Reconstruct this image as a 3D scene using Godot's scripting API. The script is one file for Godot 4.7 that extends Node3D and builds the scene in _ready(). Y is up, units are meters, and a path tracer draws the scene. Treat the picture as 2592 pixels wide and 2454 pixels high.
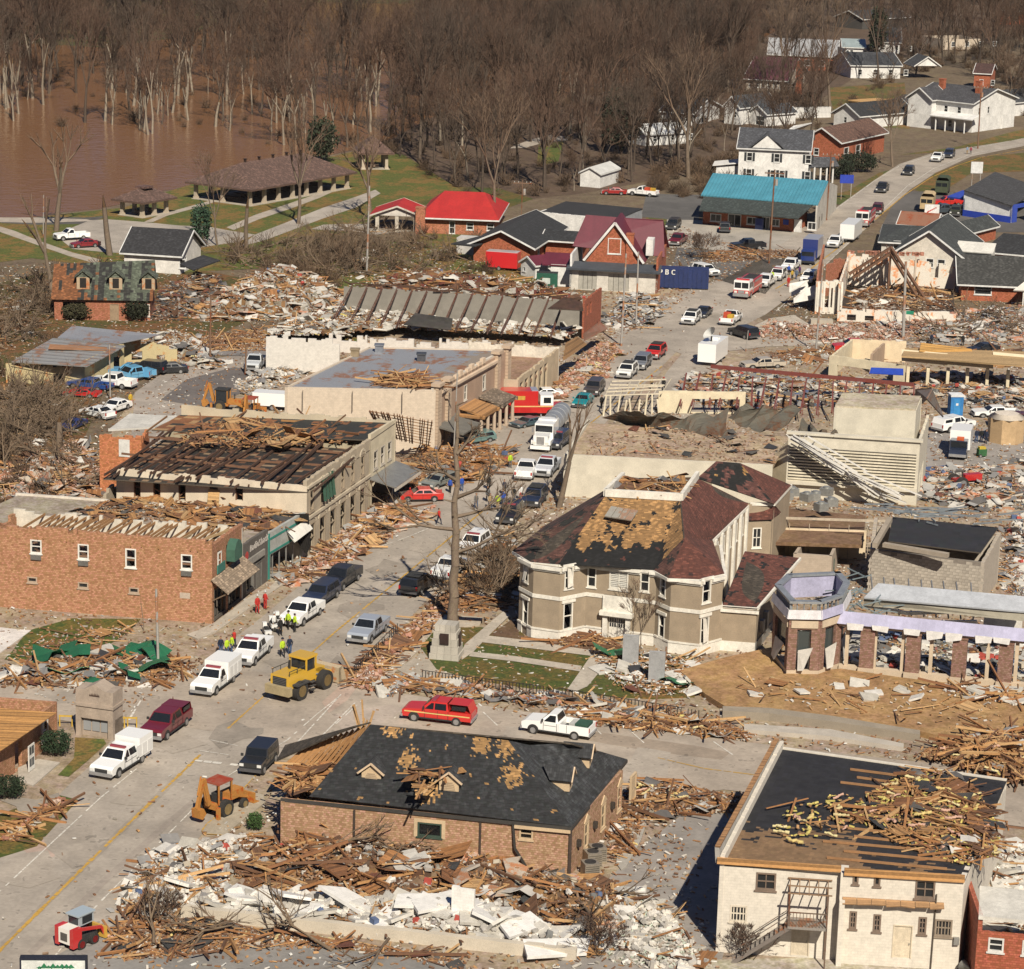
extends Node3D
# An aerial view of a small riverside town just after a tornado. Units are metres,y is up,the camera stands at x=z=0.

var rng:=RandomNumberGenerator.new()
var mats:={}
var grains:={}
var cache:={}
var taken:={}
var noise:=FastNoiseLite.new()


class MB:  # collects triangles of one mesh; corners run counter-clockwise seen from outside
	var v:=PackedVector3Array()
	var n:=PackedVector3Array()
	var c:=PackedColorArray()
	var col:=Color(1,1,1)

	func tri(a: Vector3,b: Vector3,d: Vector3)->void:
		var m:=(b-a).cross(d-a).normalized()
		v.append(a); v.append(d); v.append(b)
		for i in 3:
			n.append(m); c.append(col)

	func quad(a: Vector3,b: Vector3,d: Vector3,e: Vector3)->void:
		tri(a,b,d)
		tri(a,d,e)

	func box(at: Vector3,s: Vector3,bs:=Basis())->void:
		var x:=bs.x*s.x*.5
		var y:=bs.y*s.y*.5
		var z:=bs.z*s.z*.5
		quad(at-x-y+z,at+x-y+z,at+x+y+z,at-x+y+z)
		quad(at+x-y-z,at-x-y-z,at-x+y-z,at+x+y-z)
		quad(at+x-y+z,at+x-y-z,at+x+y-z,at+x+y+z)
		quad(at-x-y-z,at-x-y+z,at-x+y+z,at-x+y-z)
		quad(at-x+y+z,at+x+y+z,at+x+y-z,at-x+y-z)
		quad(at-x-y-z,at+x-y-z,at+x-y+z,at-x-y+z)

	func bx(x0: float,x1: float,y0: float,y1: float,z0: float,z1: float)->void:
		box(Vector3((x0+x1)/2,(y0+y1)/2,(z0+z1)/2),Vector3(absf(x1-x0),absf(y1-y0),absf(z1-z0)))

	func bar(a: Vector3,b: Vector3,w: float,h: float)->void:  # a square beam from a to b
		var d:=b-a
		var x:=d.normalized()
		var up:=Vector3.UP if absf(x.y)<.95 else Vector3.RIGHT
		var z:=x.cross(up).normalized()
		box((a+b)/2,Vector3(d.length(),h,w),Basis(x,z.cross(x),z))

	func tube(a: Vector3,b: Vector3,r0: float,r1: float,k:=6,cap:=false)->void:
		var d:=(b-a).normalized()
		var p:=d.cross(Vector3.UP if absf(d.y)<.9 else Vector3.RIGHT).normalized()
		var q:=d.cross(p)
		for i in k:
			var u:=TAU*i/k
			var w:=TAU*(i+1)/k
			var e:=p*cos(u)+q*sin(u)
			var f:=p*cos(w)+q*sin(w)
			var at:=v.size()
			quad(a+e*r0,a+f*r0,b+f*r1,b+e*r1)
			n[at]=e; n[at+1]=f; n[at+2]=f
			n[at+3]=e; n[at+4]=e; n[at+5]=f
			if cap:
				tri(b,b+e*r1,b+f*r1)
				tri(a,a+f*r0,a+e*r0)

	func prism(p: PackedVector2Array,y0: float,y1: float)->void:  # a flat outline (x,z) raised from y0 to y1
		var q:=p.duplicate()
		if not Geometry2D.is_polygon_clockwise(q):
			q.reverse()
		var t:=Geometry2D.triangulate_polygon(q)
		for i in range(0,t.size(),3):
			var a:=q[t[i]]
			var b:=q[t[i+1]]
			var d:=q[t[i+2]]
			if (b-a).cross(d-a)>0:
				var s:=b
				b=d
				d=s
			tri(Vector3(a.x,y1,a.y),Vector3(b.x,y1,b.y),Vector3(d.x,y1,d.y))
		if y1-y0<.03:
			return
		for i in q.size():
			var a:=q[i]
			var b:=q[(i+1) % q.size()]
			quad(Vector3(b.x,y0,b.y),Vector3(b.x,y1,b.y),Vector3(a.x,y1,a.y),Vector3(a.x,y0,a.y))

	func side(p: PackedVector2Array,z0: float,z1: float)->void:  # an outline (x,y) extruded from z0 to z1
		var at:=v.size()
		prism(p,z0,z1)
		for i in range(at,v.size()):
			v[i]=Vector3(v[i].x,v[i].z,-v[i].y)
			n[i]=Vector3(n[i].x,n[i].z,-n[i].y)
			v[i].z=-v[i].z
			n[i].z=-n[i].z
		for i in range(at,v.size(),3):  # mirrored once,so turn the corners round
			var s:=v[i+1]
			v[i+1]=v[i+2]
			v[i+2]=s

	func slab(a: Vector3,b: Vector3,d: Vector3,e: Vector3,th: float)->void:  # a thick sheet,corners counter-clockwise from its outer face
		var m:=(b-a).cross(d-a).normalized()*th
		quad(a,b,d,e)
		quad(e-m,d-m,b-m,a-m)
		quad(a-m,b-m,b,a)
		quad(b-m,d-m,d,b)
		quad(d-m,e-m,e,d)
		quad(e-m,a-m,a,e)

	func add(o: MB,t:=Transform3D())->void:
		for i in o.v.size():
			v.append(t*o.v[i])
			n.append((t.basis*o.n[i]).normalized())
		c.append_array(o.c)

	func mesh()->ArrayMesh:
		var a:=[]
		a.resize(Mesh.ARRAY_MAX)
		a[Mesh.ARRAY_VERTEX]=v
		a[Mesh.ARRAY_NORMAL]=n
		a[Mesh.ARRAY_COLOR]=c
		var m:=ArrayMesh.new()
		m.add_surface_from_arrays(Mesh.PRIMITIVE_TRIANGLES,a)
		return m


func V(x: float,y: float,z: float)->Vector3:
	return Vector3(x,y,z)


func TR(at: Vector3)->Transform3D:
	return Transform3D(Basis(),at)


func mp(r: float,g: float,b: float)->StandardMaterial3D:
	return mt("plain",r,g,b)


func mw(r: float,g: float,b: float)->StandardMaterial3D:
	return mt("weathered",r,g,b)


func my(r: float,g: float,b: float)->StandardMaterial3D:
	return mt("paint",r,g,b)


func pb(called: String,b: Array,material: Material,parent: Node,t:=Transform3D())->MeshInstance3D:
	var m:=MB.new()
	m.bx(b[0],b[1],b[2],b[3],b[4],b[5])
	return part(called,m,material,parent,t)


func V2(a: Array)->PackedVector2Array:
	var p:=PackedVector2Array()
	for i in range(0,a.size(),2):
		p.append(Vector2(a[i],a[i+1]))
	return p


func C(r: float,g: float,b: float)->Color:
	return Color(r,g,b)


func rr(a: float,b: float)->float:
	return rng.randf_range(a,b)


# ---------------------------------------------------------------- materials
func picture(size: int,f: Callable)->ImageTexture:
	var d:=PackedByteArray()
	d.resize(size*size*3)
	var i:=0
	for y in size:
		for x in size:
			var k: Color=f.call(x,y)
			d[i]=clampi(int(k.r*255),0,255)
			d[i+1]=clampi(int(k.g*255),0,255)
			d[i+2]=clampi(int(k.b*255),0,255)
			i+=3
	return ImageTexture.create_from_image(Image.create_from_data(size,size,false,Image.FORMAT_RGB8,d))


func grid_random(n: int,lo: float,hi: float)->PackedFloat32Array:
	var a:=PackedFloat32Array()
	for i in n:
		a.append(rr(lo,hi))
	return a


func tile_noise(size: int,cells: int,seed_at: int)->PackedFloat32Array:  # value noise that repeats without a seam
	rng.seed=seed_at
	var g:=grid_random(cells*cells,0,1)
	var o:=PackedFloat32Array()
	o.resize(size*size)
	for y in size:
		var fy:=float(y)/size*cells
		var y0:=int(fy)
		var ty:=smoothstep(.0,1.0,fy-y0)
		for x in size:
			var fx:=float(x)/size*cells
			var x0:=int(fx)
			var tx:=smoothstep(.0,1.0,fx-x0)
			var a:=lerpf(g[y0*cells+x0],g[y0*cells+(x0+1) % cells],tx)
			var b:=lerpf(g[(y0+1) % cells*cells+x0],g[(y0+1) % cells*cells+(x0+1) % cells],tx)
			o[y*size+x]=lerpf(a,b,ty)
	return o


func make_grains()->void:
	var s:=512
	var n1:=tile_noise(s,7,11)
	var n2:=tile_noise(s,23,12)
	var n3:=tile_noise(s,71,13)
	var n4:=tile_noise(s,200,14)
	grains["grain"]=picture(s,func(x: int,y: int)->Color:
		var i:=y*s+x
		var k:=.74+.1*n1[i]+.08*n2[i]+.07*n3[i]+.06*n4[i]
		return Color(k,k,k))
	grains["rough_ground"]=picture(s,func(x: int,y: int)->Color:
		var i:=y*s+x
		var k:=.55+.1*n1[i]+.12*n2[i]+.15*n3[i]+.16*n4[i]
		return Color(k,k*(.96+.05*n2[i]),k*(.9+.12*n3[i])))
	grains["grass"]=picture(s,func(x: int,y: int)->Color:
		var i:=y*s+x
		var dry:=smoothstep(.36,.64,.45*n1[i]+.33*n2[i]+.22*n3[i])
		var k:=.62+.2*n3[i]+.25*n4[i]
		return Color(lerpf(.68,.98,dry),lerpf(.74,.78,dry),lerpf(.42,.58,dry))*k)
	grains["road"]=picture(s,func(x: int,y: int)->Color:
		var i:=y*s+x
		var k:=.68+.12*n1[i]+.1*n2[i]+.05*n3[i]+.07*n4[i]
		if n3[i]>.86 and n4[i]>.5:
			k *= .82
		return Color(k,k*.995,k*.99))
	rng.seed=21
	var tone:=grid_random(64*40,0,1)
	grains["brick"]=picture(s,func(x: int,y: int)->Color:  # 24 bricks by 32 courses
		var row:=y*32/s
		var fy:=fmod(y*32.0/s,1.0)
		var fx:=x*24.0/s+.5*(row % 2)
		var k: float=tone[row*24+int(fx) % 24]
		var mortar:=fy<.16 or fmod(fx,1.0)<.07
		if mortar:
			return Color(.74,.68,.6)
		var b:=.76+.24*k
		return Color(b,b*(.92+.08*tone[(row*24+int(fx) % 24+77)]),b*(.86+.12*k)))
	grains["shingle"]=picture(s,func(x: int,y: int)->Color:  # 16 tabs by 32 courses
		var row:=y*32/s
		var fx:=x*16.0/s+.37*(row % 3)
		var k: float=tone[row*16+int(fx) % 16]
		var b:=.6+.22*k+(.18 if k>.83 else .0)
		if fmod(y*32.0/s,1.0)<.12:
			b *= .6
		return Color(b,b,b*1.0))
	grains["board"]=picture(s,func(x: int,y: int)->Color:  # 16 boards with grain along x
		var row:=y*16/s
		var k:=.65+.3*tone[row]+.12*n4[y*s+(x/6+row*31) % s]-.08*n2[y*s+x]
		if fmod(y*16.0/s,1.0)<.06:
			k *= .45
		return Color(k,k*.97,k*.92))
	grains["rust"]=picture(s,func(x: int,y: int)->Color:
		var i:=y*s+x
		var t:=smoothstep(.5,.72,.5*n1[i]+.3*n2[i]+.2*n3[i])
		var k:=.8+.15*n4[i]
		return Color(k,k*(1-.28*t),k*(1-.45*t)))
	grains["stucco"]=picture(s,func(x: int,y: int)->Color:
		var i:=y*s+x
		var k:=.8+.08*n1[i]+.07*n3[i]+.05*n4[i]
		if n3[i]*n4[i]>.87:
			k *= .4
		return Color(k,k,k*.99))
	grains["block"]=picture(s,func(x: int,y: int)->Color:  # 16 blocks by 32 courses of painted block
		var row:=y*32/s
		var fx:=x*16.0/s+.5*(row % 2)
		var k:=.9+.03*tone[row*16+int(fx) % 16]+.04*n3[y*s+x]+.06*n2[y*s+x]
		if fmod(y*32.0/s,1.0)<.09 or fmod(fx,1.0)<.05:
			k *= .95
		return Color(k,k,k))


const KIND:={  # grain,metres per repeat,roughness,metallic
	"plain": ["grain",5.0,.85,.0], "ground": ["rough_ground",23.0,.95,.0], "grass": ["grass",17.0,.95,.0], "brick": ["brick",5.2,.9,.0],
	"shingle": ["shingle",5.0,.95,.0], "board": ["board",3.2,.85,.0], "metal": ["grain",3.0,.5,.6], "roof_metal": ["rust",9.0,.55,.1],
	"panel": ["grain",6.0,.5,.0], "paint": ["",1.0,.3,.0], "glass": ["",1.0,.12,.0], "rubber": ["grain",1.0,.9,.0], "stucco": ["stucco",4.0,.9,.0], "block": ["block",6.4,.85,.0],
	"cloth": ["grain",1.5,.95,.0], "bark": ["rough_ground",1.7,.95,.0], "weathered": ["rust",6.0,.8,.0], "water": ["",1.0,.1,.0], "road": ["road",37.0,.9,.0]}


func mt(kind: String,r:=1.0,g:=1.0,b:=1.0)->StandardMaterial3D:
	var key:="%s %.3f %.3f %.3f" % [kind,r,g,b]
	if mats.has(key):
		return mats[key]
	var k: Array=KIND[kind]
	var m:=StandardMaterial3D.new()
	m.resource_name=kind
	m.albedo_color=Color(r,g,b).linear_to_srgb()
	m.vertex_color_use_as_albedo=true
	m.roughness=k[2]
	m.metallic=k[3]
	if k[0] != "":
		m.albedo_texture=grains[k[0]]
		m.uv1_triplanar=true
		m.uv1_scale=Vector3.ONE/float(k[1])
	if kind=="paint":
		m.clearcoat_enabled=true
		m.clearcoat=.6
		m.clearcoat_roughness=.12
	mats[key]=m
	return m


# ---------------------------------------------------------------- things and parts
func numbered(called: String)->String:
	var k: int=taken.get(called,0)
	taken[called]=k+1
	return called if k==0 else "%s_%03d" % [called,k]


func thing(called: String,label: String,category: String,at:=Vector3.ZERO,turn:=.0,group:="")->Node3D:
	var o:=Node3D.new()
	o.name=numbered(called)
	add_child(o)
	o.position=at
	o.rotation.y=turn
	o.set_meta("label",label)
	o.set_meta("category",category)
	if group:
		o.set_meta("group",group)
	return o


func pm(called: String,m: Mesh,material: Material,parent: Node,t:=Transform3D())->MeshInstance3D:
	var o:=MeshInstance3D.new()
	o.mesh=m
	o.material_override=material
	o.transform=t
	var key:="%d/%s" % [parent.get_instance_id(),called]
	var k: int=taken.get(key,0)
	taken[key]=k+1
	o.name=called if k==0 else "%s_%03d" % [called,k]
	parent.add_child(o)
	return o


func part(called: String,mb: MB,material: Material,parent: Node,t:=Transform3D())->MeshInstance3D:
	return pm(called,mb.mesh(),material,parent,t)


func struct(called: String,mb: MB,material: Material)->MeshInstance3D:
	var o:=MeshInstance3D.new()
	o.mesh=mb.mesh()
	o.material_override=material
	o.name=numbered(called)
	o.set_meta("kind", "structure")
	add_child(o)
	return o


func sheet(called: String,p: PackedVector2Array,y: float,material: Material)->MeshInstance3D:
	var m:=MB.new()
	m.prism(p,y,y)
	return struct(called,m,material)


func raised(called: String,p: PackedVector2Array,y: float,material: Material)->MeshInstance3D:
	var m:=MB.new()
	m.prism(p,-.2,y)
	return struct(called,m,material)


func stripe(p: PackedVector2Array,y: float,w: float,called: String,material: Material)->void:
	var m:=MB.new()
	for i in p.size()-1:
		var d:=(p[i+1]-p[i]).normalized()
		var n:=maxi(1,int((p[i+1]-p[i]).length()/.7))
		for k in n:  # worn paint: short lengths,some gone
			if rr(0,1)<.06:
				continue
			var s:=Vector2(-d.y,d.x)*w/2*rr(.6,1.1)
			var a:=p[i].lerp(p[i+1],float(k)/n)
			var b:=p[i].lerp(p[i+1],(k+rr(.8,1.0))/n)
			m.quad(V(a.x+s.x,y,a.y+s.y),V(b.x+s.x,y,b.y+s.y),V(b.x-s.x,y,b.y-s.y),V(a.x-s.x,y,a.y-s.y))
	for i in m.n.size():
		m.n[i]=Vector3.UP
	struct(called,m,material)


func scatter(called: String,mesh: Mesh,material: Material,list: Array,tints: Array,parent: Node=null)->MultiMeshInstance3D:
	var mm:=MultiMesh.new()
	mm.transform_format=MultiMesh.TRANSFORM_3D
	mm.use_colors=true
	mm.mesh=mesh
	mm.instance_count=list.size()
	for i in list.size():
		mm.set_instance_transform(i,list[i])
		mm.set_instance_color(i,tints[i])
	var o:=MultiMeshInstance3D.new()
	o.multimesh=mm
	o.material_override=material
	o.set_meta("kind", "stuff")
	if parent:
		o.name=called
		parent.add_child(o,true)
	else:
		o.name=numbered(called)
		add_child(o)
	return o


# a frame on a wall: x along it to the right seen from outside,y up,z out of the wall
func frame(a: Vector3,b: Vector3)->Transform3D:
	var x:=V(b.x-a.x,0,b.z-a.z).normalized()
	return Transform3D(Basis(x,Vector3.UP,x.cross(Vector3.UP)),a)


# a wall from a to b (left to right seen from outside) with openings [x,y,w,h] and a broken top edge
func wall(parent: Node,a: Vector3,b: Vector3,h: float,material: Material,openings:=[],jag:=.0,th:=.3,called:="wall",h2:=-1.0)->Transform3D:
	var t:=frame(a,b)
	var w:=Vector2(b.x-a.x,b.z-a.z).length()
	var m:=MB.new()
	var xs:=[.0,w]
	for o in openings:
		xs.append(clampf(o[0],0,w))
		xs.append(clampf(o[0]+o[2],0,w))
	if jag>0 or h2>=0:
		var x:=.5
		while x<w-.3:
			xs.append(x)
			x+=rr(.25,1.1) if jag>0 else .5
	xs.sort()
	var top:=h
	for i in xs.size()-1:
		var x0: float=xs[i]
		var x1: float=xs[i+1]
		if x1-x0<.005:
			continue
		var base:=h if h2<0 else lerpf(h,h2,(x0+x1)/2/w)
		top=base-(rr(0,jag)*rr(.2,1.0) if jag>0 else .0)
		var y:=.0
		var spans:=[]
		for o in openings:
			if o[0]<x1-.002 and o[0]+o[2]>x0+.002:
				spans.append([o[1],o[1]+o[3]])
		spans.sort()
		for s in spans:
			if s[0]>y+.01:
				m.bx(x0,x1,y,minf(s[0],top),-th,0)
			y=maxf(y,s[1])
		if y<top-.01:
			m.bx(x0,x1,y,top,-th,0)
	part(called,m,material,parent,t)
	return t


# a window set in a wall frame: surround and bars in one part,its pane a sub-part
func window(parent: Node,t: Transform3D,x: float,y: float,w: float,h: float,fm: Material,cols:=1,rows:=2,broken:=false,sill:=true,called:="window",pane_color:=.02)->void:
	var m:=MB.new()
	var f:=.09
	m.bx(x-.03,x+f,y-.03,y+h+.03,-.2,.035)
	m.bx(x+w-f,x+w+.03,y-.03,y+h+.03,-.2,.035)
	m.bx(x+f,x+w-f,y+h-f,y+h+.03,-.2,.035)
	m.bx(x+f,x+w-f,y-.03,y+f,-.2,.035)
	if sill:
		m.bx(x-.12,x+w+.12,y-.14,y-.035,-.15,.1)
	for i in range(1,cols):
		var cx:=x+w*i/cols
		m.bx(cx-.035,cx+.035,y+f,y+h-f,-.15,-.02)
	for i in range(1,rows):
		var cy:=y+h*i/rows
		m.bx(x+f,x+w-f,cy-.035,cy+.035,-.15,-.03)
	var o:=part(called,m,fm,parent,t)
	var p:=MB.new()
	if broken:
		p.tri(V(x+f,y+f,-.1),V(x+w*.6,y+f,-.1),V(x+f,y+h*.45,-.1))
		p.tri(V(x+w-f,y+h-f,-.1),V(x+w*.5,y+h-f,-.1),V(x+w-f,y+h*.5,-.1))
	else:
		p.quad(V(x+f,y+f,-.1),V(x+w-f,y+f,-.1),V(x+w-f,y+h-f,-.1),V(x+f,y+h-f,-.1))
	part("pane",p,mt("glass",pane_color,pane_color*1.1,pane_color*1.2),o)


func door(parent: Node,t: Transform3D,x: float,w: float,h: float,fm: Material,y:=.0)->void:
	var m:=MB.new()
	m.bx(x,x+w,y,y+h,-.12,-.04)
	m.bx(x-.08,x,y,y+h+.08,-.15,.04)
	m.bx(x+w,x+w+.08,y,y+h+.08,-.15,.04)
	m.bx(x,x+w,y+h,y+h+.08,-.15,.04)
	for i in 2:
		m.bx(x+.12,x+w-.12,y+.15+i*h*.48,y+h*.44+i*h*.48,-.05,-.025)
	var o:=part("door",m,fm,parent,t)
	var k:=MB.new()
	k.box(V(x+w-.1,y+1.0,.0),V(.05,.12,.08))
	part("handle",k,mt("metal",.3,.3,.3),o)


# a gable or hip roof over a box w (x) by d (z from 0 back to -d) with eaves at y; ridge along x or z
func roof(parent: Node,w: float,d: float,y: float,rise: float,over: float,material: Material,along_x:=true,hip:=.0,at:=Transform3D(),trim: Material=null)->Node3D:
	var m:=MB.new()
	var x0:=-over
	var x1:=w+over
	var z0:=over
	var z1:=-d-over
	var th:=.16
	if along_x:
		var zm:=-d/2
		var a:=V(x0+hip,y+rise,zm)
		var b:=V(x1-hip,y+rise,zm)
		m.slab(V(x0,y,z0),V(x1,y,z0),b,a,th)
		m.slab(V(x1,y,z1),V(x0,y,z1),a,b,th)
		if hip>0:
			m.slab(V(x1,y,z0),V(x1,y,z1),b+V(0,.002,0),b,th)
			m.slab(V(x0,y,z1),V(x0,y,z0),a+V(0,.002,0),a,th)
	else:
		var xm:=w/2
		var a:=V(xm,y+rise,z0-hip)
		var b:=V(xm,y+rise,z1+hip)
		m.slab(V(x1,y,z0),V(x1,y,z1),b,a,th)
		m.slab(V(x0,y,z1),V(x0,y,z0),a,b,th)
		if hip>0:
			m.slab(V(x0,y,z0),V(x1,y,z0),a+V(0,.002,0),a,th)
			m.slab(V(x1,y,z1),V(x0,y,z1),b+V(0,.002,0),b,th)
	var o:=part("roof",m,material,parent,at)
	if trim:
		var f:=MB.new()
		if along_x and hip==0:
			for x in [x0,x1]:
				f.bar(V(x,y-.1,z0),V(x,y+rise-.1,-d/2),.12,.26)
				f.bar(V(x,y-.1,z1),V(x,y+rise-.1,-d/2),.12,.26)
		elif hip==0:
			for z in [z0,z1]:
				f.bar(V(x0,y-.1,z),V(w/2,y+rise-.1,z),.12,.26)
				f.bar(V(x1,y-.1,z),V(w/2,y+rise-.1,z),.12,.26)
		if along_x or hip>0:
			f.bx(x0,x1,y-.3,y-.06,z0-.06,z0+.05)
			f.bx(x0,x1,y-.3,y-.06,z1-.05,z1+.06)
		if not along_x or hip>0:
			f.bx(x0-.05,x0+.06,y-.3,y-.06,z1,z0)
			f.bx(x1-.06,x1+.05,y-.3,y-.06,z1,z0)
		part("fascia",f,trim,parent,at)
	return o


func gable_wall(parent: Node,t: Transform3D,w: float,y: float,rise: float,material: Material)->void:
	var m:=MB.new()
	m.side(V2([0,y,w,y,w/2,y+rise]),-.25,0)
	part("gable",m,material,parent,t)


# four walls of a house in its own frame; wins=windows on the front [x,y,w,h],right=windows on the right side
func house(called: String,label: String,f: Array,h: float,wm: Material,roof_args: Array,wins:=[],right:=[],left:=[],fm: Material=null,group:="",category:="house")->Node3D:
	var o:=thing(called,label,category,f[0],f[1],group)
	var w: float=f[2]
	var d: float=f[3]
	fm=fm if fm else mp(.75,.75,.73)
	var tf:=wall(o,Vector3.ZERO,V(w,0,0),h,wm,wins)
	var tr:=wall(o,V(w,0,-.3),V(w,0,-d),h,wm,right)
	wall(o,V(w-.3,0,-d),V(0,0,-d),h,wm)
	var tl:=wall(o,V(0,0,-d+.3),V(0,0,-.3),h,wm,left)
	for q in wins:
		window(o,tf,q[0],q[1],q[2],q[3],fm,1,2)
	for q in right:
		window(o,tr,q[0],q[1],q[2],q[3],fm,1,2)
	for q in left:
		window(o,tl,q[0],q[1],q[2],q[3],fm,1,2)
	if roof_args.size():  # rise,overhang,material,along x,hip
		var rise: float=roof_args[0]
		roof(o,w,d,h,rise,roof_args[1],roof_args[2],roof_args[3],roof_args[4],Transform3D(),fm)
		if roof_args[4]==.0:
			if roof_args[3]:
				gable_wall(o,frame(V(w,0,0),V(w,0,-d)),d,h,rise-.15,wm)
				gable_wall(o,frame(V(0,0,-d),V(0,0,0)),d,h,rise-.15,wm)
			else:
				gable_wall(o,frame(Vector3.ZERO,V(w,0,0)),w,h,rise-.15,wm)
				gable_wall(o,frame(V(w,0,-d),V(0,0,-d)),w,h,rise-.15,wm)
	return o


func chimney(parent: Node,x: float,z: float,y0: float,y1: float,s: float,material: Material)->void:
	var m:=MB.new()
	m.bx(x-s/2,x+s/2,y0,y1,z-s/2,z+s/2)
	m.bx(x-s/2-.08,x+s/2+.08,y1-.2,y1+.002,z-s/2-.08,z+s/2+.08)
	part("chimney",m,material,parent)


func _ready()->void:
	var cam:=Camera3D.new()
	cam.name="camera"
	add_child(cam)
	cam.position=V(0,75,0)
	cam.rotation=V(deg_to_rad(-14.5),0,.028)
	cam.fov=20.336
	cam.near=1.0
	cam.far=6000.0
	cam.current=true
	var sky:=Sky.new()
	var ps:=ProceduralSkyMaterial.new()
	ps.sky_top_color=Color(.3,.45,.7)
	ps.sky_horizon_color=Color(.66,.72,.8)
	ps.ground_bottom_color=Color(.3,.26,.2)
	ps.ground_horizon_color=Color(.55,.58,.6)
	ps.sky_curve=.12
	sky.sky_material=ps
	var env:=Environment.new()
	env.background_mode=Environment.BG_SKY
	env.sky=sky
	env.background_energy_multiplier=.32
	env.tonemap_mode=Environment.TONE_MAPPER_LINEAR
	env.tonemap_exposure=1.3
	env.sdfgi_enabled=true
	env.ssao_enabled=true
	env.ssil_enabled=true
	env.fog_enabled=true
	env.fog_density=.000025
	env.fog_light_color=Color(.78,.76,.74)
	var we:=WorldEnvironment.new()
	we.name="world_environment"
	we.environment=env
	add_child(we)
	var sun:=DirectionalLight3D.new()
	sun.name="sun"
	sun.light_color=Color(1.0,.96,.89)
	sun.light_energy=1.6
	sun.light_angular_distance=.5
	sun.shadow_enabled=true
	add_child(sun)
	sun.look_at_from_position(Vector3.ZERO,V(-.26,-.95,-1.0),Vector3.UP)
	make_grains()
	noise.seed=5
	noise.frequency=.15
	ground()
	riverside()
	buildings_left()
	buildings_right()
	buildings_far()
	vehicles()
	people()
	street_things()
	trees()
	debris()


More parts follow.
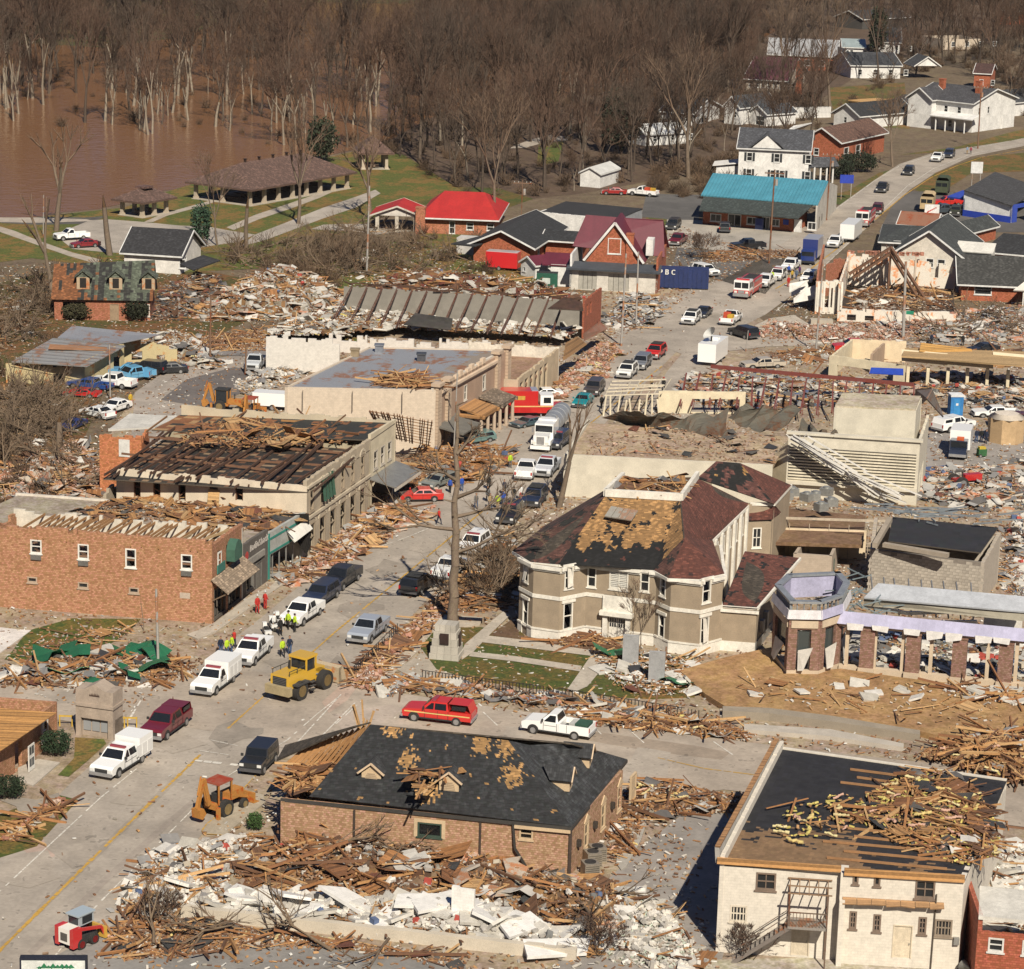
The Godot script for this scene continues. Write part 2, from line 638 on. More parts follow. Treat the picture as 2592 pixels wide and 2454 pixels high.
# ---------------------------------------------------------------- the ground,road and water
func ground()->void:
	var g:=MB.new()
	g.quad(V(-3000,0,400),V(3000,0,400),V(3000,0,-5000),V(-3000,0,-5000))
	struct("ground",g,mt("ground",.2,.15,.095))
	sheet("forest_floor",V2([-39.31,-558.13,-31.56,-572.2,-21.75,-547.55,-12.34,-510.42,-.52,-502.08,11.24,-512.25,23.75,-529.94,34.9,-546.88,58.41,-623.87,103.31,-793.17,181.94,-921.11,273.3,-1399.12,-13.97,-1265.04,-29.67,-1004.84,-34.02,-769.05,-33.71,-653.56]),.015,mt("ground",.13,.085,.055))
	sheet("dry_grass",V2([-81.79,-397.37,-71.19,-416.94,-61.46,-428.1,-41.65,-412.47,-36.12,-387.75,-41.42,-367.86,-48.92,-349.46,-51.44,-330.29,-49.24,-293.28,-56.22,-270.42]),.012,mt("grass",.2,.15,.085))
	var tan_road:=mt("road",.46,.405,.34)
	var grey:=mt("road",.36,.325,.285)
	var dark:=mt("road",.13,.125,.12)
	var walk:=mp(.5,.44,.36)
	var grass:=mt("grass",.24,.26,.12)
	# town ground of trodden dirt and dust between the buildings
	sheet("dirt_ground",V2([-52.44,-251.66,-46.73,-271.44,-47.62,-330.78,-34.41,-354.79,-22.67,-389.75,.02,-397.24,15.94,-412.55,32.11,-415.06,37.34,-382.83,81.78,-405.33,35.77,-159.84,-33.05,-155.44]),.02,mt("ground",.44,.35,.26))
	sheet("road",V2([-37.14,-172.2,-35.94,-178.91,-34.68,-186.21,-33.32,-194.07,-32.14,-199.13,-31.1,-208.61,-28.51,-217.99,-25.67,-227.88,-22.96,-237.63,-19.89,-249.58,-17.37,-259.77,-14.49,-272.82,-10.72,-286.09,-7.15,-299.34,-2.67,-316.54,2.31,-332.71,7.8,-350.52,13.25,-373.78,17.56,-391.7,22.77,-404.9,34.75,-429.29,46.11,-462.78,56.73,-495.54,71.03,-542.18,79.7,-568.52,88.87,-586.98,100.02,-600.66,120.82,-626.41,120.76,-613.3,112.4,-605.13,97.48,-584.56,85.56,-556.36,76.7,-530.35,64.36,-487.75,53.78,-451.28,45,-419.31,36.83,-394.54,31.32,-381.97,24.15,-373.49,20.53,-358.89,15.58,-338.92,10.43,-318.13,7.7,-304.77,4.6,-292.36,1.18,-278.67,-1.98,-268.09,-5.38,-256.36,-8.8,-240.57,-11.1,-229.49,-13.21,-219.32,-14.49,-212.55,-17.15,-203.63,-19.24,-197.18,-21.82,-185.65,-24.12,-175.65,-25.61,-168.64,-27.26,-159.6,-33.69,-155.4]),.045,tan_road)
	sheet("street",V2([-45.9,-219.22,-38.11,-220.18,-30.14,-220.32,-25.21,-223.85,-12.77,-219.35,-6.49,-216.92,1.83,-213.93,13.72,-209.82,24.46,-206.76,32.55,-204.66,43.78,-202.62,41.49,-190.38,26.82,-194.57,17.09,-197.11,8.16,-193.14,-.53,-195.74,-17.26,-204.82,-28.59,-208.82,-33.5,-207.79,-44.31,-211.33]),.065,mt("road",.47,.4,.325))
	sheet("street",V2([14.15,-379.51,23.55,-362.73,34.83,-370.63,45.26,-373.53,58.62,-375.4,76.64,-377.92,78.67,-388.77,60.15,-386.11,44.57,-380.84,35.83,-382.62,25.46,-396.93]),.07,tan_road)
	sheet("street",V2([24.89,-373.59,27.84,-363.32,28.31,-340.56,25.49,-328.35,19.37,-321.96,15.78,-327.14,20.21,-352.18]),.06,tan_road)
	sheet("alley",V2([14.03,-192.52,20.13,-195.14,17.37,-179.72,14.19,-162.31,3.25,-161.59,6.59,-176.18,10.2,-185.01]),.05,mt("road",.36,.33,.3))
	sheet("parking_lot",V2([-33.2,-156.17,-24.82,-170.42,-11.12,-165.61,-2.17,-163.93,-2,-156.68]),.055,mt("road",.3,.285,.265))
	sheet("yard",V2([12.51,-165.39,32.01,-167.51,30.61,-158.76,12.07,-157.58]),.06,mt("ground",.55,.5,.42))
	sheet("parking_lot",V2([26.6,-483.97,46.12,-483.29,55.74,-486.21,52.36,-462.75,46.3,-445.93,41.06,-445.06,30.39,-453.64,25.09,-452.75]),.04,mt("road",.46,.42,.36))
	sheet("parking_lot",V2([26.85,-453.05,40.4,-447.5,46.3,-445.93,38.26,-411.59,28.88,-428.35,24.94,-432.5]),.045,mt("road",.15,.14,.13))
	sheet("parking_lot",V2([24.17,-515.4,35.07,-515.46,32.08,-481.97,22.03,-486.16]),.035,dark)
	sheet("parking_lot",V2([74.43,-528.51,83.61,-528.88,104.65,-527.36,96.07,-481.56,63.82,-475.92]),.035,mt("road",.14,.13,.12))
	sheet("lane",V2([-47.62,-330.78,-45.06,-346.05,-38.51,-354.23,-33.04,-354.98,-31.45,-345.29,-36.6,-336.75,-38.59,-320.37,-27.39,-321.76,-26.23,-308.4,-43.66,-298.77]),.05,mt("road",.4,.35,.3))
	sheet("asphalt_patch",V2([-43.86,-326.84,-42.17,-339.11,-37.05,-347.12,-32.79,-345.11,-34.19,-332.51,-37.68,-323.3]),.06,mt("road",.17,.15,.14))
	sheet("lane",V2([-42.79,-361.23,-33.75,-362.49,-33.04,-354.98,-41.99,-354.43]),.052,mt("road",.28,.26,.25))
	sheet("parking_lot",V2([50.1,-320.22,63.96,-327.43,66.72,-324.97,60.48,-291.71,44.37,-287.7]),.045,mt("road",.36,.33,.3))
	sheet("blue_floor",V2([47.4,-303.18,51.54,-304.88,52.02,-296.52,46.43,-290.16]),.06,mp(.08,.12,.24))
	sheet("dirt_patch",V2([3.5,-210.25,7.03,-209.67,11.09,-208.28,15.26,-206.92,18.21,-205.48,17.37,-203.76,12.41,-205.01,8.13,-206.76,4.51,-208.6]),.072,mt("road",.38,.31,.24))
	sheet("dirt_patch",V2([-14.33,-211.85,-9.73,-214.95,-8.47,-213.69,-10.21,-209.98,-12.77,-206.32]),.076,mt("road",.5,.42,.35))
	sheet("tyre_track",V2([-32.95,-165.1,-30.9,-173.92,-28.49,-184.34,-25.59,-196.34,-24.99,-196,-28,-183.68,-30.5,-173.02,-32.74,-163.98]),.06,mt("road",.4,.35,.29))
	sheet("tyre_track",V2([-30.94,-163.82,-28,-176.03,-25.14,-186.7,-23.43,-192.3,-23.12,-191.95,-24.65,-186.03,-27.53,-175.43,-30.49,-163.29]),.061,mt("road",.41,.355,.3))
	sheet("brick_dust",V2([-34.84,-181.8,-34.3,-184.6,-32.13,-183.37,-31.94,-179.99,-33.4,-179.55]),.06,mt("road",.52,.39,.32))
	sheet("brick_dust",V2([-15.45,-214.92,-14.12,-219.71,-12.71,-219.35,-13.38,-215.55,-14.65,-212.27]),.085,mt("road",.55,.42,.34))
	rng.seed=77
	var k:=0
	for q in [V(-33.04,0,-177.05),V(-30.57,0,-182.01),V(-28.35,0,-192.49),V(-26.71,0,-204.05),V(-21.21,0,-206.94),V(-18.95,0,-224.41),V(-15.26,0,-223.31),V(-13.69,0,-241.73),V(-8.2,0,-263.55),V(-5.03,0,-284.5),V(8.71,0,-326.26),V(18.13,0,-351.9),V(29.09,0,-393.4),V(.99,0,-208.77),V(11.29,0,-202.37),V(-37.16,0,-214.56),V(-35.33,0,-189.81),V(-11.48,0,-255.75)]:
		var p:=PackedVector2Array()
		for i in 9:
			p.append(Vector2(q.x,q.z)+Vector2(cos(i*.7)*rr(.8,3.0),sin(i*.7)*rr(1.0,4.5)))
		var c:=rr(.78,1.1)
		sheet("road_patch",p,.0712+k*.0002,mt("road",.44*c,.385*c,.32*c))
		k+=1
	# grass
	sheet("lawn",V2([-43.3,-232.22,-39.93,-236.33,-33.73,-236.63,-34.2,-233.06,-35.49,-228.73,-36.98,-226.04,-39.52,-224.3,-43.83,-223.92,-43.59,-225.95]),.07,mt("grass",.15,.2,.055))
	sheet("lawn",V2([-34.52,-204.75,-32.18,-204.52,-31.81,-203.5,-32.72,-199.34,-33.56,-195.91,-34.44,-196.23,-33.82,-200.05]),.07,grass)
	sheet("lawn",V2([-39.08,-185.37,-36.66,-188.65,-33.77,-192.07,-32.05,-191.13,-33.52,-181.79,-37.53,-177.66]),.068,mt("grass",.17,.2,.07))
	sheet("lawn",V2([-21.99,-450.03,-12.99,-468.12,-2.02,-453.45,8.93,-425.15,1.54,-410.31,-11.33,-415,-23.42,-402.11,-34.58,-404.71,-40.25,-431.61]),.03,mt("grass",.24,.24,.1))
	sheet("lawn",V2([55.57,-391.3,64.55,-395.4,74.79,-388.21,65.38,-381.16,54.95,-380.81]),.05,mt("grass",.24,.22,.09))
	sheet("lawn",V2([-37.55,-372.09,-21.52,-370.69,-21.83,-364.16,-36.82,-364.9]),.05,mt("grass",.26,.26,.1))
	sheet("lawn",V2([55.79,-514.69,64.05,-526.5,73.53,-553.93,80.38,-565.46,69.39,-520.65,61.72,-505.95]),.03,mt("grass",.2,.21,.09))
	sheet("lawn",V2([81.71,-583.76,96.46,-599.89,114.57,-631.76,127.58,-649.7,123.32,-626.97,100.16,-601.58,89.13,-588.74]),.03,mt("grass",.25,.22,.09))
	sheet("lawn",V2([85.56,-556.36,98.36,-583.07,118.3,-600.19,111.81,-565.56,93.27,-557.91,80.7,-522.8,77.75,-530.55]),.03,mt("grass",.24,.2,.09))
	sheet("lawn",V2([80.26,-717.64,103.26,-736.54,90.37,-631.15,74.19,-637.35]),.02,mt("grass",.24,.21,.1))
	sheet("lawn",V2([22.97,-486.33,27.76,-488.42,25.09,-452.75,20.69,-452]),.025,mt("grass",.2,.22,.09))
	sheet("lawn",V2([3.73,-586.22,9.22,-590.48,7.74,-558.12,3.27,-549.04]),.02,mt("grass",.2,.23,.08))
	sheet("lawn",V2([-23.74,-511.02,-13.37,-517.8,-4.38,-517.15,2.51,-504.47,-4.02,-487.82,-23.95,-495]),.02,mt("grass",.15,.17,.06))
	# painted lines
	var yellow:=mp(.56,.33,.06)
	var white:=mp(.72,.68,.6)
	stripe(V2([-33.83,-159.32,-32.74,-163.99,-29.14,-179.98,-24.06,-201.64]),.075,.3, "road_marking",yellow)
	stripe(V2([-22.57,-207.82,-20.1,-217.36]),.08,.2, "road_marking",yellow)
	stripe(V2([-17.77,-226.53,-15.61,-234.7,-3,-278.22]),.08,.22, "road_marking",yellow)
	stripe(V2([8.55,-317.9,19.67,-355.41]),.08,.2, "road_marking",yellow)
	stripe(V2([40.27,-416.33,47.91,-436.22,57.17,-465.77,66.09,-494.15,74.71,-523.03,83.35,-548.33,91.56,-567.76,99.51,-583.31,111.26,-598.68]),.08,.3, "road_marking",yellow)
	stripe(V2([38.56,-396.83,45.73,-422.62,53.78,-451.28,64.81,-491.47,77.07,-536.1,86.05,-562.67,98.17,-588.95,113.07,-608.88]),.082,.15, "road_marking",white)
	stripe(V2([51.33,-479.51,56.53,-493.64,70.84,-540.67,79.6,-566.09,88.37,-583.48,99.44,-597.01,114.93,-619.43]),.082,.16, "road_marking",white)
	stripe(V2([-34.71,-173.03,-32.45,-183,-30.42,-191.77,-28.6,-198.07]),.08,.13, "road_marking",white)
	stripe(V2([-29.05,-163.1,-27.57,-171.68,-25.87,-178.78,-23.17,-190.1]),.08,.13, "road_marking",white)
	stripe(V2([-21.37,-197.07,-17.51,-205.51,-15.68,-211.74,-13.96,-216.89]),.09,.13, "road_marking",white)
	stripe(V2([-24.32,-200.21,-20.78,-199.41]),.09,.5, "road_marking",white)
	stripe(V2([-24.23,-202.46,-21.72,-201.64]),.09,.12, "road_marking",white)
	stripe(V2([-23.67,-205.01,-21.23,-203.74]),.09,.12, "road_marking",white)
	stripe(V2([-32.95,-210.06,-32.12,-213.41]),.09,.9, "road_marking",white)
	stripe(V2([-30.83,-209.14,-30.54,-214.09]),.09,.22, "road_marking",white)
	stripe(V2([-16.73,-204.73,-13.97,-217.13]),.09,.13, "road_marking",white)
	stripe(V2([-14.74,-207.01,-12.63,-215.16]),.09,.13, "road_marking",white)
	stripe(V2([-13.88,-209.68,-12.04,-215.9]),.09,.13, "road_marking",white)
	stripe(V2([-16.08,-258.93,-10.7,-266.79,-7.75,-271.96]),.08,.13, "road_marking",white)
	stripe(V2([-1.87,-213.57,-.64,-210.34]),.09,.13, "road_marking",white)
	stripe(V2([10.08,-210.57,11.34,-207.02]),.09,.13, "road_marking",white)
	stripe(V2([7.34,-210.57,8.16,-208.04]),.09,.13, "road_marking",white)
	stripe(V2([16.99,-207.91,18.37,-204.87]),.09,.13, "road_marking",white)
	stripe(V2([12.27,-203.76,15.86,-201.6,20.31,-200.35]),.09,.16, "road_marking",yellow)
	# pavements with kerbs
	raised("pavement",V2([-28.91,-232.22,-26.89,-235.79,-24.61,-244,-22.92,-247.7,-20.49,-257.84,-19.45,-260.54,-18.25,-261.32,-20.85,-251.53,-22.99,-244.74,-24.75,-238.86,-26.44,-233.24,-27.79,-231]),.16,walk)
	raised("pavement",V2([-22.06,-185.34,-21.61,-184.85,-20.29,-184.77,-19.49,-187.12,-17.93,-191.61,-18.34,-193.07,-19.5,-193.74,-20.4,-190.68,-21.84,-186.77]),.17,mp(.42,.36,.27))
	stripe(V2([-20.4,-190.68,-21.84,-186.77,-22.04,-185.34,-21.6,-184.78,-20.28,-184.7]),.18,.12, "kerb_marking",yellow)
	stripe(V2([-20.14,-193.31,-19.2,-197.63]),.09,.1, "kerb_marking",yellow)
	raised("pavement",V2([8.59,-180.28,8.24,-181.58,8.82,-187.47,10.5,-193.04,11.3,-192.73,10.23,-186.16,8.99,-180.97]),.14,mp(.42,.39,.34))
	raised("pavement",V2([-37.76,-197.34,-36.53,-199.43,-34.73,-198.78,-35.91,-193.61,-37.2,-194.65]),.15,mp(.5,.45,.38))
	raised("pavement",V2([34.54,-385.49,37.12,-391.31,41.13,-394.68,42.99,-386.71,41.93,-381.24,38.74,-380.13,35.68,-380.34]),.13,walk)
	raised("gravel_ledge",V2([-46.52,-232.99,-44.14,-232.41,-42.98,-232.25,-43.96,-227.96,-44.85,-224.32]),.12,mp(.75,.7,.65))
	# courthouse square
	raised("lawn",V2([-7.79,-230.47,-6.53,-236.16,-2.61,-236.8,1.02,-236.32,2.33,-232.17,8.77,-231.19,10.2,-225.73,5.4,-219.73,2.02,-220.15,-3.26,-222.09,-6.13,-224.29]),.16,mt("grass",.16,.18,.06))
	raised("lawn_verge",V2([5.55,-219.75,8.44,-230.64,11.96,-230.44,16.75,-229.84,16.11,-219.01,12.4,-218.22,7.37,-218.72]),.17,mt("grass",.2,.19,.085))
	sheet("bare_soil",V2([-1.58,-234.46,.83,-240.71,1.03,-234.7,3.63,-233.34,8.16,-232.7,7.79,-230.58,2.33,-232.69]),.185,mt("ground",.17,.1,.055))
	sheet("path",V2([-4.07,-229.51,-3.8,-231.61,-.52,-241.71,.16,-240.65,-1.74,-234.18,-3.1,-229.09,-4.01,-226.97]),.2,walk)
	sheet("path",V2([-1.74,-234.18,2.33,-232.96,7.79,-230.58,7.76,-229.04,2.01,-230.84,-2.52,-232.25]),.205,walk)
	sheet("path",V2([-3.11,-229.34,.74,-228.41,6.59,-226.16,6.4,-224.65,.75,-226.89,-3.4,-228.04]),.21,walk)
	sheet("path",V2([5.24,-219.72,7.79,-230.58,9.09,-231.22,9.71,-230.24,6.95,-220.58,5.85,-219.06]),.215,walk)
	raised("pavement",V2([-9.56,-223.98,-7.71,-228.67,-7.62,-230.22,-3.34,-225.53,-2.13,-228.66,-1.65,-228.19,-2.8,-222.13,-6.03,-221.37,-8.23,-222.14]),.14,mp(.44,.38,.3))
	raised("pavement",V2([-11.06,-219.97,-10.21,-224.42,-7.84,-236.04,-6.05,-241.75,-2.18,-240.99,-2.62,-237.61,-5.22,-236.28,-6.52,-235.62,-7.77,-229.95,-9.69,-223.48,-10.25,-219.09]),.12,mp(.5,.43,.34))
	# the raised bare clay lot beside the courthouse with its two stepped retaining walls
	raised("clay_lot",V2([15.1,-224.68,19.13,-228.53,23.73,-232.02,24.18,-224.49,29.41,-226.43,34.51,-224.42,38.42,-223.3,46.53,-221.61,43.95,-207.56,38.17,-207.93,34.16,-210.6,27.08,-213.53,22.13,-215.14,18.52,-215.29,16.92,-218.61]),.55,mt("ground",.47,.285,.13))
	raised("retaining_wall",V2([18.2,-215.04,22.11,-214.91,27.07,-213.4,34.12,-210.34,33.98,-209.29,26.92,-211.97,21.99,-213.55,18.13,-213.9]),.7,mt("stucco",.33,.28,.22))
	raised("retaining_wall",V2([19.75,-211.6,26.8,-210.87,32.47,-207.89,32.34,-206.96,26.61,-209.12,19.65,-210.28]),.4,mt("stucco",.5,.45,.39))


func riverside()->void:
	var w:=MB.new()
	w.prism(V2([-106.2,-457.19,-84.46,-463.95,-81.38,-472.12,-74.93,-477.51,-71.78,-484.24,-67.81,-499.75,-62.03,-507.56,-60.51,-519.67,-50.31,-538.61,-43.21,-553.29,-39.31,-558.13,-33.72,-571.73,-27.95,-587.74,-22.44,-619.9,-18.37,-641.2,-8.88,-659.68,6.3,-674.72,30.62,-704.79,57.27,-780.14,81.6,-889.1,87.38,-998.28,98.29,-1079.95,-15.1,-1041.82,-21.01,-959.62,-67.78,-954.43,-91.51,-887.43,-104.21,-803.77,-119.11,-771.66,-140.45,-776.29,-185.06,-804.02]),.03,.03)
	sheet("far_bank",V2([-176.71,-736.52,-139.1,-768.8,-117.97,-764.26,-102.77,-792.59,-90.31,-875.8,-66.82,-941.02,-20.69,-946.08,-11.46,-1065.35,-233.81,-977.79]),.02,mt("grass",.13,.115,.06))
	var wm:=StandardMaterial3D.new()
	wm.resource_name="muddy_water"
	wm.albedo_color=Color(.2,.098,.046).linear_to_srgb()
	wm.roughness=.12
	wm.metallic_specular=.4
	var bump:=NoiseTexture2D.new()
	bump.width=512
	bump.height=512
	bump.seamless=true
	bump.as_normal_map=true
	bump.bump_strength=3.0
	var bn:=FastNoiseLite.new()
	bn.seed=3
	bn.frequency=.02
	bump.noise=bn
	wm.normal_enabled=true
	wm.normal_texture=bump
	wm.normal_scale=.35
	wm.uv1_triplanar=true
	wm.uv1_scale=V(.03,.03,.03)
	struct("river_water",w,wm)
	# far bank: wooded slope behind the flood
	var hill:=MB.new()
	var pts:=[]
	var cols:=40
	var rows:=14
	for j in rows+1:
		for i in cols+1:
			var x:=-420.0+430.0*i/cols
			var z:=-880.0-460.0*j/rows
			var edge:=-905.0-maxf(.0,(x+160.0))*.6+12.0*noise.get_noise_2d(x*.2,3)
			var y:=clampf((edge-z)*.28,-2.0,60.0)+3.0*noise.get_noise_2d(x*.4,z*.4)
			pts.append(V(x,y-1.0,z))
	for j in rows:
		for i in cols:
			var k:=j*(cols+1)+i
			hill.quad(pts[k],pts[k+1],pts[k+cols+2],pts[k+cols+1])
	struct("hill",hill,mt("grass",.12,.12,.06))
	var lot:=mt("road",.46,.41,.35)
	var path:=mp(.44,.38,.31)
	sheet("riverside_lawn",V2([-96.56,-453.32,-80.2,-470.56,-70.71,-480.12,-66.61,-498,-60.27,-517.59,-41.86,-549.62,-33.47,-567.59,-24.48,-561.27,-10.35,-509.45,-23.11,-490.19,-31.43,-448.42,-40.96,-421.83,-56.34,-414.7,-77.56,-425.43,-88.38,-414.15]),.036,mt("grass",.24,.24,.1))
	sheet("parking_lot",V2([-77.89,-448.62,-74.42,-464.69,-71.54,-466.21,-65.04,-464.38,-58.48,-461.61,-53.82,-461.45,-49.06,-457.45,-44.78,-454.38,-46.7,-446.6,-51.18,-441.3,-57.68,-432.29,-66.43,-432.56,-72.64,-435.01]),.055,lot)
	sheet("path",V2([-65.04,-464.38,-63.19,-473.84,-58.35,-486.37,-56.34,-491.56,-55.28,-490.88,-57.14,-484.43,-62,-472,-63.53,-464.65]),.06,path)
	sheet("path",V2([-88.97,-456.19,-84.98,-451.14,-79.86,-442.74,-72.08,-431.61,-66.53,-425.7,-66.46,-421.54,-72.09,-428.17,-79.8,-439.12,-87.9,-450.63]),.06,path)
	sheet("path",V2([-50.38,-461.08,-46.9,-475.77,-42.36,-489.36,-38.14,-502.45,-34.89,-513.6,-34.05,-511.38,-37.14,-498.09,-41.26,-484.17,-45.78,-470.86,-48.86,-458.44]),.06,path)
	sheet("path",V2([-91.22,-464.67,-83.98,-465.98,-75.18,-465.56,-73.66,-463.83,-82.95,-460.19,-90.29,-459.86]),.061,path)
	sheet("lane",V2([-44.78,-454.38,-40.56,-468.77,-35.59,-486.29,-30.63,-500.46,-27.51,-510.29,-26.25,-505.87,-29.81,-487.36,-34.66,-473.88,-38.66,-461.21,-42.45,-449.17,-46.14,-441.26]),.062,lot)
	sheet("lane",V2([-35.92,-461.69,-34.14,-466.92,-28.02,-469.01,-21.61,-466.18,-18.34,-462.84,-24.27,-457.95,-30.59,-460.69]),.063,lot)
	sheet("path",V2([-2.8,-575.83,1.78,-591.93,6.55,-600.84,10.51,-598.56,10.03,-592.2,5.69,-589.71,1.02,-578.13]),.06,path)
	sheet("wet_edge",V2([-89.64,-462.95,-82.64,-467.23,-75.49,-467.51,-72.14,-470.15,-74.41,-460.73,-82.62,-458.29,-88.92,-459.12]),.045,mt("road",.12,.11,.1))
	pavilion("picnic_pavilion", "long picnic pavilion with brown hip roof by the flood water",[V(-59.44,0,-492.75),-.571,12.55,29.48],3.2,3.6,7)
	pavilion("picnic_shelter", "small square picnic shelter with capped brown roof beside the riverside parking lot",[V(-69.83,0,-471.6),-.558,4.48,6.52],2.9,1.8,2)
	pavilion("picnic_shelter", "brown roofed picnic shelter under the bare trees above the red roofed house",[V(-31.5,0,-537.97),.201,4.7,5.17],3.4,3.0,2)


func pavilion(called: String,label: String,f: Array,h: float,rise: float,bays: int)->void:
	var o:=thing(called,label, "pavilion",f[0],f[1])
	var w: float=f[2]
	var d: float=f[3]
	var fl:=MB.new()
	fl.bx(-.6,w+.6,-.1,.15,-d-.6,.6)
	part("floor_slab",fl,mp(.45,.4,.33),o)
	var st:=MB.new()
	st.bx(-.3,.3,.15,h,-.3,.3)
	st.bx(-.38,.38,.15,.5,-.38,.38)
	var sm:=st.mesh()
	for i in bays+1:
		for x in [.0,w]:
			pm("pillar",sm,mp(.5,.42,.32),o,TR(V(x,0,-d*i/bays)))
	if bays>3:
		pm("pillar",sm,mp(.5,.42,.32),o,TR(V(w/2,0,0)))
	var long:=d>w
	roof(o,w,d,h,rise,1.4,mt("shingle",.2,.12,.095),not long,minf(w,d)*.5+.6,Transform3D(),mp(.12,.07,.05))
	var r:=o.get_node("roof")
	var t:=MB.new()
	t.bx(-.18,.18,-.4,.5,-.18,.18)
	t.bx(-.28,.28,.5,.6,-.28,.28)
	if bays>3:
		for i in 5:
			part("roof_vent",t,mt("metal",.08,.05,.04),r,TR(V(w/2,h+rise,-d*(.22+.14*i))))
	elif rise<2:
		var k:=MB.new()
		k.bx(w*.25,w*.75,h+rise,h+rise+.35,-d*.68,-d*.32)
		part("roof_cap",k,mt("shingle",.2,.11,.09),r)
	var tb:=MB.new()
	for i in bays:
		var z:=-d*(i+.5)/bays
		tb.bx(w*.3,w*.7,.85,.92,z-.4,z+.4)
		tb.bx(w*.3,w*.7,.55,.6,z-.85,z-.55)
		tb.bx(w*.3,w*.7,.55,.6,z+.55,z+.85)
		tb.bx(w*.45,w*.55,.15,.85,z-.3,z+.3)
	part("picnic_tables",tb,mp(.2,.14,.1),o)


# ---------------------------------------------------------------- wrecked building helpers
func wall_at(o: Node3D,a: Vector3,b: Vector3,h: float,material: Material,openings:=[],jag:=.0,th:=.3,called:="wall",h2:=-1.0)->Transform3D:
	return wall(o,a-o.position,b-o.position,h,material,openings,jag,th,called,h2)


func block(o: Node3D,called: String,p: PackedVector2Array,y0: float,y1: float,material: Material)->MeshInstance3D:
	var q:=PackedVector2Array()
	var mid:=Vector2.ZERO
	for k in p:
		mid+=k/p.size()
	for k in p:
		q.append(k.lerp(mid,.02)-Vector2(o.position.x,o.position.z))
	var m:=MB.new()
	m.prism(q,y0-o.position.y,y1-o.position.y)
	return part(called,m,material,o)


func flat(a: Vector3)->Vector2:
	return Vector2(a.x,a.z)


# beams laid from the rail a-b to the rail e-d,some missing or knocked askew; each beam is a part
func joists(o: Node3D,a: Vector3,b: Vector3,e: Vector3,d: Vector3,n: int,w: float,h: float,material: Material,called:="joist",lost:=.12,slip:=.25)->void:
	for i in n:
		if rr(0,1)<lost:
			continue
		var t:=(i+.5)/n
		var p:=a.lerp(b,t)+V(rr(-slip,slip),rr(-slip,slip)*.4,rr(-slip,slip))
		var q:=e.lerp(d,t)+V(rr(-slip,slip),rr(-slip,slip)*.4,rr(-slip,slip))
		if rr(0,1)<lost:
			q=p.lerp(q,rr(.3,.8))-V(0,rr(0,.6),0)
		var m:=MB.new()
		m.bar(p-o.position,q-o.position,w,h)
		part(called,m,material,o)


func nz(x: float,z: float,f:=1.0)->float:
	return noise.get_noise_2d(x*f*6.0,z*f*6.0)


# a roof or floor face cut into small cells whose stuff is chosen cell by cell: torn shingles,felt or bare boards
func torn_face(m: MB,a: Vector3,b: Vector3,d: Vector3,e: Vector3,step: float,pick: Callable)->void:
	var nu:=maxi(2,int(maxf((b-a).length(),(d-e).length())/step))
	var nv:=maxi(2,int(maxf((e-a).length(),(d-b).length())/step))
	var up:=(b-a).cross(d-a).normalized()
	if up.length()<.5:
		up=(d-a).cross(e-a).normalized()
	var pt:=func(i: int,j: int)->Vector3:
		var u:=float(i)/nu
		var v:=float(j)/nv
		return a.lerp(b,u).lerp(e.lerp(d,u),v)
	for j in nv:
		for i in nu:
			var p: Vector3=pt.call(i,j)
			var q: Vector3=pt.call(i+1,j)
			var r: Vector3=pt.call(i+1,j+1)
			var s: Vector3=pt.call(i,j+1)
			m.col=pick.call((p+r)/2)
			m.tri(p,q,r)
			m.tri(p,r,s)
	m.col=Color(.1,.08,.06)
	m.quad(e-up*.12,d-up*.12,b-up*.12,a-up*.12)
	for k in [[a,b],[b,d],[d,e],[e,a]]:
		m.quad(k[0]-up*.12,k[1]-up*.12,k[1],k[0])


func shift(list: Array,by: Vector3)->Array:
	return list.map(func(q): return q-by)


const WOOD:=[Color(.42,.24,.105),Color(.33,.165,.07),Color(.22,.105,.05),Color(.5,.33,.17),Color(.16,.085,.05)]


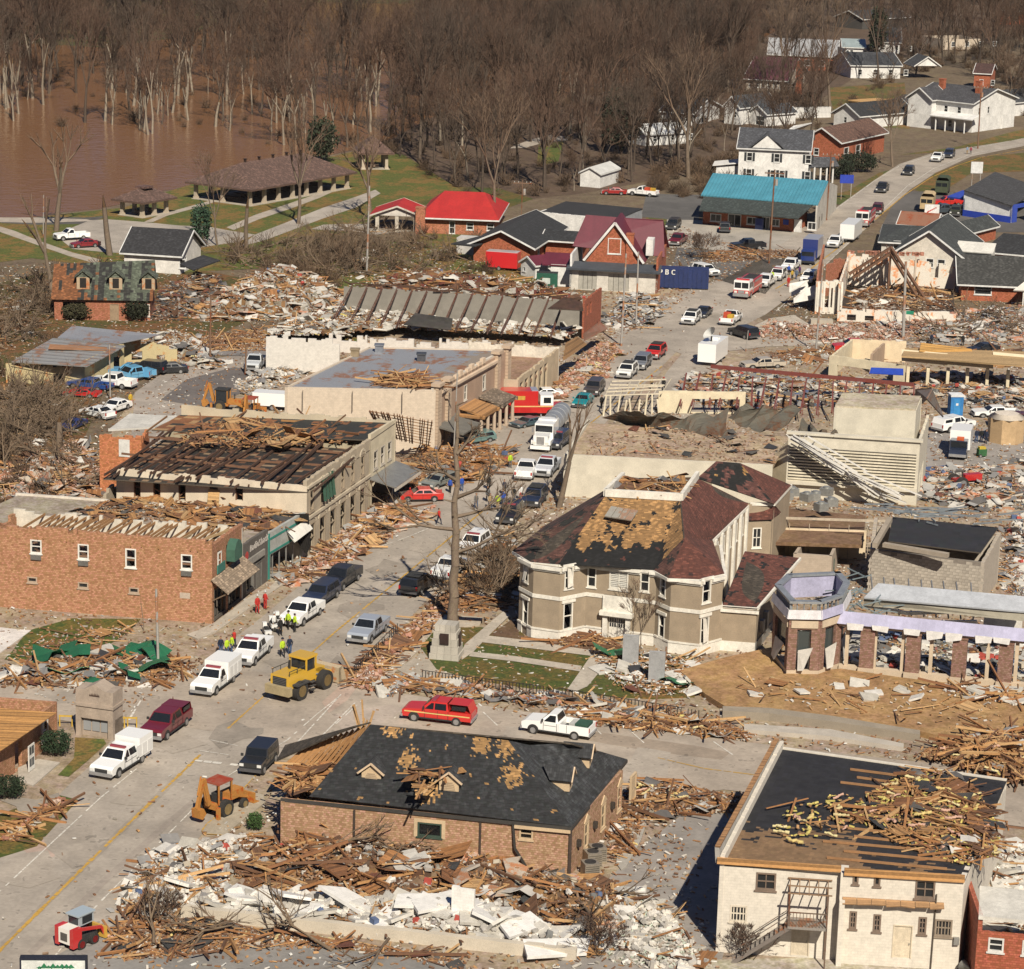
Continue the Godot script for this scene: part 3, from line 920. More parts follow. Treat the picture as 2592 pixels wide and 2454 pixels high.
# ---------------------------------------------------------------- the left side of the main street and the streets behind it
func buildings_left()->void:
	rng.seed=100
	var brick:=mt("brick",.47,.265,.16)
	var white_frame:=mp(.8,.78,.72)
	var tan_trim:=mp(.55,.45,.33)
	# L0 corner bank office with its roof torn down to yellow boards
	var o:=thing("brick_office", "low brick office at the street corner with roof torn to yellow boards", "building",V(-37.86,0,-196.35))
	var t:=wall_at(o,V(-38.54,0,-193.02),V(-37.86,0,-196.35),3.2,brick)
	pass
	t=wall_at(o,V(-37.86,0,-196.35),V(-35.85,0,-204.35),3.2,brick,[[.2,.05,1.3,2.3],[5.09,.59,1.12,1.94]])
	window(o,t,5.4,.7,1.0,1.7,white_frame,1,2)
	var leaf:=MB.new()
	leaf.bx(.2,1.3,.2,2.3,1.1,1.16)
	var lf:=part("door",leaf,white_frame,o,t)
	var gl:=MB.new()
	for y in [.55,1.5]:
		for x in [.36,.8]:
			gl.bx(x,x+.36,y,y+.65,1.09,1.17)
	part("pane",gl,mt("glass",.05,.06,.07),lf)
	var back:=V(-35.85,0,-204.35)
	wall_at(o,back,back+V(-16,0,-2.4),3.2,brick)
	var m:=MB.new()
	var r0:=V(-38.81,3.4,-192.01)-o.position
	var r1:=V(-38.1,3.4,-192.54)-o.position
	for i in 22:
		var u0:=i/22.0
		var u1:=(i+.93)/22.0
		var a:=(V(-38.25,3.5,-191.2)).lerp(V(-35.29,3.5,-200.91),u0)-o.position
		var b:=(V(-38.25,3.5,-191.2)).lerp(V(-35.29,3.5,-200.91),u1)-o.position
		var w:=V(-14,rr(-.03,.03),-2.0)
		var bm:=MB.new()
		bm.slab(a,b,b+w,a+w,.06)
		var tone:=rr(.8,1.15)
		part("roof_board",bm,mt("board",.6*tone,.33*tone,.12*tone),o)
	# L1 drive-up cash machine kiosk
	o=thing("cash_kiosk", "small grey concrete kiosk with arched top and cash windows beside the brick office", "kiosk",V(-34.55,0,-205.38))
	t=frame(Vector3.ZERO,V(-32.24,0,-204.64)-o.position)
	var kw:=3.3
	m=MB.new()
	m.bx(0,kw,0,1.6,-1.8,-.35)
	m.bx(0,.45,0,2.6,-1.8,0)
	m.bx(kw-.45,kw,0,2.6,-1.8,0)
	m.bx(.45,kw-.45,1.6,2.6,-1.8,.0)
	m.bx(-.1,kw+.1,2.6,2.85,-1.9,.1)
	m.side(V2([0,2.85,kw,2.85,kw,4.0,kw*.8,4.0,kw*.5,4.5,kw*.2,4.0,0,4.0]),-1.8,-.05)
	part("shell",m,mp(.42,.34,.27),o,t)
	for i in 3:
		pb("window",[.55+i*.78,1.2+i*.78,.5,1.55,-.35,-.28],mt("glass",.25,.26,.27),o,t)
	m=MB.new()
	for i in 7:
		m.tri(V(1.2+i*.13,3.5,-.03),V(1.36+i*.13,3.5,-.03),V(1.28+i*.13,3.72+.12*sin(i*.52),-.03))
	part("emblem",m,mp(.06,.03,.02),o,t)
	for i in 4:
		o=thing("yellow_guard_rail",["yellow pipe guard rail left of the kiosk", "yellow pipe guard rail just right of the kiosk", "yellow pipe guard rail second from the kiosk", "yellow pipe guard rail farthest from the kiosk towards the street"][i], "guard rail",[V(-36.19,0,-207.39),V(-32.42,0,-207.05),V(-31.66,0,-207.33),V(-30.94,0,-207.39)][i])
		m=MB.new()
		for x in [.0,1.0]:
			m.tube(V(x,0,0),V(x,1.0,0),.06,.06,6,true)
		m.bx(-.06,1.06,.85,.97,-.05,.05)
		part("pipe",m,mp(.62,.4,.06),o)
	# L2 two-storey brick block with open roof
	o=thing("brick_building", "two-storey orange brick corner building with four sash windows and no roof", "building",V(-27.08,0,-235.99))
	pass
	pass
	var L2W:=[[5.12,5.48,1.02,1.24],[9.67,5.26,.98,1.38],[14.19,4.8,.97,1.75],[19.46,5.03,1,1.37]]
	var L2S:=[[4.78,2.64,.88,.5],[9.63,2.47,.95,.53],[14.51,2.37,.89,.5]]
	var sa:=V(-49.14,0,-239.65)
	var sb:=V(-27.08,0,-235.99)
	var sc:=V(-25.11,0,-243.95)
	t=wall_at(o,sa,sb,8.0,brick,L2W+L2S,.55,.4)
	for q in L2W:
		window(o,t,q[0],q[1],q[2],q[3],white_frame,1,2,true)
	for q in L2S:
		window(o,t,q[0],q[1],q[2],q[3],mp(.5,.38,.28),1,1)
		pb("boarding",[q[0]+.08,q[0]+q[2]-.08,q[1]+.08,q[1]+q[3]-.08,-.13,-.11],mt("board",.34,.15,.08),o,t)
	for i in [0,1,3]:
		var q=L2W[i]
		m=MB.new()
		m.bx(q[0]+.02,q[0]+q[2]-.02,q[1]-.62,q[1]-.15,-.1,.16)
		for k in 4:
			m.bx(q[0]+.08,q[0]+q[2]-.08,q[1]-.56+k*.1,q[1]-.52+k*.1,.16,.18)
		part("air_conditioner",m,mt("metal",.3,.29,.27),o,t)
	m=MB.new()
	var pq=[19.31,2.24,.97,.54]
	m.bx(pq[0],pq[0]+pq[2],pq[1],pq[1]+pq[3],-.05,.02)
	part("plaque",m,mp(.55,.45,.36),o,t)
	t=wall_at(o,sb,sc,7.5,mt("brick",.43,.23,.14),[[.5,.3,3.0,2.8],[4.2,.3,3.2,2.8],[1.41,4.72,.85,1.77],[3.69,4.55,2.03,1.93]],.2,.4)
	window(o,t,.5,.3,3.0,2.8,mp(.12,.1,.08),3,1,true)
	window(o,t,4.2,.3,3.2,2.8,mp(.12,.1,.08),3,1,true)
	window(o,t,1.55,4.7,.9,1.6,white_frame,1,2)
	m=MB.new()
	m.slab(V(-.2,3.1,1.7),V(8.2,3.1,1.7),V(8.2,4.3,.02),V(-.2,4.3,.02),.12)
	part("awning",m,mt("shingle",.5,.38,.27),o,t)
	for x in [.1,4.0,7.9]:
		m=MB.new()
		m.bar(V(x,2.2,.0),V(x,3.05,1.55),.1,.1)
		part("bracket",m,mp(.2,.13,.08),o,t)
	m=MB.new()
	m.side(V2([3.6,5.0,5.6,5.0,5.6,6.1,5.2,6.7,4.6,6.95,4.0,6.7,3.6,6.1]),.05,.9)
	part("window_awning",m,mt("cloth",.05,.13,.09),o,t)
	pb("sign_board",[1.2,3.2,4.4,5.2,.03,.12],mp(.05,.2,.16),o,t)
	var bk:=sc+(sa-sb)
	wall_at(o,sc,bk,7.3,mp(.7,.65,.55),[],.9,.3)
	wall_at(o,bk,sa,7.0,brick,[],.7,.3)
	block(o, "floor_boards",PackedVector2Array([flat(sa),flat(sb),flat(sc),flat(bk)]),5.4,5.6,mt("board",.2,.12,.08))
	var up:=V(0,6.9,0)
	joists(o,sa.lerp(sb,.12)+up,sb+up,bk.lerp(sc,.12)+up,sc+up,34,.07,.24,mp(.42,.23,.1), "joist",.16,.2)
	joists(o,sa.lerp(sb,.5)+up*1.04,sb+up*1.04,bk.lerp(sc,.5)+up*1.04,sc+up*1.04,4,.1,.24,mp(.55,.38,.2), "beam",.2,1.2)
	# L3 and L4 single-storey shops with one deep flat roof
	var l3a:=V(-25.11,0,-243.95)
	var l3b:=V(-23.32,0,-250.07)
	var l4b:=V(-20.37,0,-258.5)
	var deep:=(sa-sb).normalized()*30.0
	o=thing("radio_shop", "narrow dark fronted shop with round red logo beside the brick corner building", "shop",l3a)
	t=wall_at(o,l3a,l3b,5.3,mp(.13,.115,.1),[[.8,.4,1.9,2.5],[3.4,.1,1.4,2.6]],.15)
	window(o,t,.8,.4,1.9,2.5,mt("metal",.4,.38,.35),2,1,true)
	door(o,t,3.5,1.2,2.5,mt("metal",.3,.29,.27))
	letters(o,t, "RadioShack",V(1.7,3.95,.03),.85,mp(.5,.46,.42))
	m=MB.new()
	for i in 24:
		m.tri(V(.95,4.0,.03),V(.95+.42*cos(TAU*i/24),4.0+.42*sin(TAU*i/24),.03),V(.95+.42*cos(TAU*(i+1)/24),4.0+.42*sin(TAU*(i+1)/24),.03))
	part("round_logo",m,mp(.5,.06,.05),o,t)
	pb("sign_board",[1.0,5.2,3.0,3.6,.02,.2],mp(.3,.28,.25),o,t)
	block(o, "flat_roof",PackedVector2Array([flat(l3a+deep),flat(l3a),flat(l3b),flat(l3b+deep)]),4.5,4.75,mt("ground",.42,.36,.3))
	wall_at(o,l3a+deep,l3a,5.0,mp(.75,.7,.62),[],.4)
	o=thing("striped_shop", "grey shop front with teal stripes and torn hanging sign panel", "shop",l3b)
	t=wall_at(o,l3b,l4b,4.8,mp(.42,.43,.4),[[.6,.1,7.6,2.4]],.1)
	m=MB.new()
	for x in [1.6,3.2,4.8,6.4]:
		m.bx(x-.06,x+.06,.1,2.5,-.3,-.2)
	part("door_frames",m,mt("metal",.5,.5,.48),o,t)
	for y in [2.6,4.0]:
		pb("stripe",[.05,8.9,y,y+.22,.0,.04],mp(.03,.25,.2),o,t)
	m=MB.new()
	m.slab(V(4.4,2.9,.9),V(8.0,3.4,1.2),V(8.0,4.3,.5),V(4.4,3.8,.1),.12)
	part("sign_panel",m,mp(.7,.68,.62),o,t)
	pb("corner_strip",[.02,.32,0,4.7,.0,.08],mp(.03,.25,.2),o,t)
	block(o, "flat_roof",PackedVector2Array([flat(l3b+deep),flat(l3b),flat(l4b),flat(l4b+deep)]),4.2,4.4,mt("ground",.44,.38,.31))
	m=MB.new()
	var c0:=l4b-o.position
	torn_face(m,c0+V(-2.5,4.9,1.5),c0+V(.4,4.9,1.2),c0+V(.6,1.5,.9),c0+V(.2,.8,1.6),.5,func(q: Vector3)->Color: return Color(1,1,1)*(.8+.2*nz(q.x,q.z)))
	part("hanging_membrane",m,mt("cloth",.06,.055,.05),o)
	wall_at(o,l4b,l4b+deep,4.6,mp(.7,.64,.55))
	# L5 long cream and stone two-storey building,roof burnt open
	var s5a:=V(-20.3,0,-258.83)
	var s5b:=V(-15.05,0,-277.3)
	var s5z:=s5a+deep*.7
	o=thing("stone_building", "two-storey stone fronted building with cream side wall, five openings and charred roof", "building",s5a)
	pass
	var cream:=mt("stucco",.72,.62,.49)
	var L5W:=[[1.87,4.53,.74,2.04],[3.97,4.49,.78,2.09],[6.68,4.57,.77,1.99],[9.99,5.92,.88,.71],[12.73,5.17,.82,1.51]]
	t=wall_at(o,V(-39.93,7.4,-263.8)*V(1,0,1),s5a,7.4,cream,L5W,.35,.35)
	for q in L5W:
		m=MB.new()
		m.bx(q[0],q[0]+.08,q[1],q[1]+q[3],-.34,-.05)
		m.bx(q[0]+q[2]-.08,q[0]+q[2],q[1],q[1]+q[3],-.34,-.05)
		m.bar(V(q[0],q[1]+rr(.3,1.2),-.2),V(q[0]+q[2],q[1]+rr(.3,1.2),-.2),.06,.1)
		part("window_frame",m,mp(.22,.11,.06),o,t)
	m=MB.new()
	m.slab(V(L5W[3][0]-.1,L5W[3][1]-1.5,.4),V(L5W[3][0]+1.1,L5W[3][1]-1.5,.4),V(L5W[3][0]+1.1,L5W[3][1]+.15,.03),V(L5W[3][0]-.1,L5W[3][1]+.15,.03),.04)
	part("leaning_plywood",m,mt("board",.6,.4,.2),o,t)
	var stone:=mt("stucco",.46,.385,.29)
	var fw: Array=[]
	for i in 6:
		fw.append([.9+i*3.05,4.4,1.1,2.2])
		fw.append([.7+i*3.05,.2,1.7,2.9])
	t=wall_at(o,s5a,s5b,7.9,stone,fw,.3,.4)
	for q in fw:
		window(o,t,q[0],q[1],q[2],q[3],mp(.35,.28,.2),1,2,true)
		m=MB.new()
		var cx: float=q[0]+q[2]/2
		for k in 8:  # stone arch over the opening
			var u0:=PI*k/8
			var u1:=PI*(k+1)/8
			var rad: float=q[2]/2+.15
			var y: float=q[1]+q[3]
			m.slab(V(cx-rad*cos(u0),y+.5*sin(u0),.05),V(cx-rad*cos(u1),y+.5*sin(u1),.05),V(cx-(rad+.25)*cos(u1),y+.75*sin(u1),.05),V(cx-(rad+.25)*cos(u0),y+.75*sin(u0),.05),.05)
		part("arch",m,mt("stucco",.6,.52,.4),o,t)
	m=MB.new()
	m.bx(0,19.2,3.75,4.05,.0,.16)
	m.bx(0,6,7.0,7.25,.0,.2)
	part("stone_course",m,mt("stucco",.56,.48,.37),o,t)
	for i in 4:
		m=MB.new()
		m.slab(V(4.0+i*.9,4.8,.4),V(4.5+i*.9,4.7,.5),V(4.6+i*.9,7.2,.15),V(4.1+i*.9,7.3,.12),.05)
		part("torn_awning",m,mt("cloth",.04,.11,.07),o,t)
	var s5y:=s5b+deep*.75
	wall_at(o,s5b,s5y,7.2,mt("stucco",.42,.36,.25),[],.5)
	wall_at(o,s5y,s5z,5.5,stone,[],2.5)
	m=MB.new()
	torn_face(m,s5z-o.position+V(0,6.6,0),V(0,6.7,0),s5b-o.position+V(0,6.7,0),s5y-o.position+V(0,6.4,0),.7,func(q: Vector3)->Color:
		var k:=nz(q.x,q.z,.8)
		return Color(.03,.024,.02) if k>-.12 else (Color(.17,.085,.045) if k>-.3 else Color(.3,.2,.12)))
	part("charred_roof",m,mt("plain"),o)
	up=V(0,7.05,0)
	joists(o,s5z+up,s5a+up,s5y+up,s5b+up,46,.11,.24,mp(.1,.05,.03), "joist",.34,1.1)
	joists(o,s5z+up,s5y+up,s5a+up,s5b+up,12,.14,.2,mp(.2,.1,.055), "beam",.35,1.3)
	# L6 small brick upper storey with boarded white window behind
	o=thing("brick_wall_stub", "brick upper wall stub with one white boarded window behind the charred roof", "ruined wall",V(-44.4,6.6,-281.53)*V(1,0,1))
	t=wall_at(o,V(-44.4,6.6,-281.53)*V(1,0,1),V(-39.76,6.6,-280.68)*V(1,0,1),6.6,mt("brick",.55,.23,.11),[],.5)
	pb("window_panel",[2.2,3.4,4.2,6.1,.0,.06],mp(.75,.74,.7),o,t)
	wall_at(o,V(-39.76,6.6,-280.68)*V(1,0,1),V(-39.61,6.6,-285.89)*V(1,0,1),6.6,mt("brick",.55,.23,.11),[],1.5)
	m=MB.new()
	var q6:=V(-44.22,5.8,-286.59)-o.position
	m.slab(q6,V(-39.38,5.8,-288.46)-o.position,V(-37.12,5.8,-293.97)-o.position,V(-43.02,5.8,-294.57)-o.position,.2)
	part("white_roof_edge",m,mp(.6,.58,.53),o)
	# L7 cream faced building with black felt roof
	var s7b:=V(-12.75,0,-284.93)
	o=thing("cream_front_building", "two-storey cream fronted building with black felt roof and metal awning", "building",s5b)
	t=wall_at(o,s5b,s7b,8.3,mt("stucco",.62,.54,.4),[[1.0,4.2,1.2,2.0],[3.2,4.2,1.2,2.0],[5.4,4.2,1.2,2.0],[.6,.2,6.4,2.6]],.1)
	for x in [1.0,3.2,5.4]:
		window(o,t,x,4.2,1.2,2.0,mp(.5,.45,.38),1,2,true)
	m=MB.new()
	m.slab(V(-.3,2.9,3.0),V(8.0,2.9,3.0),V(8.0,3.6,.03),V(-.3,3.6,.03),.15)
	part("awning",m,mt("metal",.4,.4,.38),o,t)
	pb("awning_fascia",[-.3,8.0,2.45,2.9,2.86,2.98],mp(.6,.55,.46),o,t)
	wall_at(o,s7b,s7b+deep*.8,8.3,mt("stucco",.56,.48,.36),[],.4)
	wall_at(o,s7b+deep*.8,s5y,6,mt("brick",.5,.23,.12),[],2.0)
	m=MB.new()
	torn_face(m,deep*.8+V(0,7.2,0),V(0,7.7,0),s7b-o.position+V(0,7.9,0),s7b-o.position+deep*.8+V(0,7.2,0),.8,func(q: Vector3)->Color:
		var k:=nz(q.x,q.z,.5)+.35*nz(q.x,q.z,2.0)-clampf((-q.x-14)*.05,-.2,.6)
		return Color(.035,.032,.03) if k>-.1 else (Color(.24,.1,.04) if k>-.45 else Color(.4,.24,.11)))
	part("felt_roof",m,mt("plain"),o)
	joists(o,s5b+deep*.85+up,s5b+deep*.2+up,s7b+deep*.85+up,s7b+deep*.2+up,20,.1,.2,mp(.33,.17,.075), "rafter",.3,.6)
	# L8 collapsed lattice of roof battens beside the tan building
	o=thing("collapsed_roof_lattice", "collapsed sloping lattice of brown roof battens against the tan brick building", "collapsed roof",V(-11.61,0,-305.52))
	var k0:=V(-16.4,6.5,-296.65)
	var k1:=V(-8.9,6.2,-293.09)
	var k2:=V(-9.67,.8,-303.35)
	var k3:=V(-15.06,3,-298.85)
	joists(o,k0,k1,k3,k2,20,.1,.2,mp(.22,.11,.06), "rafter",.08,.15)
	joists(o,k0,k3,k1,k2,9,.1,.08,mp(.32,.18,.09), "batten",.05,.1)
	tan_building(deep)
	# L10 low gap shop
	o=thing("gap_shop_walls", "low tan shop walls standing open between the tan building and the white block ruin", "ruined shop",V(-1.27,0,-325.4))
	var ga:=V(.4,0,-325.12)
	var gb:=V(5.68,0,-345.04)
	t=wall_at(o,ga,gb,4.4,mt("stucco",.55,.44,.31),[[1.0,.2,1.6,3.4],[3.4,.2,1.6,3.4],[5.8,.2,1.6,3.4],[8.2,.2,1.6,3.4],[10.6,.2,1.6,3.4],[13,.2,1.6,3.4]],.4)
	wall_at(o,gb,gb+deep*.4,4.6,mp(.72,.66,.56),[],.6)
	block(o, "floor_rubble",PackedVector2Array([flat(ga+deep*.4),flat(ga),flat(gb),flat(gb+deep*.4)]),2.6,2.9,mt("ground",.4,.25,.17))
	wall_at(o,ga+deep*.4,ga,4.2,mt("stucco",.5,.42,.31))
	# L11 white block ruin with leaning roof trusses
	var wa:=V(-32.69,0,-346.62)
	o=thing("white_block_ruin", "long white painted block ruin with steel roof trusses fallen against its grey back wall", "ruined building",wa)
	t=wall_at(o,wa,wa+V(9.7,0,1.3),4.6,mt("block",.62,.59,.54),[],1.3)
	var ra:=V(-24.84,0,-380.88)
	var rb:=V(9.63,0,-374.05)
	wall_at(o,ra,rb,5.2,mt("stucco",.27,.25,.22),[],.5)
	wall_at(o,V(-26.82,0,-359.04),V(-.01,0,-356.78),2.6,mt("block",.6,.56,.51),[],2.4,.5)
	for i in 15:  # steel bar trusses leaning from the floor to the wall head
		var u:=(i+.6)/16.0
		var top:=ra.lerp(rb,u)+V(0,5.1,.4)-o.position
		var foot:=ra.lerp(rb,u)+V(-2.0+rr(-.3,.3),1.4,9.0+rr(-.5,.5))-o.position
		m=MB.new()
		m.bar(foot,top,.12,.14)
		m.bar(foot+V(0,.55,.1),top+V(0,.4,.1),.09,.1)
		for k in 10:
			var p0:=foot.lerp(top,k/10.0)
			var p1:=foot.lerp(top,(k+1)/10.0)+V(0,.5,.1)
			m.bar(p0 if k % 2 else p0+V(0,.5,.1),p1 if k % 2 else p1-V(0,.5,.1),.05,.05)
		part("roof_truss",m,mw(.13,.07,.05),o)
	m=MB.new()
	var f0:=V(-15.64,2.4,-367.34)-o.position
	torn_face(m,f0,V(-9.01,2.2,-365.48)-o.position,V(-8.83,3.6,-366.7)-o.position,V(-14.2,3.4,-370.88)-o.position,.6,func(q: Vector3)->Color: return Color(.05,.045,.04)*(1.0+.6*nz(q.x,q.z,2)))
	part("roof_felt",m,mt("plain"),o)
	m=MB.new()
	torn_face(m,V(4.24,5.4,-366.46)-o.position,V(9.17,5.4,-365.88)-o.position,V(8.94,6.2,-368.26)-o.position,V(6.45,6.6,-369.11)-o.position,.6,func(q: Vector3)->Color: return Color(.06,.03,.02)*(1.0+.6*nz(q.x,q.z,2)))
	part("rusted_roof_sheet",m,mt("plain"),o)
	m=MB.new()
	for i in 40:
		m.bar(ra.lerp(rb,i/40.0)+V(0,rr(5.1,5.5),rr(-2,.3))-o.position,ra.lerp(rb,(i+rr(1,5))/42.0)+V(0,rr(5.1,5.6),rr(-2,.3))-o.position,.2,.15)
	part("charred_timber",m,mp(.09,.045,.025),o)
	t=wall_at(o,V(9.48,0,-372.76),V(12.14,0,-383.58),5.6,mt("brick",.36,.12,.07),[[1.5,3.0,1.0,1.6],[3.6,3.0,1.0,1.6]],.5)
	m=MB.new()
	m.slab(V(9.25,2.6,-358.62)-o.position,V(12.65,2.6,-367.85)-o.position,V(11.5,3.6,-367.73)-o.position,V(9.09,3.6,-358.54)-o.position,.12)
	part("awning",m,mt("roof_metal",.3,.17,.12),o)
	m=MB.new()
	m.slab(V(6.27,3,-343.36)-o.position,V(9.51,3,-354.28)-o.position,V(8.1,4.6,-351.58)-o.position,V(6.62,4.6,-347.2)-o.position,.15)
	part("wood_canopy",m,mt("board",.3,.18,.09),o)
	# cream tin shed
	o=thing("tin_shed", "cream tin shed with grey roof and torn end beside the junked trucks", "shed",V(-54.41,0,-333.94))
	var tin:=mw(.6,.5,.28)
	wall_at(o,V(-64.46,0,-334.22),V(-54.41,0,-333.94),2.6,tin,[[6,0,1.5,1.4]],.5)
	t=wall_at(o,V(-54.41,0,-333.94),V(-50.6,0,-342),3.2,tin,[[6.5,.1,1.6,2.4]],.05,.2, "wall",4.0)
	wall_at(o,V(-50.99,0,-344.73),V(-44.42,0,-347.31),4.2,tin,[[.97,1.07,1.43,1.15],[4.3,.57,1.08,1.01]],.6,.2, "wall",2.6)
	var tr:=mt("roof_metal",.33,.33,.33)
	m=MB.new()
	m.slab(V(-63.64,2.9,-333.78)-o.position,V(-53.79,3,-331.7)-o.position,V(-50.24,3.9,-340.58)-o.position,V(-60.2,3.9,-344.18)-o.position,.12)
	part("roof",m,tr,o)
	m=MB.new()
	m.slab(V(-59.54,4,-344.13)-o.position,V(-51.33,4.1,-340.95)-o.position,V(-46.46,4.4,-346.01)-o.position,V(-58.31,4.8,-348.32)-o.position,.12)
	var rf:=part("rear_roof",m,mt("roof_metal",.29,.3,.33),o)
	for i in 9:
		m=MB.new()
		m.bar((V(-63.55,3,-333.32)).lerp(V(-60.12,4,-343.7),i/8.0)-o.position,(V(-53.72,3.1,-331.23)).lerp(V(-50.17,4,-340.1),i/8.0)-o.position,.06,.05)
		part("roof_rib",m,mt("roof_metal",.27,.27,.27),o)
	m=MB.new()
	m.slab(V(-59.76,3.7,-338.29)-o.position,V(-52.3,3.7,-338.19)-o.position,V(-52.45,3.8,-339.96)-o.position,V(-59.98,3.8,-340.86)-o.position,.04)
	part("fallen_panel",m,mp(.36,.18,.09),o)
	green_roof_house()
	# white gabled house with black roof
	o=house("white_gable_house", "white gabled house with torn black roof beside the riverside lot",[V(-61.46,0,-416.43),-.197,9.08,10.45],3.0,mp(.78,.75,.7),[3.2,.6,mt("shingle",.05,.05,.055),true,.0],[[9,1.0,1,1.4]],[[2,1,1,1.4]])
	m=MB.new()
	m.slab(V(-51.47,3.2,-406.13)-o.position,V(-48.94,3,-402.17)-o.position,V(-45.92,3,-411.42)-o.position,V(-48.65,3.6,-412.36)-o.position,.15)
	var om:=MB.new()
	for v in m.v:
		om.v.append(v.rotated(Vector3.UP,-o.rotation.y))
	for v in m.n:
		om.n.append(v.rotated(Vector3.UP,-o.rotation.y))
	om.c=m.c
	part("porch_roof",om,mt("shingle",.05,.05,.055),o)


func letters(o: Node3D,t: Transform3D,text: String,at: Vector3,size: float,material: Material,squeeze:=1.0)->void:
	var tm:=TextMesh.new()
	var f:=SystemFont.new()
	f.font_names=PackedStringArray(["Droid Sans"])
	f.font_weight=700
	tm.font=f
	tm.text=text
	tm.font_size=32
	tm.pixel_size=size/32.0
	tm.depth=.04
	tm.horizontal_alignment=HORIZONTAL_ALIGNMENT_LEFT
	tm.vertical_alignment=VERTICAL_ALIGNMENT_BOTTOM
	pm("lettering",tm,material,o,t*Transform3D(Basis().scaled(V(squeeze,1,1)),at))


func tan_building(deep: Vector3)->void:
	var a:=V(-9.06,7.6,-302.9)*V(1,0,1)
	var b:=V(-.84,0,-326.94)
	var o:=thing("tan_brick_building", "big tan brick building with stone pilasters, porticoes and grey membrane roof", "building",a)
	var tan:=mt("stucco",.53,.40,.29)
	var side:=mt("block",.56,.47,.37)
	pass
	var h:=7.6
	var c:=V(-26.34,7.6,-302.28)*V(1,0,1)
	var a2:=V(-9.06,7.6,-302.9)*V(1,0,1)
	wall_at(o,c,a2,h,side)
	var t:=wall_at(o,a,b,h,mt("stucco",.43,.3,.22),[[4,4.4,1.0,1.8],[9.5,4.4,1.0,1.8],[16,4.4,1.0,1.8],[3,.1,2.2,2.8],[8,.1,5.5,2.9],[16,.1,2.2,2.8]])
	for x in [4.0,9.5,16.0]:
		window(o,t,x,4.4,1.0,1.8,mp(.65,.6,.52),1,2)
	for x in [3.0,8.0,16.0]:
		window(o,t,x,.1,5.5 if x==8 else 2.2,2.8,mp(.3,.22,.16),2,1)
	var d:=b+(c-a2)
	wall_at(o,b,d,h,side)
	wall_at(o,d,c,h,side)
	var L:=(b-a).length()
	for x in [.0,3.2,L-5.0,L-1.2]:
		var m:=MB.new()
		for i in 19:
			m.bx(x+.0,x+1.2,i*.42,i*.42+.38,.0,.35)
		m.bx(x+.06,x+1.14,0,8.0,-.3,.3)
		m.bx(x-.2,x+1.4,8.0,8.35,-.5,.6)
		part("pilaster",m,mt("stucco",.55,.42,.31),o,t)
	var m:=MB.new()
	m.bx(1.2,L-5,7.0,7.3,0,.4)
	m.bx(1.4,L-5,6.7,7.0,0,.22)
	for i in 12:
		m.bx(1.6+i*1.3,2.6+i*1.3,7.3,7.75+.25*(i % 3),-.4,.0)
	part("cornice",m,mt("stucco",.68,.53,.4),o,t)
	for x in [8.0,14.6]:  # porticoes over the doors
		m=MB.new()
		m.slab(V(x,3.2,3.0),V(x+5.4,3.2,3.0),V(x+5.4,3.9,.02),V(x,3.9,.02),.2)
		m.bx(x,x+5.4,2.75,3.15,2.6,2.95)
		m.bx(x,x+.3,2.75,3.15,.05,3.2)
		m.bx(x+5.1,x+5.4,2.75,3.15,.05,3.2)
		part("portico",m,mt("shingle",.3,.23,.17) if x>10 else mt("board",.45,.25,.11),o,t)
		for k in [.3,2.6,4.9]:
			m=MB.new()
			m.tube(V(x+k,0,2.7),V(x+k,2.75,2.7),.24,.2,10)
			m.bx(x+k-.3,x+k+.3,0,.25,2.4,3.0)
			part("column",m,mt("stucco",.5,.39,.3),o,t)
	m=MB.new()
	m.slab(V(.4,2.7,3.4),V(6.4,2.7,3.4),V(6.4,3.3,.02),V(.4,3.3,.02),.2)
	part("side_awning",m,mp(.16,.15,.13),o,t)
	m=MB.new()
	var r:=[c-o.position,a2-o.position,b-o.position,d-o.position]
	torn_face(m,r[0]+V(0,7.45,0),r[1]+V(0,7.45,0),r[2]+V(0,7.5,0),r[3]+V(0,7.5,0),.9,func(q: Vector3)->Color:
		var u: float=(q-r[0]).dot((r[1]-r[0]).normalized())-.35*(r[0]-q).z
		var k:=u+2.5*nz(q.x,q.z,.5)
		return Color(.33,.345,.37) if k<14.5 else Color(.36,.3,.24))
	part("membrane_roof",m,mt("roof_metal"),o)
	for s in [[.0,.5],[.52,1.0]]:
		m=MB.new()
		m.bar(r[2].lerp(r[1],s[0])+V(-.4,7.6,0),r[2].lerp(r[1],s[1])+V(-.4,7.6,0),.3,.4)
		part("coping",m,mp(.7,.64,.55),o)
	m=MB.new()
	for k in 3:
		m.bar(r[0].lerp(r[1],.12+.33*k)+V(0,5.0,.14),r[0].lerp(r[1],.12+.33*k)+V(0,7.3,.14),.5,.06)
	part("downpipes",m,mp(.3,.25,.2),o)
	var v:=MB.new()
	v.bx(-.5,.5,0,.8,-.5,.5)
	v.bx(-.6,.6,.8,.95,-.6,.6)
	part("roof_unit",v,mp(.28,.22,.14),o,TR(V(-19.48,7.5,-321.09)-o.position))
	part("roof_unit",v,mt("metal",.12,.13,.15),o,TR(V(-11.37,7.5,-319.56)-o.position))
	part("roof_unit",v,mt("metal",.3,.32,.36),o,TR(V(-16.71,7.5,-324.16)-o.position))


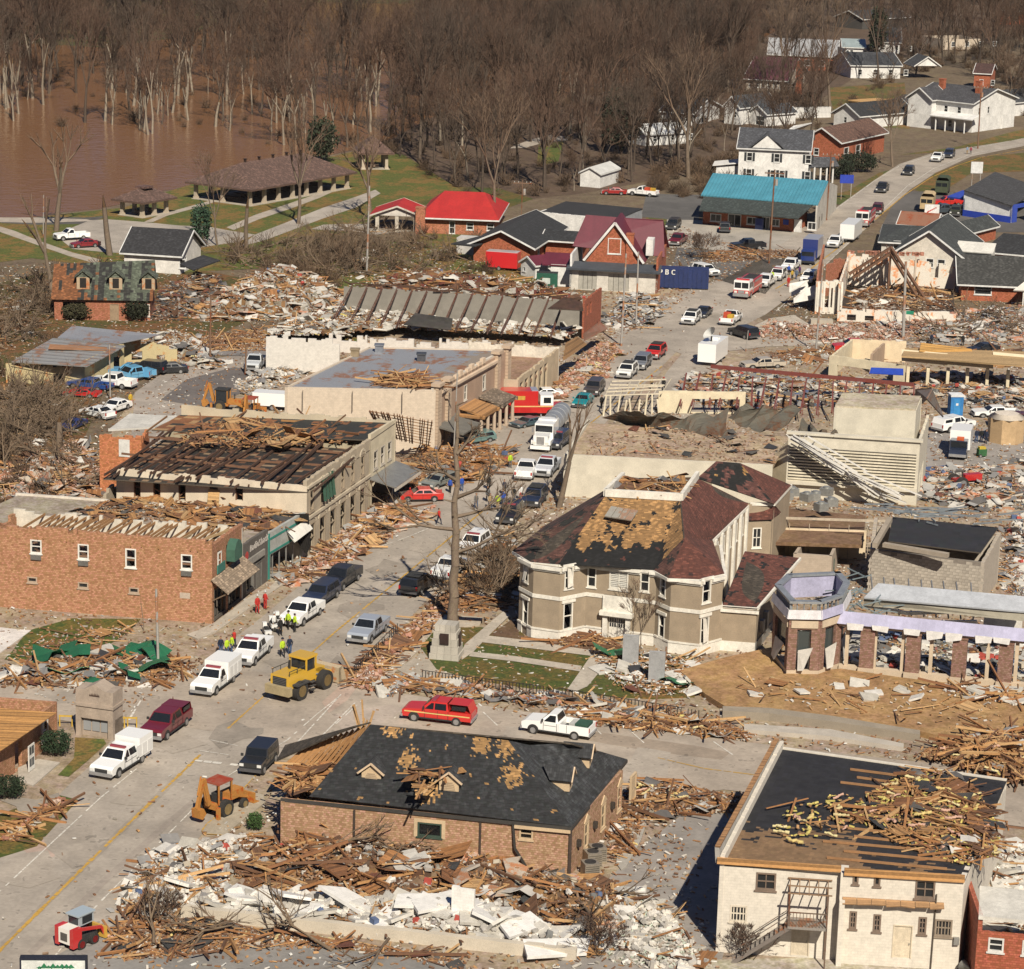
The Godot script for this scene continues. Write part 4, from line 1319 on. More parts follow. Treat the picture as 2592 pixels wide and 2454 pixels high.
func green_roof_house()->void:
	var f:=[V(-65.47,0,-376.01),.067,13.5,8.35]
	var o:=thing("green_roof_house", "brick cape house with torn green shingle roof and three dormers", "house",f[0],f[1])
	var w: float=f[2]
	var brick:=mt("brick",.4,.17,.105)
	var d:=9.0
	var t:=wall(o,Vector3.ZERO,V(w,0,0),3.0,brick,[[1.2,.2,3.2,2.4],[7.9,0,1.1,2.3],[10.8,.7,2.6,1.7]],.2)
	wall(o,V(w,0,-.3),V(w,0,-d),3.0,brick,[],.2)
	wall(o,V(0,0,-d),V(0,0,-.3),2.6,brick,[],1.2)
	wall(o,V(w-.3,0,-d),V(.3,0,-d),3.0,brick)
	window(o,t,10.8,.7,2.6,1.7,mp(.7,.66,.6),2,1,true)
	door(o,t,7.9,1.1,2.3,mp(.35,.25,.16))
	var pick:=func(q: Vector3)->Color:
		var k:=nz(q.x,q.z+q.y,.9)+.4*nz(q.x,q.y,3.0)
		var left:=clampf((6.0-q.x)*.12,0,.5)
		if k>.24-left*.8:
			return Color(.3,.12,.05)
		return Color(.145,.165,.125) if k>-.2+left else Color(.05,.05,.045)
	var m:=MB.new()
	torn_face(m,V(-.4,3.0,.5),V(w+.4,3.0,.5),V(w+.4,8.0,-d/2),V(-.4,7.2,-d/2),.45,pick)
	torn_face(m,V(w+.4,3.0,-d-.5),V(-.4,3.0,-d-.5),V(-.4,7.2,-d/2),V(w+.4,8.0,-d/2),.6,pick)
	part("roof",m,mt("shingle"),o)
	gable_wall(o,frame(V(w,0,0),V(w,0,-d)),d,3.0,4.7,mw(.45,.4,.34))
	gable_wall(o,frame(V(0,0,-d),V(0,0,0)),d,3.0,4.0,mw(.4,.33,.26))
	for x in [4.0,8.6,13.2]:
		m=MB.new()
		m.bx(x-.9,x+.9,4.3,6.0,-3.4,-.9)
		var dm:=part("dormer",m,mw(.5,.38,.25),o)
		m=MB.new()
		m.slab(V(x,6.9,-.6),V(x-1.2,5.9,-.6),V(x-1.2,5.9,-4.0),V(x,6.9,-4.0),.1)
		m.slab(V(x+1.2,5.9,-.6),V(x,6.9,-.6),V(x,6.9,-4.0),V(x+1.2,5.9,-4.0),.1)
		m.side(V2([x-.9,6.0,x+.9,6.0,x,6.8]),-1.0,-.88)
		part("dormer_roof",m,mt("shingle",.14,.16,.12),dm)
		pb("dormer_shade_panel",[x-.45,x+.45,4.5,5.9,-.92,-.86],mp(.015,.012,.01),dm)  # near-black panel paints the shade of an opening; the dormer is solid


# ---------------------------------------------------------------- the courthouse square,shops and ruins right of the main street
func buildings_right()->void:
	rng.seed=200
	courthouse()
	annex()
	block_building()
	bank()
	white_block()
	theatre()
	steel_ruin()
	church()
	var o:=thing("brick_shed", "small red brick building at the bottom corner with two white sash windows", "building",V(31,0,-162.65))
	var t:=wall_at(o,V(31,0,-162.65),V(36.66,0,-161.67),3.91,mt("brick",.42,.13,.075),[[.77,2.59,.95,.92],[2.95,2.58,.96,.96]],.1)
	var q=[.77,2.59,.95,.92]
	window(o,t,q[0],q[1],q[2],q[3],mp(.7,.68,.64),1,2)
	q=[2.95,2.58,.96,.96]
	window(o,t,q[0],q[1],q[2],q[3],mp(.7,.68,.64),1,2)
	var m:=MB.new()
	m.bx(0,14,4.75,5.0,-5,.1)
	part("white_ledge",m,mp(.7,.67,.6),o,t)
	wall_at(o,V(31,0,-162.65)+V(.2,0,-9),V(31,0,-162.65),5.0,mt("brick",.4,.13,.08))
	# low cream building with brown roof behind the courthouse
	o=thing("cream_low_building", "low cream panelled building with debris covered brown roof behind the courthouse", "building",V(27.35,0,-263.66))
	pass
	t=wall_at(o,V(27.35,0,-263.66),V(35.98,0,-263.55),3.03,mt("stucco",.74,.6,.42))
	m=MB.new()
	for k in 5:
		m.bx(.8+k*2.0,.86+k*2.0,0,3.6,.0,.03)
	m.bx(-.2,11,4.0,4.25,0,.1)
	part("panel_joints",m,mp(.5,.42,.32),o,t)
	var h: float=3.03
	block(o, "roof",PackedVector2Array([flat(V(25.63,4.3,-258.84)),flat(V(35.14,4.3,-258.7)),flat(V(36.78,4.3,-270.11)),flat(V(27.56,4.3,-272.75))]),h-.5,h-.15,mt("ground",.24,.145,.085))
	for k in 7:
		var u:=MB.new()
		u.bx(-.6,.6,0,.8,-.5,.5)
		u.tube(V(0,.8,0),V(0,.95,0),.35,.35,10,true)
		part("roof_unit",u,mt("metal",.45,.45,.42),o,Transform3D(Basis(Vector3.UP,rr(0,3)),[V(29.23,4.2,-272.57),V(30.53,4.2,-270.53),V(31.5,4.2,-271),V(31.62,4.2,-266.71),V(32.83,4.2,-268.62),V(28.53,4.2,-271.03),V(32.83,4.2,-272.97)][k]-o.position))
	# open block yard wall
	o=thing("block_enclosure", "roofless grey block enclosure beside the courthouse wing", "enclosure",V(27.82,0,-255.09))
	var bm:=mt("block",.4,.33,.26)
	wall_at(o,V(27.97,0,-256.66),V(31.72,0,-256.09),2.4,bm)
	wall_at(o,V(31.72,0,-256.09),V(33.07,0,-261.95),2.4,bm)
	wall_at(o,V(29.33,0,-261.57),V(27.97,0,-256.66),2.4,bm)
	pb("bin",[1.6,4.4,0,1.6,-4.0,-2.6],mp(.08,.1,.08),o)


func courthouse()->void:
	var P: Array[Vector3]=[V(.94,0,-236.42),V(2.17,0,-234.27),V(4.61,0,-233.32),V(7,0,-235.14),V(13.23,0,-233.05),V(14.45,0,-231.28),V(17.09,0,-230.49),V(19.15,0,-232.38),V(19.44,0,-242.46),V(20.28,7,-269)*V(1,0,1),V(3.84,7,-246.76)*V(1,0,1)]
	var o:=thing("courthouse", "two-storey stucco courthouse with white trim and torn brown shingle roof", "courthouse",P[4])
	var st:=mt("stucco",.36,.285,.205)
	var trim:=mp(.82,.78,.69)
	pass
	pass
	pass
	pass
	pass
	pass
	pass
	var wins:=[[[.67,5.03,.87,1.6],[.71,.99,.97,2.41]],
		[],[[.48,4.97,.93,2.01],[.46,1.1,1.04,2.51]],
		[[.1,4.84,.8,1.84],[2.18,4.92,1.73,1.67],[5.07,5.04,.84,1.74],[2.18,.28,1.69,1.99]],
		[[.58,4.99,.79,1.77],[.56,1.11,.89,2.14]],[],[[.19,4.89,1.05,2.08],[.15,1.07,1.03,2.5]],[]]
	var h:=7.0
	for i in 8:
		var a: Vector3=P[i]
		var b: Vector3=P[i+1]
		var ops: Array=wins[i]
		var t:=wall_at(o,a,b,h,st,ops,.0,.35)
		var L:=Vector2(a.x-b.x,a.z-b.z).length()
		for y in [[0,1.0,.08],[1.0,1.15,.14],[3.95,4.3,.07],[6.55,6.75,.14],[6.75,7.05,.3]]:
			if y[1]>0:
				var x:=-.03
				var gaps:=[]
				for q in ops:
					if q[1]<y[1] and q[1]+q[3]>y[0]:
						gaps.append([q[0],q[0]+q[2]])
				gaps.append([L+.03,0])
				for g in gaps:
					if g[0]>x:
						var tm:=MB.new()
						tm.bx(x,g[0],y[0],y[1],.002,y[2])
						part("white_trim",tm,trim,o,t)
					x=g[1]
		var m: MB
		for q in ops:
			if q[3]>1.9 and q[2]>1.3:
				continue
			window(o,t,q[0],q[1],q[2],q[3],trim,2 if q[2]>1.2 else 1,2,i != 3 or q[1]<3.0)
			pb("window_head",[q[0]-.25,q[0]+q[2]+.25,q[1]+q[3]+.03,q[1]+q[3]+.3,.0,.12],trim,o,t)
		if i==3:
			var q=ops[3]
			m=MB.new()
			m.bx(q[0]-.45,q[0]-.02,0,q[1]+q[3]+.2,.0,.3)
			m.bx(q[0]+q[2]+.02,q[0]+q[2]+.45,0,q[1]+q[3]+.2,.0,.3)
			m.bx(q[0]-.7,q[0]+q[2]+.7,q[1]+q[3]+.2,q[1]+q[3]+.6,.0,.6)
			m.bx(q[0]-.5,q[0]+q[2]+.6,q[1]+q[3]+.6,4.3,.0,.25)
			part("door_surround",m,trim,o,t)
			for s in 2:
				m=MB.new()
				var x0: float=q[0]+s*q[2]/2+.03
				var x1: float=x0+q[2]/2-.06
				m.bx(x0,x1,q[1],q[1]+q[3],-.2,-.12)
				var dr:=part("door",m,trim,o,t)
				for k in 6:
					m=MB.new()
					var cx: float=lerpf(x0,x1,.12+.28*(k % 3))
					m.bx(cx,cx+(x1-x0)*.2,q[1]+q[3]*(.52+.22*(k/3)),q[1]+q[3]*(.7+.22*(k/3)),-.12,-.1)
					part("pane",m,mt("glass",.03,.03,.035),dr,Transform3D())
			q=ops[1]
			for k in 9:
				pb("blind_slat",[q[0]+.1,q[0]+q[2]-.1,q[1]+.1+k*(q[3]-.2)/9.0,q[1]+.08+(k+.8)*(q[3]-.2)/9.0,-.1,-.06],mp(.75,.73,.66),o,t)
	for k in [[0,4.2],[6,3.2],[2,1.4]]:  # torn curtains hanging out of broken windows
		var q=wins[k[0]][1 if k[0]==6 else 0]
		var t:=frame(P[k[0]]-o.position,P[k[0]+1]-o.position)
		var m:=MB.new()
		m.slab(V(q[0]+.2,q[1]+.1,.25),V(q[0]+.8,q[1]+.3,.3),V(q[0]+.7,q[1]+q[3]-.2,.0),V(q[0]+.3,q[1]+q[3]-.1,.0),.03)
		part("torn_curtain",m,mt("cloth",.7,.66,.58),o,t)
	wall_at(o,P[9],P[10],h,st)
	wall_at(o,P[10],P[0],h,st)
	# roof faces,eaves at 7.1 and a flat deck at 11
	var E: Array[Vector3]=[V(.24,7.1,-238.3),V(1.88,7.1,-234.8),V(4.39,7.1,-234.23),V(6.69,7.1,-235.87),V(12.96,7.1,-233.25),V(14.13,7.1,-230.86),V(16.91,7.1,-230.8),V(19.28,7.1,-232.79),V(18.93,7.1,-244.01),V(23.54,7.1,-257.78)]
	var DL:=V(8.72,11,-244.11)
	var DR:=V(15.79,11,-243.25)
	var BL:=V(3.15,7.1,-247.16)
	var DB:=V(10.61,11,-250.73)
	var DBR:=V(17.8,11,-251.89)
	var AP:=V(15.74,9.6,-235.24)
	var off:=o.position
	var torn:=func(q: Vector3)->Color:
		var k:=nz(q.x,q.z+q.y,.55)+.35*nz(q.x,q.z,2.2)
		if q.y-1.5*k>8.5 and k<.4:
			return Color(.5,.28,.11)
		if k<.5 or q.y>8.3:
			return Color(.016,.016,.016)
		return Color(.19,.07,.05)
	var brown:=func(q: Vector3)->Color:
		var k:=nz(q.x,q.z,.7)+.4*nz(q.x,q.z,3)
		return Color(.19,.07,.05) if k<.6 else Color(.07,.035,.03)
	var left:=func(q: Vector3)->Color:
		var k:=nz(q.x,q.z,.5)+.3*nz(q.x,q.z,2)
		return Color(.15,.068,.052) if k<.12 else Color(.03,.028,.027)
	var deep:=mt("shingle")
	var m:=MB.new()
	torn_face(m,E[2]-off,E[4]-off,DR-off,DL-off,.17,torn)
	m.col=Color(.02,.02,.02)
	m.slab(E[2]-off,E[3]-off,E[4]-off,E[2].lerp(E[4],.5)+V(0,.02,-.05)-off,.1)
	part("front_roof_face",m,deep,o)
	m=MB.new()
	torn_face(m,E[0]-off,E[1]-off,E[2]-off,DL-off,.35,left)
	torn_face(m,BL-off,E[0]-off,DL-off,DB-off,.4,left)
	part("left_roof_face",m,deep,o)
	m=MB.new()
	torn_face(m,E[4]-off,E[5]-off,AP-off,AP-off+V(-.1,0,0),.35,left)
	torn_face(m,E[5]-off,E[6]-off,AP-off+V(.1,0,0),AP-off,.4,brown)
	torn_face(m,E[6]-off,E[7]-off,AP-off+V(.1,0,-.1),AP-off,.4,brown)
	torn_face(m,E[7]-off,E[8]-off,AP-off+V(.1,0,-.3),AP-off,.5,brown)
	part("bay_roof",m,deep,o)
	m=MB.new()
	torn_face(m,AP-off,E[8]-off,E[9]-off,DR-off,.45,brown)
	torn_face(m,E[4]-off,AP-off,DR-off,DR-off+V(-.1,0,0),.35,torn)
	torn_face(m,DR-off,E[9]-off,E[9]-off+V(-.4,0,-.3),DBR-off,.6,brown)
	part("right_roof_face",m,deep,o)
	m=MB.new()
	m.col=Color(.1,.06,.035)
	m.slab(DL-off+V(0,.1,0),DR-off+V(0,.1,0),DBR-off+V(0,.1,0),DB-off+V(0,.1,0),.2)
	part("roof_deck",m,mt("ground"),o)
	m=MB.new()
	for k in [[DL,DR],[DR,DBR],[DL,DB]]:
		m.bar(k[0]-off+V(0,.35,0),k[1]-off+V(0,.35,0),.35,.7)
	part("deck_parapet",m,trim,o)
	# skylight on the front slope
	var nrm:=(E[4]-E[2]).cross(DL-E[2]).normalized()
	for k in 4:
		m=MB.new()
		var s0:=V(8.61,9.9,-240.3)
		var s1:=V(11.09,9.9,-239.06)
		var a:=s0.lerp(s1,k/4.0)-off+nrm*.25
		var b:=s0.lerp(s1,(k+.9)/4.0)-off+nrm*.25
		var up:=(DL-E[2]).normalized()*1.7
		m.slab(a,b,b+up,a+up,.12)
		part("skylight_panel",m,mt("roof_metal",.4,.38,.33),o)
	# eaves gutter
	m=MB.new()
	for i in 8:
		if i==7:
			continue
		m.bar(E[i]-off-V(0,.16,0),E[i+1]-off-V(0,.16,0),.2,.28)
	m.bar(E[8]-off-V(0,.16,0),E[9]-off-V(0,.16,0),.2,.3)
	part("gutter",m,trim,o)
	# right upper wall with white pilasters below the long eave
	var wa:=E[8]*V(1,0,1)
	var wb:=E[9]*V(1,0,1)
	var tw:=wall_at(o,wa,wb,7.0,st)
	for k in 6:
		m=MB.new()
		var x:=.6+k*(wa-wb).length()/6.0
		m.bx(x,x+.5,.0,6.9,.0,.25)
		part("pilaster",m,trim,o,tw)
		if k<5:
			window(o,tw,x+.9,4.6,.9,1.7,trim,1,2)
	# rear wing with its own roofs
	m=MB.new()
	torn_face(m,V(18.14,9.8,-256.71)-off,V(25.81,7.4,-256.65)-off,V(22.5,10.8,-259.23)-off,V(20.13,10.8,-259.69)-off,.45,func(q: Vector3)->Color:
		var k:=nz(q.x,q.z,.55)+.3*nz(q.x,q.z,2.5)
		return Color(.5,.28,.1) if k>.42 else (Color(.02,.02,.02) if k>-.12 else Color(.16,.07,.055)))
	torn_face(m,V(25.81,7.4,-256.65)-off,V(28.2,7.4,-264.3)-off,V(22.5,10.8,-259.23)-off,V(22.41,10.8,-259.22)-off,.45,brown)
	part("rear_roof",m,deep,o)
	m=MB.new()
	m.bar(V(25.88,7.2,-257.27)-off,V(28.27,7.2,-264.93)-off,.2,.3)
	m.bar(V(25.88,7.2,-257.27)-off,V(23.49,7.2,-257.19)-off,.2,.3)
	part("rear_gutter",m,trim,o)
	var ra:=V(23.21,7.2,-257.03)*V(1,0,1)
	var rb:=V(25.89,7.2,-257.41)*V(1,0,1)
	var rc:=V(28.17,7.2,-264.85)*V(1,0,1)
	# small bay below the rear roof
	var ba:=V(23.15,5.6,-256.32)*V(1,0,1)
	var bb:=V(25.67,5.6,-256.99)*V(1,0,1)
	var bc:=V(26.83,5.6,-260.1)*V(1,0,1)
	pass
	var tb:=wall_at(o,ba,bb,5.5,st,[[.7,2.91,.89,2.01]])
	var q=[.7,2.91,.89,2.01]
	window(o,tb,q[0],q[1],q[2],q[3],trim,2,2)
	wall_at(o,bb,bc,5.5,st)
	wall_at(o,bc,bc+V(1,0,-12),5.5,st)
	wall_at(o,rb,rc,7.2,st)
	wall_at(o,ra,rb,7.2,st)
	m=MB.new()
	torn_face(m,V(23.09,5.7,-256.35)-off,V(25.72,5.7,-257.03)-off,V(25.81,7,-257.37)-off,V(23.56,7,-257.95)-off,.5,brown)
	torn_face(m,V(25.72,5.7,-257.03)-off,V(26.87,5.7,-259.93)-off,V(26.06,7,-257.27)-off,V(25.81,7,-257.37)-off,.5,brown)
	part("bay_canopy_roof",m,deep,o)
	# low wing at the right
	var la:=V(19.15,0,-232.38)
	var lb:=V(22.26,0,-231.88)
	var lc:=V(24.74,0,-239.88)
	pass
	var lh: float=3.94
	var tl:=wall_at(o,la,lb,lh,st)
	m=MB.new()
	m.bx(0,(lb-la).length(),0,.95,0,.08)
	m.bx(-.1,(lb-la).length()+.2,lh-.25,lh,0,.2)
	part("white_trim",m,trim,o,tl)
	tl=wall_at(o,lb,lc,lh,st)
	m=MB.new()
	m.bx(0,(lc-lb).length(),0,.95,0,.08)
	m.bx(1.5,2.3,1.5,2.6,.0,.35)
	m.bx(3.0,3.7,1.2,3.0,.0,.4)
	part("wall_boxes",m,mt("metal",.4,.4,.38),o,tl)
	m=MB.new()
	torn_face(m,V(19.22,4.1,-232.64)-off,V(22.32,4.1,-232.17)-off,V(27.63,4.6,-247.38)-off,V(22.16,5.6,-245.68)-off,.35,func(p: Vector3)->Color:
		var k:=nz(p.x,p.z,.6)+.4*nz(p.x,p.z,2.4)
		return Color(.02,.02,.02) if k>.34 else Color(.19,.07,.05))
	part("low_wing_roof",m,deep,o)
	m=MB.new()
	m.bar(V(19.23,4,-232.75)-off,V(22.34,4,-232.28)-off,.2,.25)
	m.bar(V(22.34,4,-232.28)-off,V(27.64,4.5,-247.48)-off,.2,.25)
	part("low_gutter",m,trim,o)


func annex()->void:
	# half built annex of brick piers,violet sheathing and bent light steel
	var a:=V(24.52,0,-224.77)
	var o:=thing("annex_under_construction", "half built annex with brick piers, violet sheathing band and bent steel framing", "building",a)
	var pier:=mt("brick",.29,.185,.15)
	var lime:=mt("stucco",.62,.5,.37)
	var violet:=mp(.45,.44,.6)
	# polygonal corner turret
	var T:=[V(23.56,0,-229.68),V(24.43,0,-224.61),V(27.17,0,-224.66),V(29.23,0,-226.91),V(30.32,0,-231.06),V(29.8,0,-234.4),V(24.96,0,-233.17)]
	for i in 4:
		var p: Vector3=T[i]
		var q: Vector3=T[i+1]
		var L:=(q-p).length()
		wall_at(o,p,q,.9,lime)
		var t:=frame(p-o.position,q-o.position)
		for x in [.0,L-.75]:
			var m:=MB.new()
			m.bx(x,x+.75,.9,5.6,-.7,.03)
			m.bx(x-.02,x+.77,3.7,4.1,-.72,.05)
			part("brick_pier",m,pier,o,t)
		var m:=MB.new()
		m.bx(.75,L-.75,4.6,5.6,-.6,.0)
		part("brick_header",m,pier,o,t)
		pb("stone_lintel",[.2,L-.2,4.75,5.4,.03,.12],lime,o,t)
		if L>2.4:
			m=MB.new()
			m.bx(.75,.88,.9,4.6,-.35,-.2)
			m.bx(L-.88,L-.75,.9,4.6,-.35,-.2)
			m.bx(.88,L-.88,2.5,2.6,-.35,-.2)
			m.bx(.88,L-.88,4.45,4.6,-.35,-.2)
			var w:=part("window",m,mt("metal",.12,.11,.1),o,t)
			pb("pane",[.9,L-.9,2.6,4.4,-.29,-.27],mt("glass",.05,.06,.06),w)
			m=MB.new()
			m.slab(V(.9,.9,.3),V(L*.5,1.0,.5),V(L*.8,3.0,.1),V(.9,2.7,.0),.03)
			part("torn_sheet",m,mt("cloth",.55,.52,.47),o,t)
		m=MB.new()
		m.slab(V(-.15,5.6,.25),V(L+.15,5.6,.25),V(L+.1,6.4,.12),V(-.1,6.4,.12),.06)
		part("membrane_skirt",m,mt("cloth",.72,.7,.72) if i != 2 else violet,o,t)
	for i in 7:
		var p: Vector3=T[i]
		var q: Vector3=T[(i+1) % 7]
		var L:=(q-p).length()
		var t:=frame(p-o.position,q-o.position)
		var m:=MB.new()
		for k in int(L/.6)+1:
			m.bx(k*.6,k*.6+.1,5.6,7.0,-.3,-.15)
		part("steel_studs",m,mt("metal",.45,.48,.5),o,t)
		pb("top_track",[0,L,6.95,7.15,-.55,.05],mt("metal",.5,.53,.55),o,t)
		if i>3:
			pb("violet_sheathing",[.1,L-.1,5.0,6.9,-.45,-.35],violet,o,t)
	# long arcade of piers
	pass
	var p0:=V(29.18,0,-226.51)
	var p1:=V(46.66,0,-222.29)
	var t:=frame(p0-o.position,p1-o.position)
	var L:=(p1-p0).length()
	var m:=MB.new()
	for q in [[1.79,.04,1.09,3.66],[5.79,-.11,1.09,3.81],[9.8,.15,1.03,3.48],[13.78,-.08,1.04,3.71]]:
		m=MB.new()
		m.bx(q[0],q[0]+1.25,.85,4.3,-.9,.15)
		m.bx(q[0]-.06,q[0]+1.31,4.3,4.45,-.95,.2)
		part("brick_pier",m,pier,o,t)
		pb("stone_plinth",[q[0]-.08,q[0]+1.33,0,.85,-1.0,.22],lime,o,t)
	pb("sill_wall",[0,L,0,.8,-.7,-.1],lime,o,t)
	pb("lintel_beam",[-.2,L,4.45,5.1,-.8,.0],lime,o,t)
	m=MB.new()
	m.slab(V(-.3,4.75,.35),V(L,4.75,.35),V(L,5.75,-.25),V(-.3,5.75,-.25),.1)
	part("violet_band",m,violet,o,t)
	for k in 11:
		m=MB.new()
		var x:=1.0+k*2.1+rr(-.4,.4)
		m.slab(V(x,4.2+rr(-.2,.3),.45),V(x+1.3,4.35,.45),V(x+1.4,4.9,.4),V(x-.1,4.9,.4),.03)
		part("membrane_flap",m,mt("cloth",.75,.73,.7),o,t)
	for k in 9:
		m=MB.new()
		var x:=.45+k*2.45
		m.bx(x,x+.32,.8,4.4,-.5,-.2)
		part("stone_mullion",m,lime,o,t)
	# inner floor,back wall and bright membrane roof bent down
	block(o, "floor",PackedVector2Array([flat(p0),flat(p1),flat(p1)+Vector2(3,-14),flat(p0)+Vector2(3,-14)]),.0,.3,mp(.5,.47,.42))
	m=MB.new()
	m.slab(V(31.92,5.2,-232.91)-o.position,V(46.83,5.2,-229.69)-o.position,V(47.27,5.8,-232.41)-o.position,V(33.51,5.8,-235.56)-o.position,.15)
	part("membrane_roof",m,mp(.5,.52,.55),o)
	m=MB.new()
	m.slab(V(32.03,4.3,-233.38)-o.position,V(46.88,4.3,-229.64)-o.position,V(46.86,5.1,-229.85)-o.position,V(31.96,5.1,-233.13)-o.position,.1)
	part("roof_edge_board",m,mp(.36,.33,.26),o)
	for k in 2:
		m=MB.new()
		m.bar(V(32.15,3.6,-232.65)-o.position+V(0,.5*k,-1.5*k),V(36.14,2.8,-233.15)-o.position+V(0,.5*k,-1.5*k),.25,.3)
		m.bar(V(36.14,2.8,-233.15)-o.position+V(0,.5*k,-1.5*k),V(42.24,3.2,-232.98)-o.position+V(0,.5*k,-1.5*k),.25,.3)
		part("sagging_beam",m,mt("metal",.6,.6,.58),o)
	for k in 9:
		m=MB.new()
		var g:=(V(33.4,2.8,-235.89)).lerp(V(42.23,2.8,-234.8),k/8.0)-o.position
		m.bar(g,g+V(rr(-.3,.3),2.6,-3.0),.1,.2)
		part("roof_joist",m,mt("metal",.16,.17,.19),o)
	m=MB.new()
	for k in 46:  # tangle of bent studs between turret and roof
		var g:=(V(30.42,4.5,-237.89)).lerp(V(32.26,3.5,-230.82),rr(0,1))-o.position+V(rr(-2,2),rr(-.5,2),rr(-1,3))
		m.bar(g,g+V(rr(-2.5,2.5),rr(-1,1),rr(-2,2)),.07,.1)
	part("bent_studs",m,mt("metal",.4,.48,.5),o)
	m=MB.new()
	m.bx(0,3.2,.3,3.6,-.2,0)
	m.bx(3.2,3.5,.3,3.9,-3.5,0)
	part("block_core_wall",m,mp(.6,.57,.52),o,TR(V(43.42,0,-235.9)-o.position))


func block_building()->void:
	# grey concrete block hall with black sunken roof: the front blocks are laid one by one
	var o:=thing("block_hall", "roofless grey concrete block hall with black sunken roof deck", "building",V(34.91,0,-252.42))
	pass
	var h: float=4.36
	var hb:=h+1.2
	var a:=V(34.91,0,-252.42)
	var b:=V(45.4,0,-248.66)
	var t:=frame(a-o.position,b-o.position)
	var L:=(b-a).length()
	var bl:=MB.new()
	bl.bx(.012,.60,.012,.285,-.3,0)
	var bm:=bl.mesh()
	var nx:=int(L/.612)
	var ny:=int(h/.297)
	var backing:=MB.new()
	backing.bx(.02,L,0,h-.1,-.34,-.02)
	part("mortar",backing,mp(.22,.19,.16),o,t)
	for j in ny:
		for i in nx:
			if j==ny-1 and rr(0,1)<.35:
				continue
			var k:=rr(.85,1.1)
			k=snappedf(k,.05)
			pm("block",bm,mp(.42*k,.375*k,.315*k),o,t*TR(V(i*.612+(.306 if j % 2 else .0)-.1,j*.297,rr(-.015,.012))))
	var gm:=mt("block",.4,.35,.29)
	var br:=V(48.28,6.2,-256.66)*V(1,0,1)
	var bk:=V(36.09,6.2,-259.41)*V(1,0,1)
	wall_at(o,b,br,h,gm,[],.3,.35, "wall",h+.8)
	wall_at(o,bk,a,h+1.4,gm,[],.2,.35, "wall",h)
	wall_at(o,br,bk,h+.4,gm,[],.3)
	var m:=MB.new()
	torn_face(m,V(36.67,5,-252.88)-o.position,V(45.11,5,-249.62)-o.position,V(47.99,5.6,-256.81)-o.position,V(37.96,5.6,-259.78)-o.position,.8,func(q: Vector3)->Color: return Color(.022,.023,.028)*(1.0+.4*nz(q.x,q.z)))
	part("roof_deck",m,mt("plain"),o)
	m=MB.new()
	m.bar(V(35.05,5.2,-250.41)-o.position,V(37.45,5.8,-257.98)-o.position,.5,.5)
	m.bar(V(36.06,5,-251.54)-o.position,V(41.83,5,-248.35)-o.position,.6,.4)
	part("broken_parapet",m,mp(.38,.32,.25),o)
	m=MB.new()
	for k in 40:
		var g:=(V(36.75,5.9,-260.26)).lerp(V(48.36,5.9,-258.1),rr(0,1))-o.position+V(0,rr(-.2,.6),rr(-2,2))
		m.bar(g,g+V(rr(-4,4),rr(-.3,.5),rr(-1,1)),.09,.14)
	part("bent_roof_steel",m,mt("metal",.36,.4,.43),o)


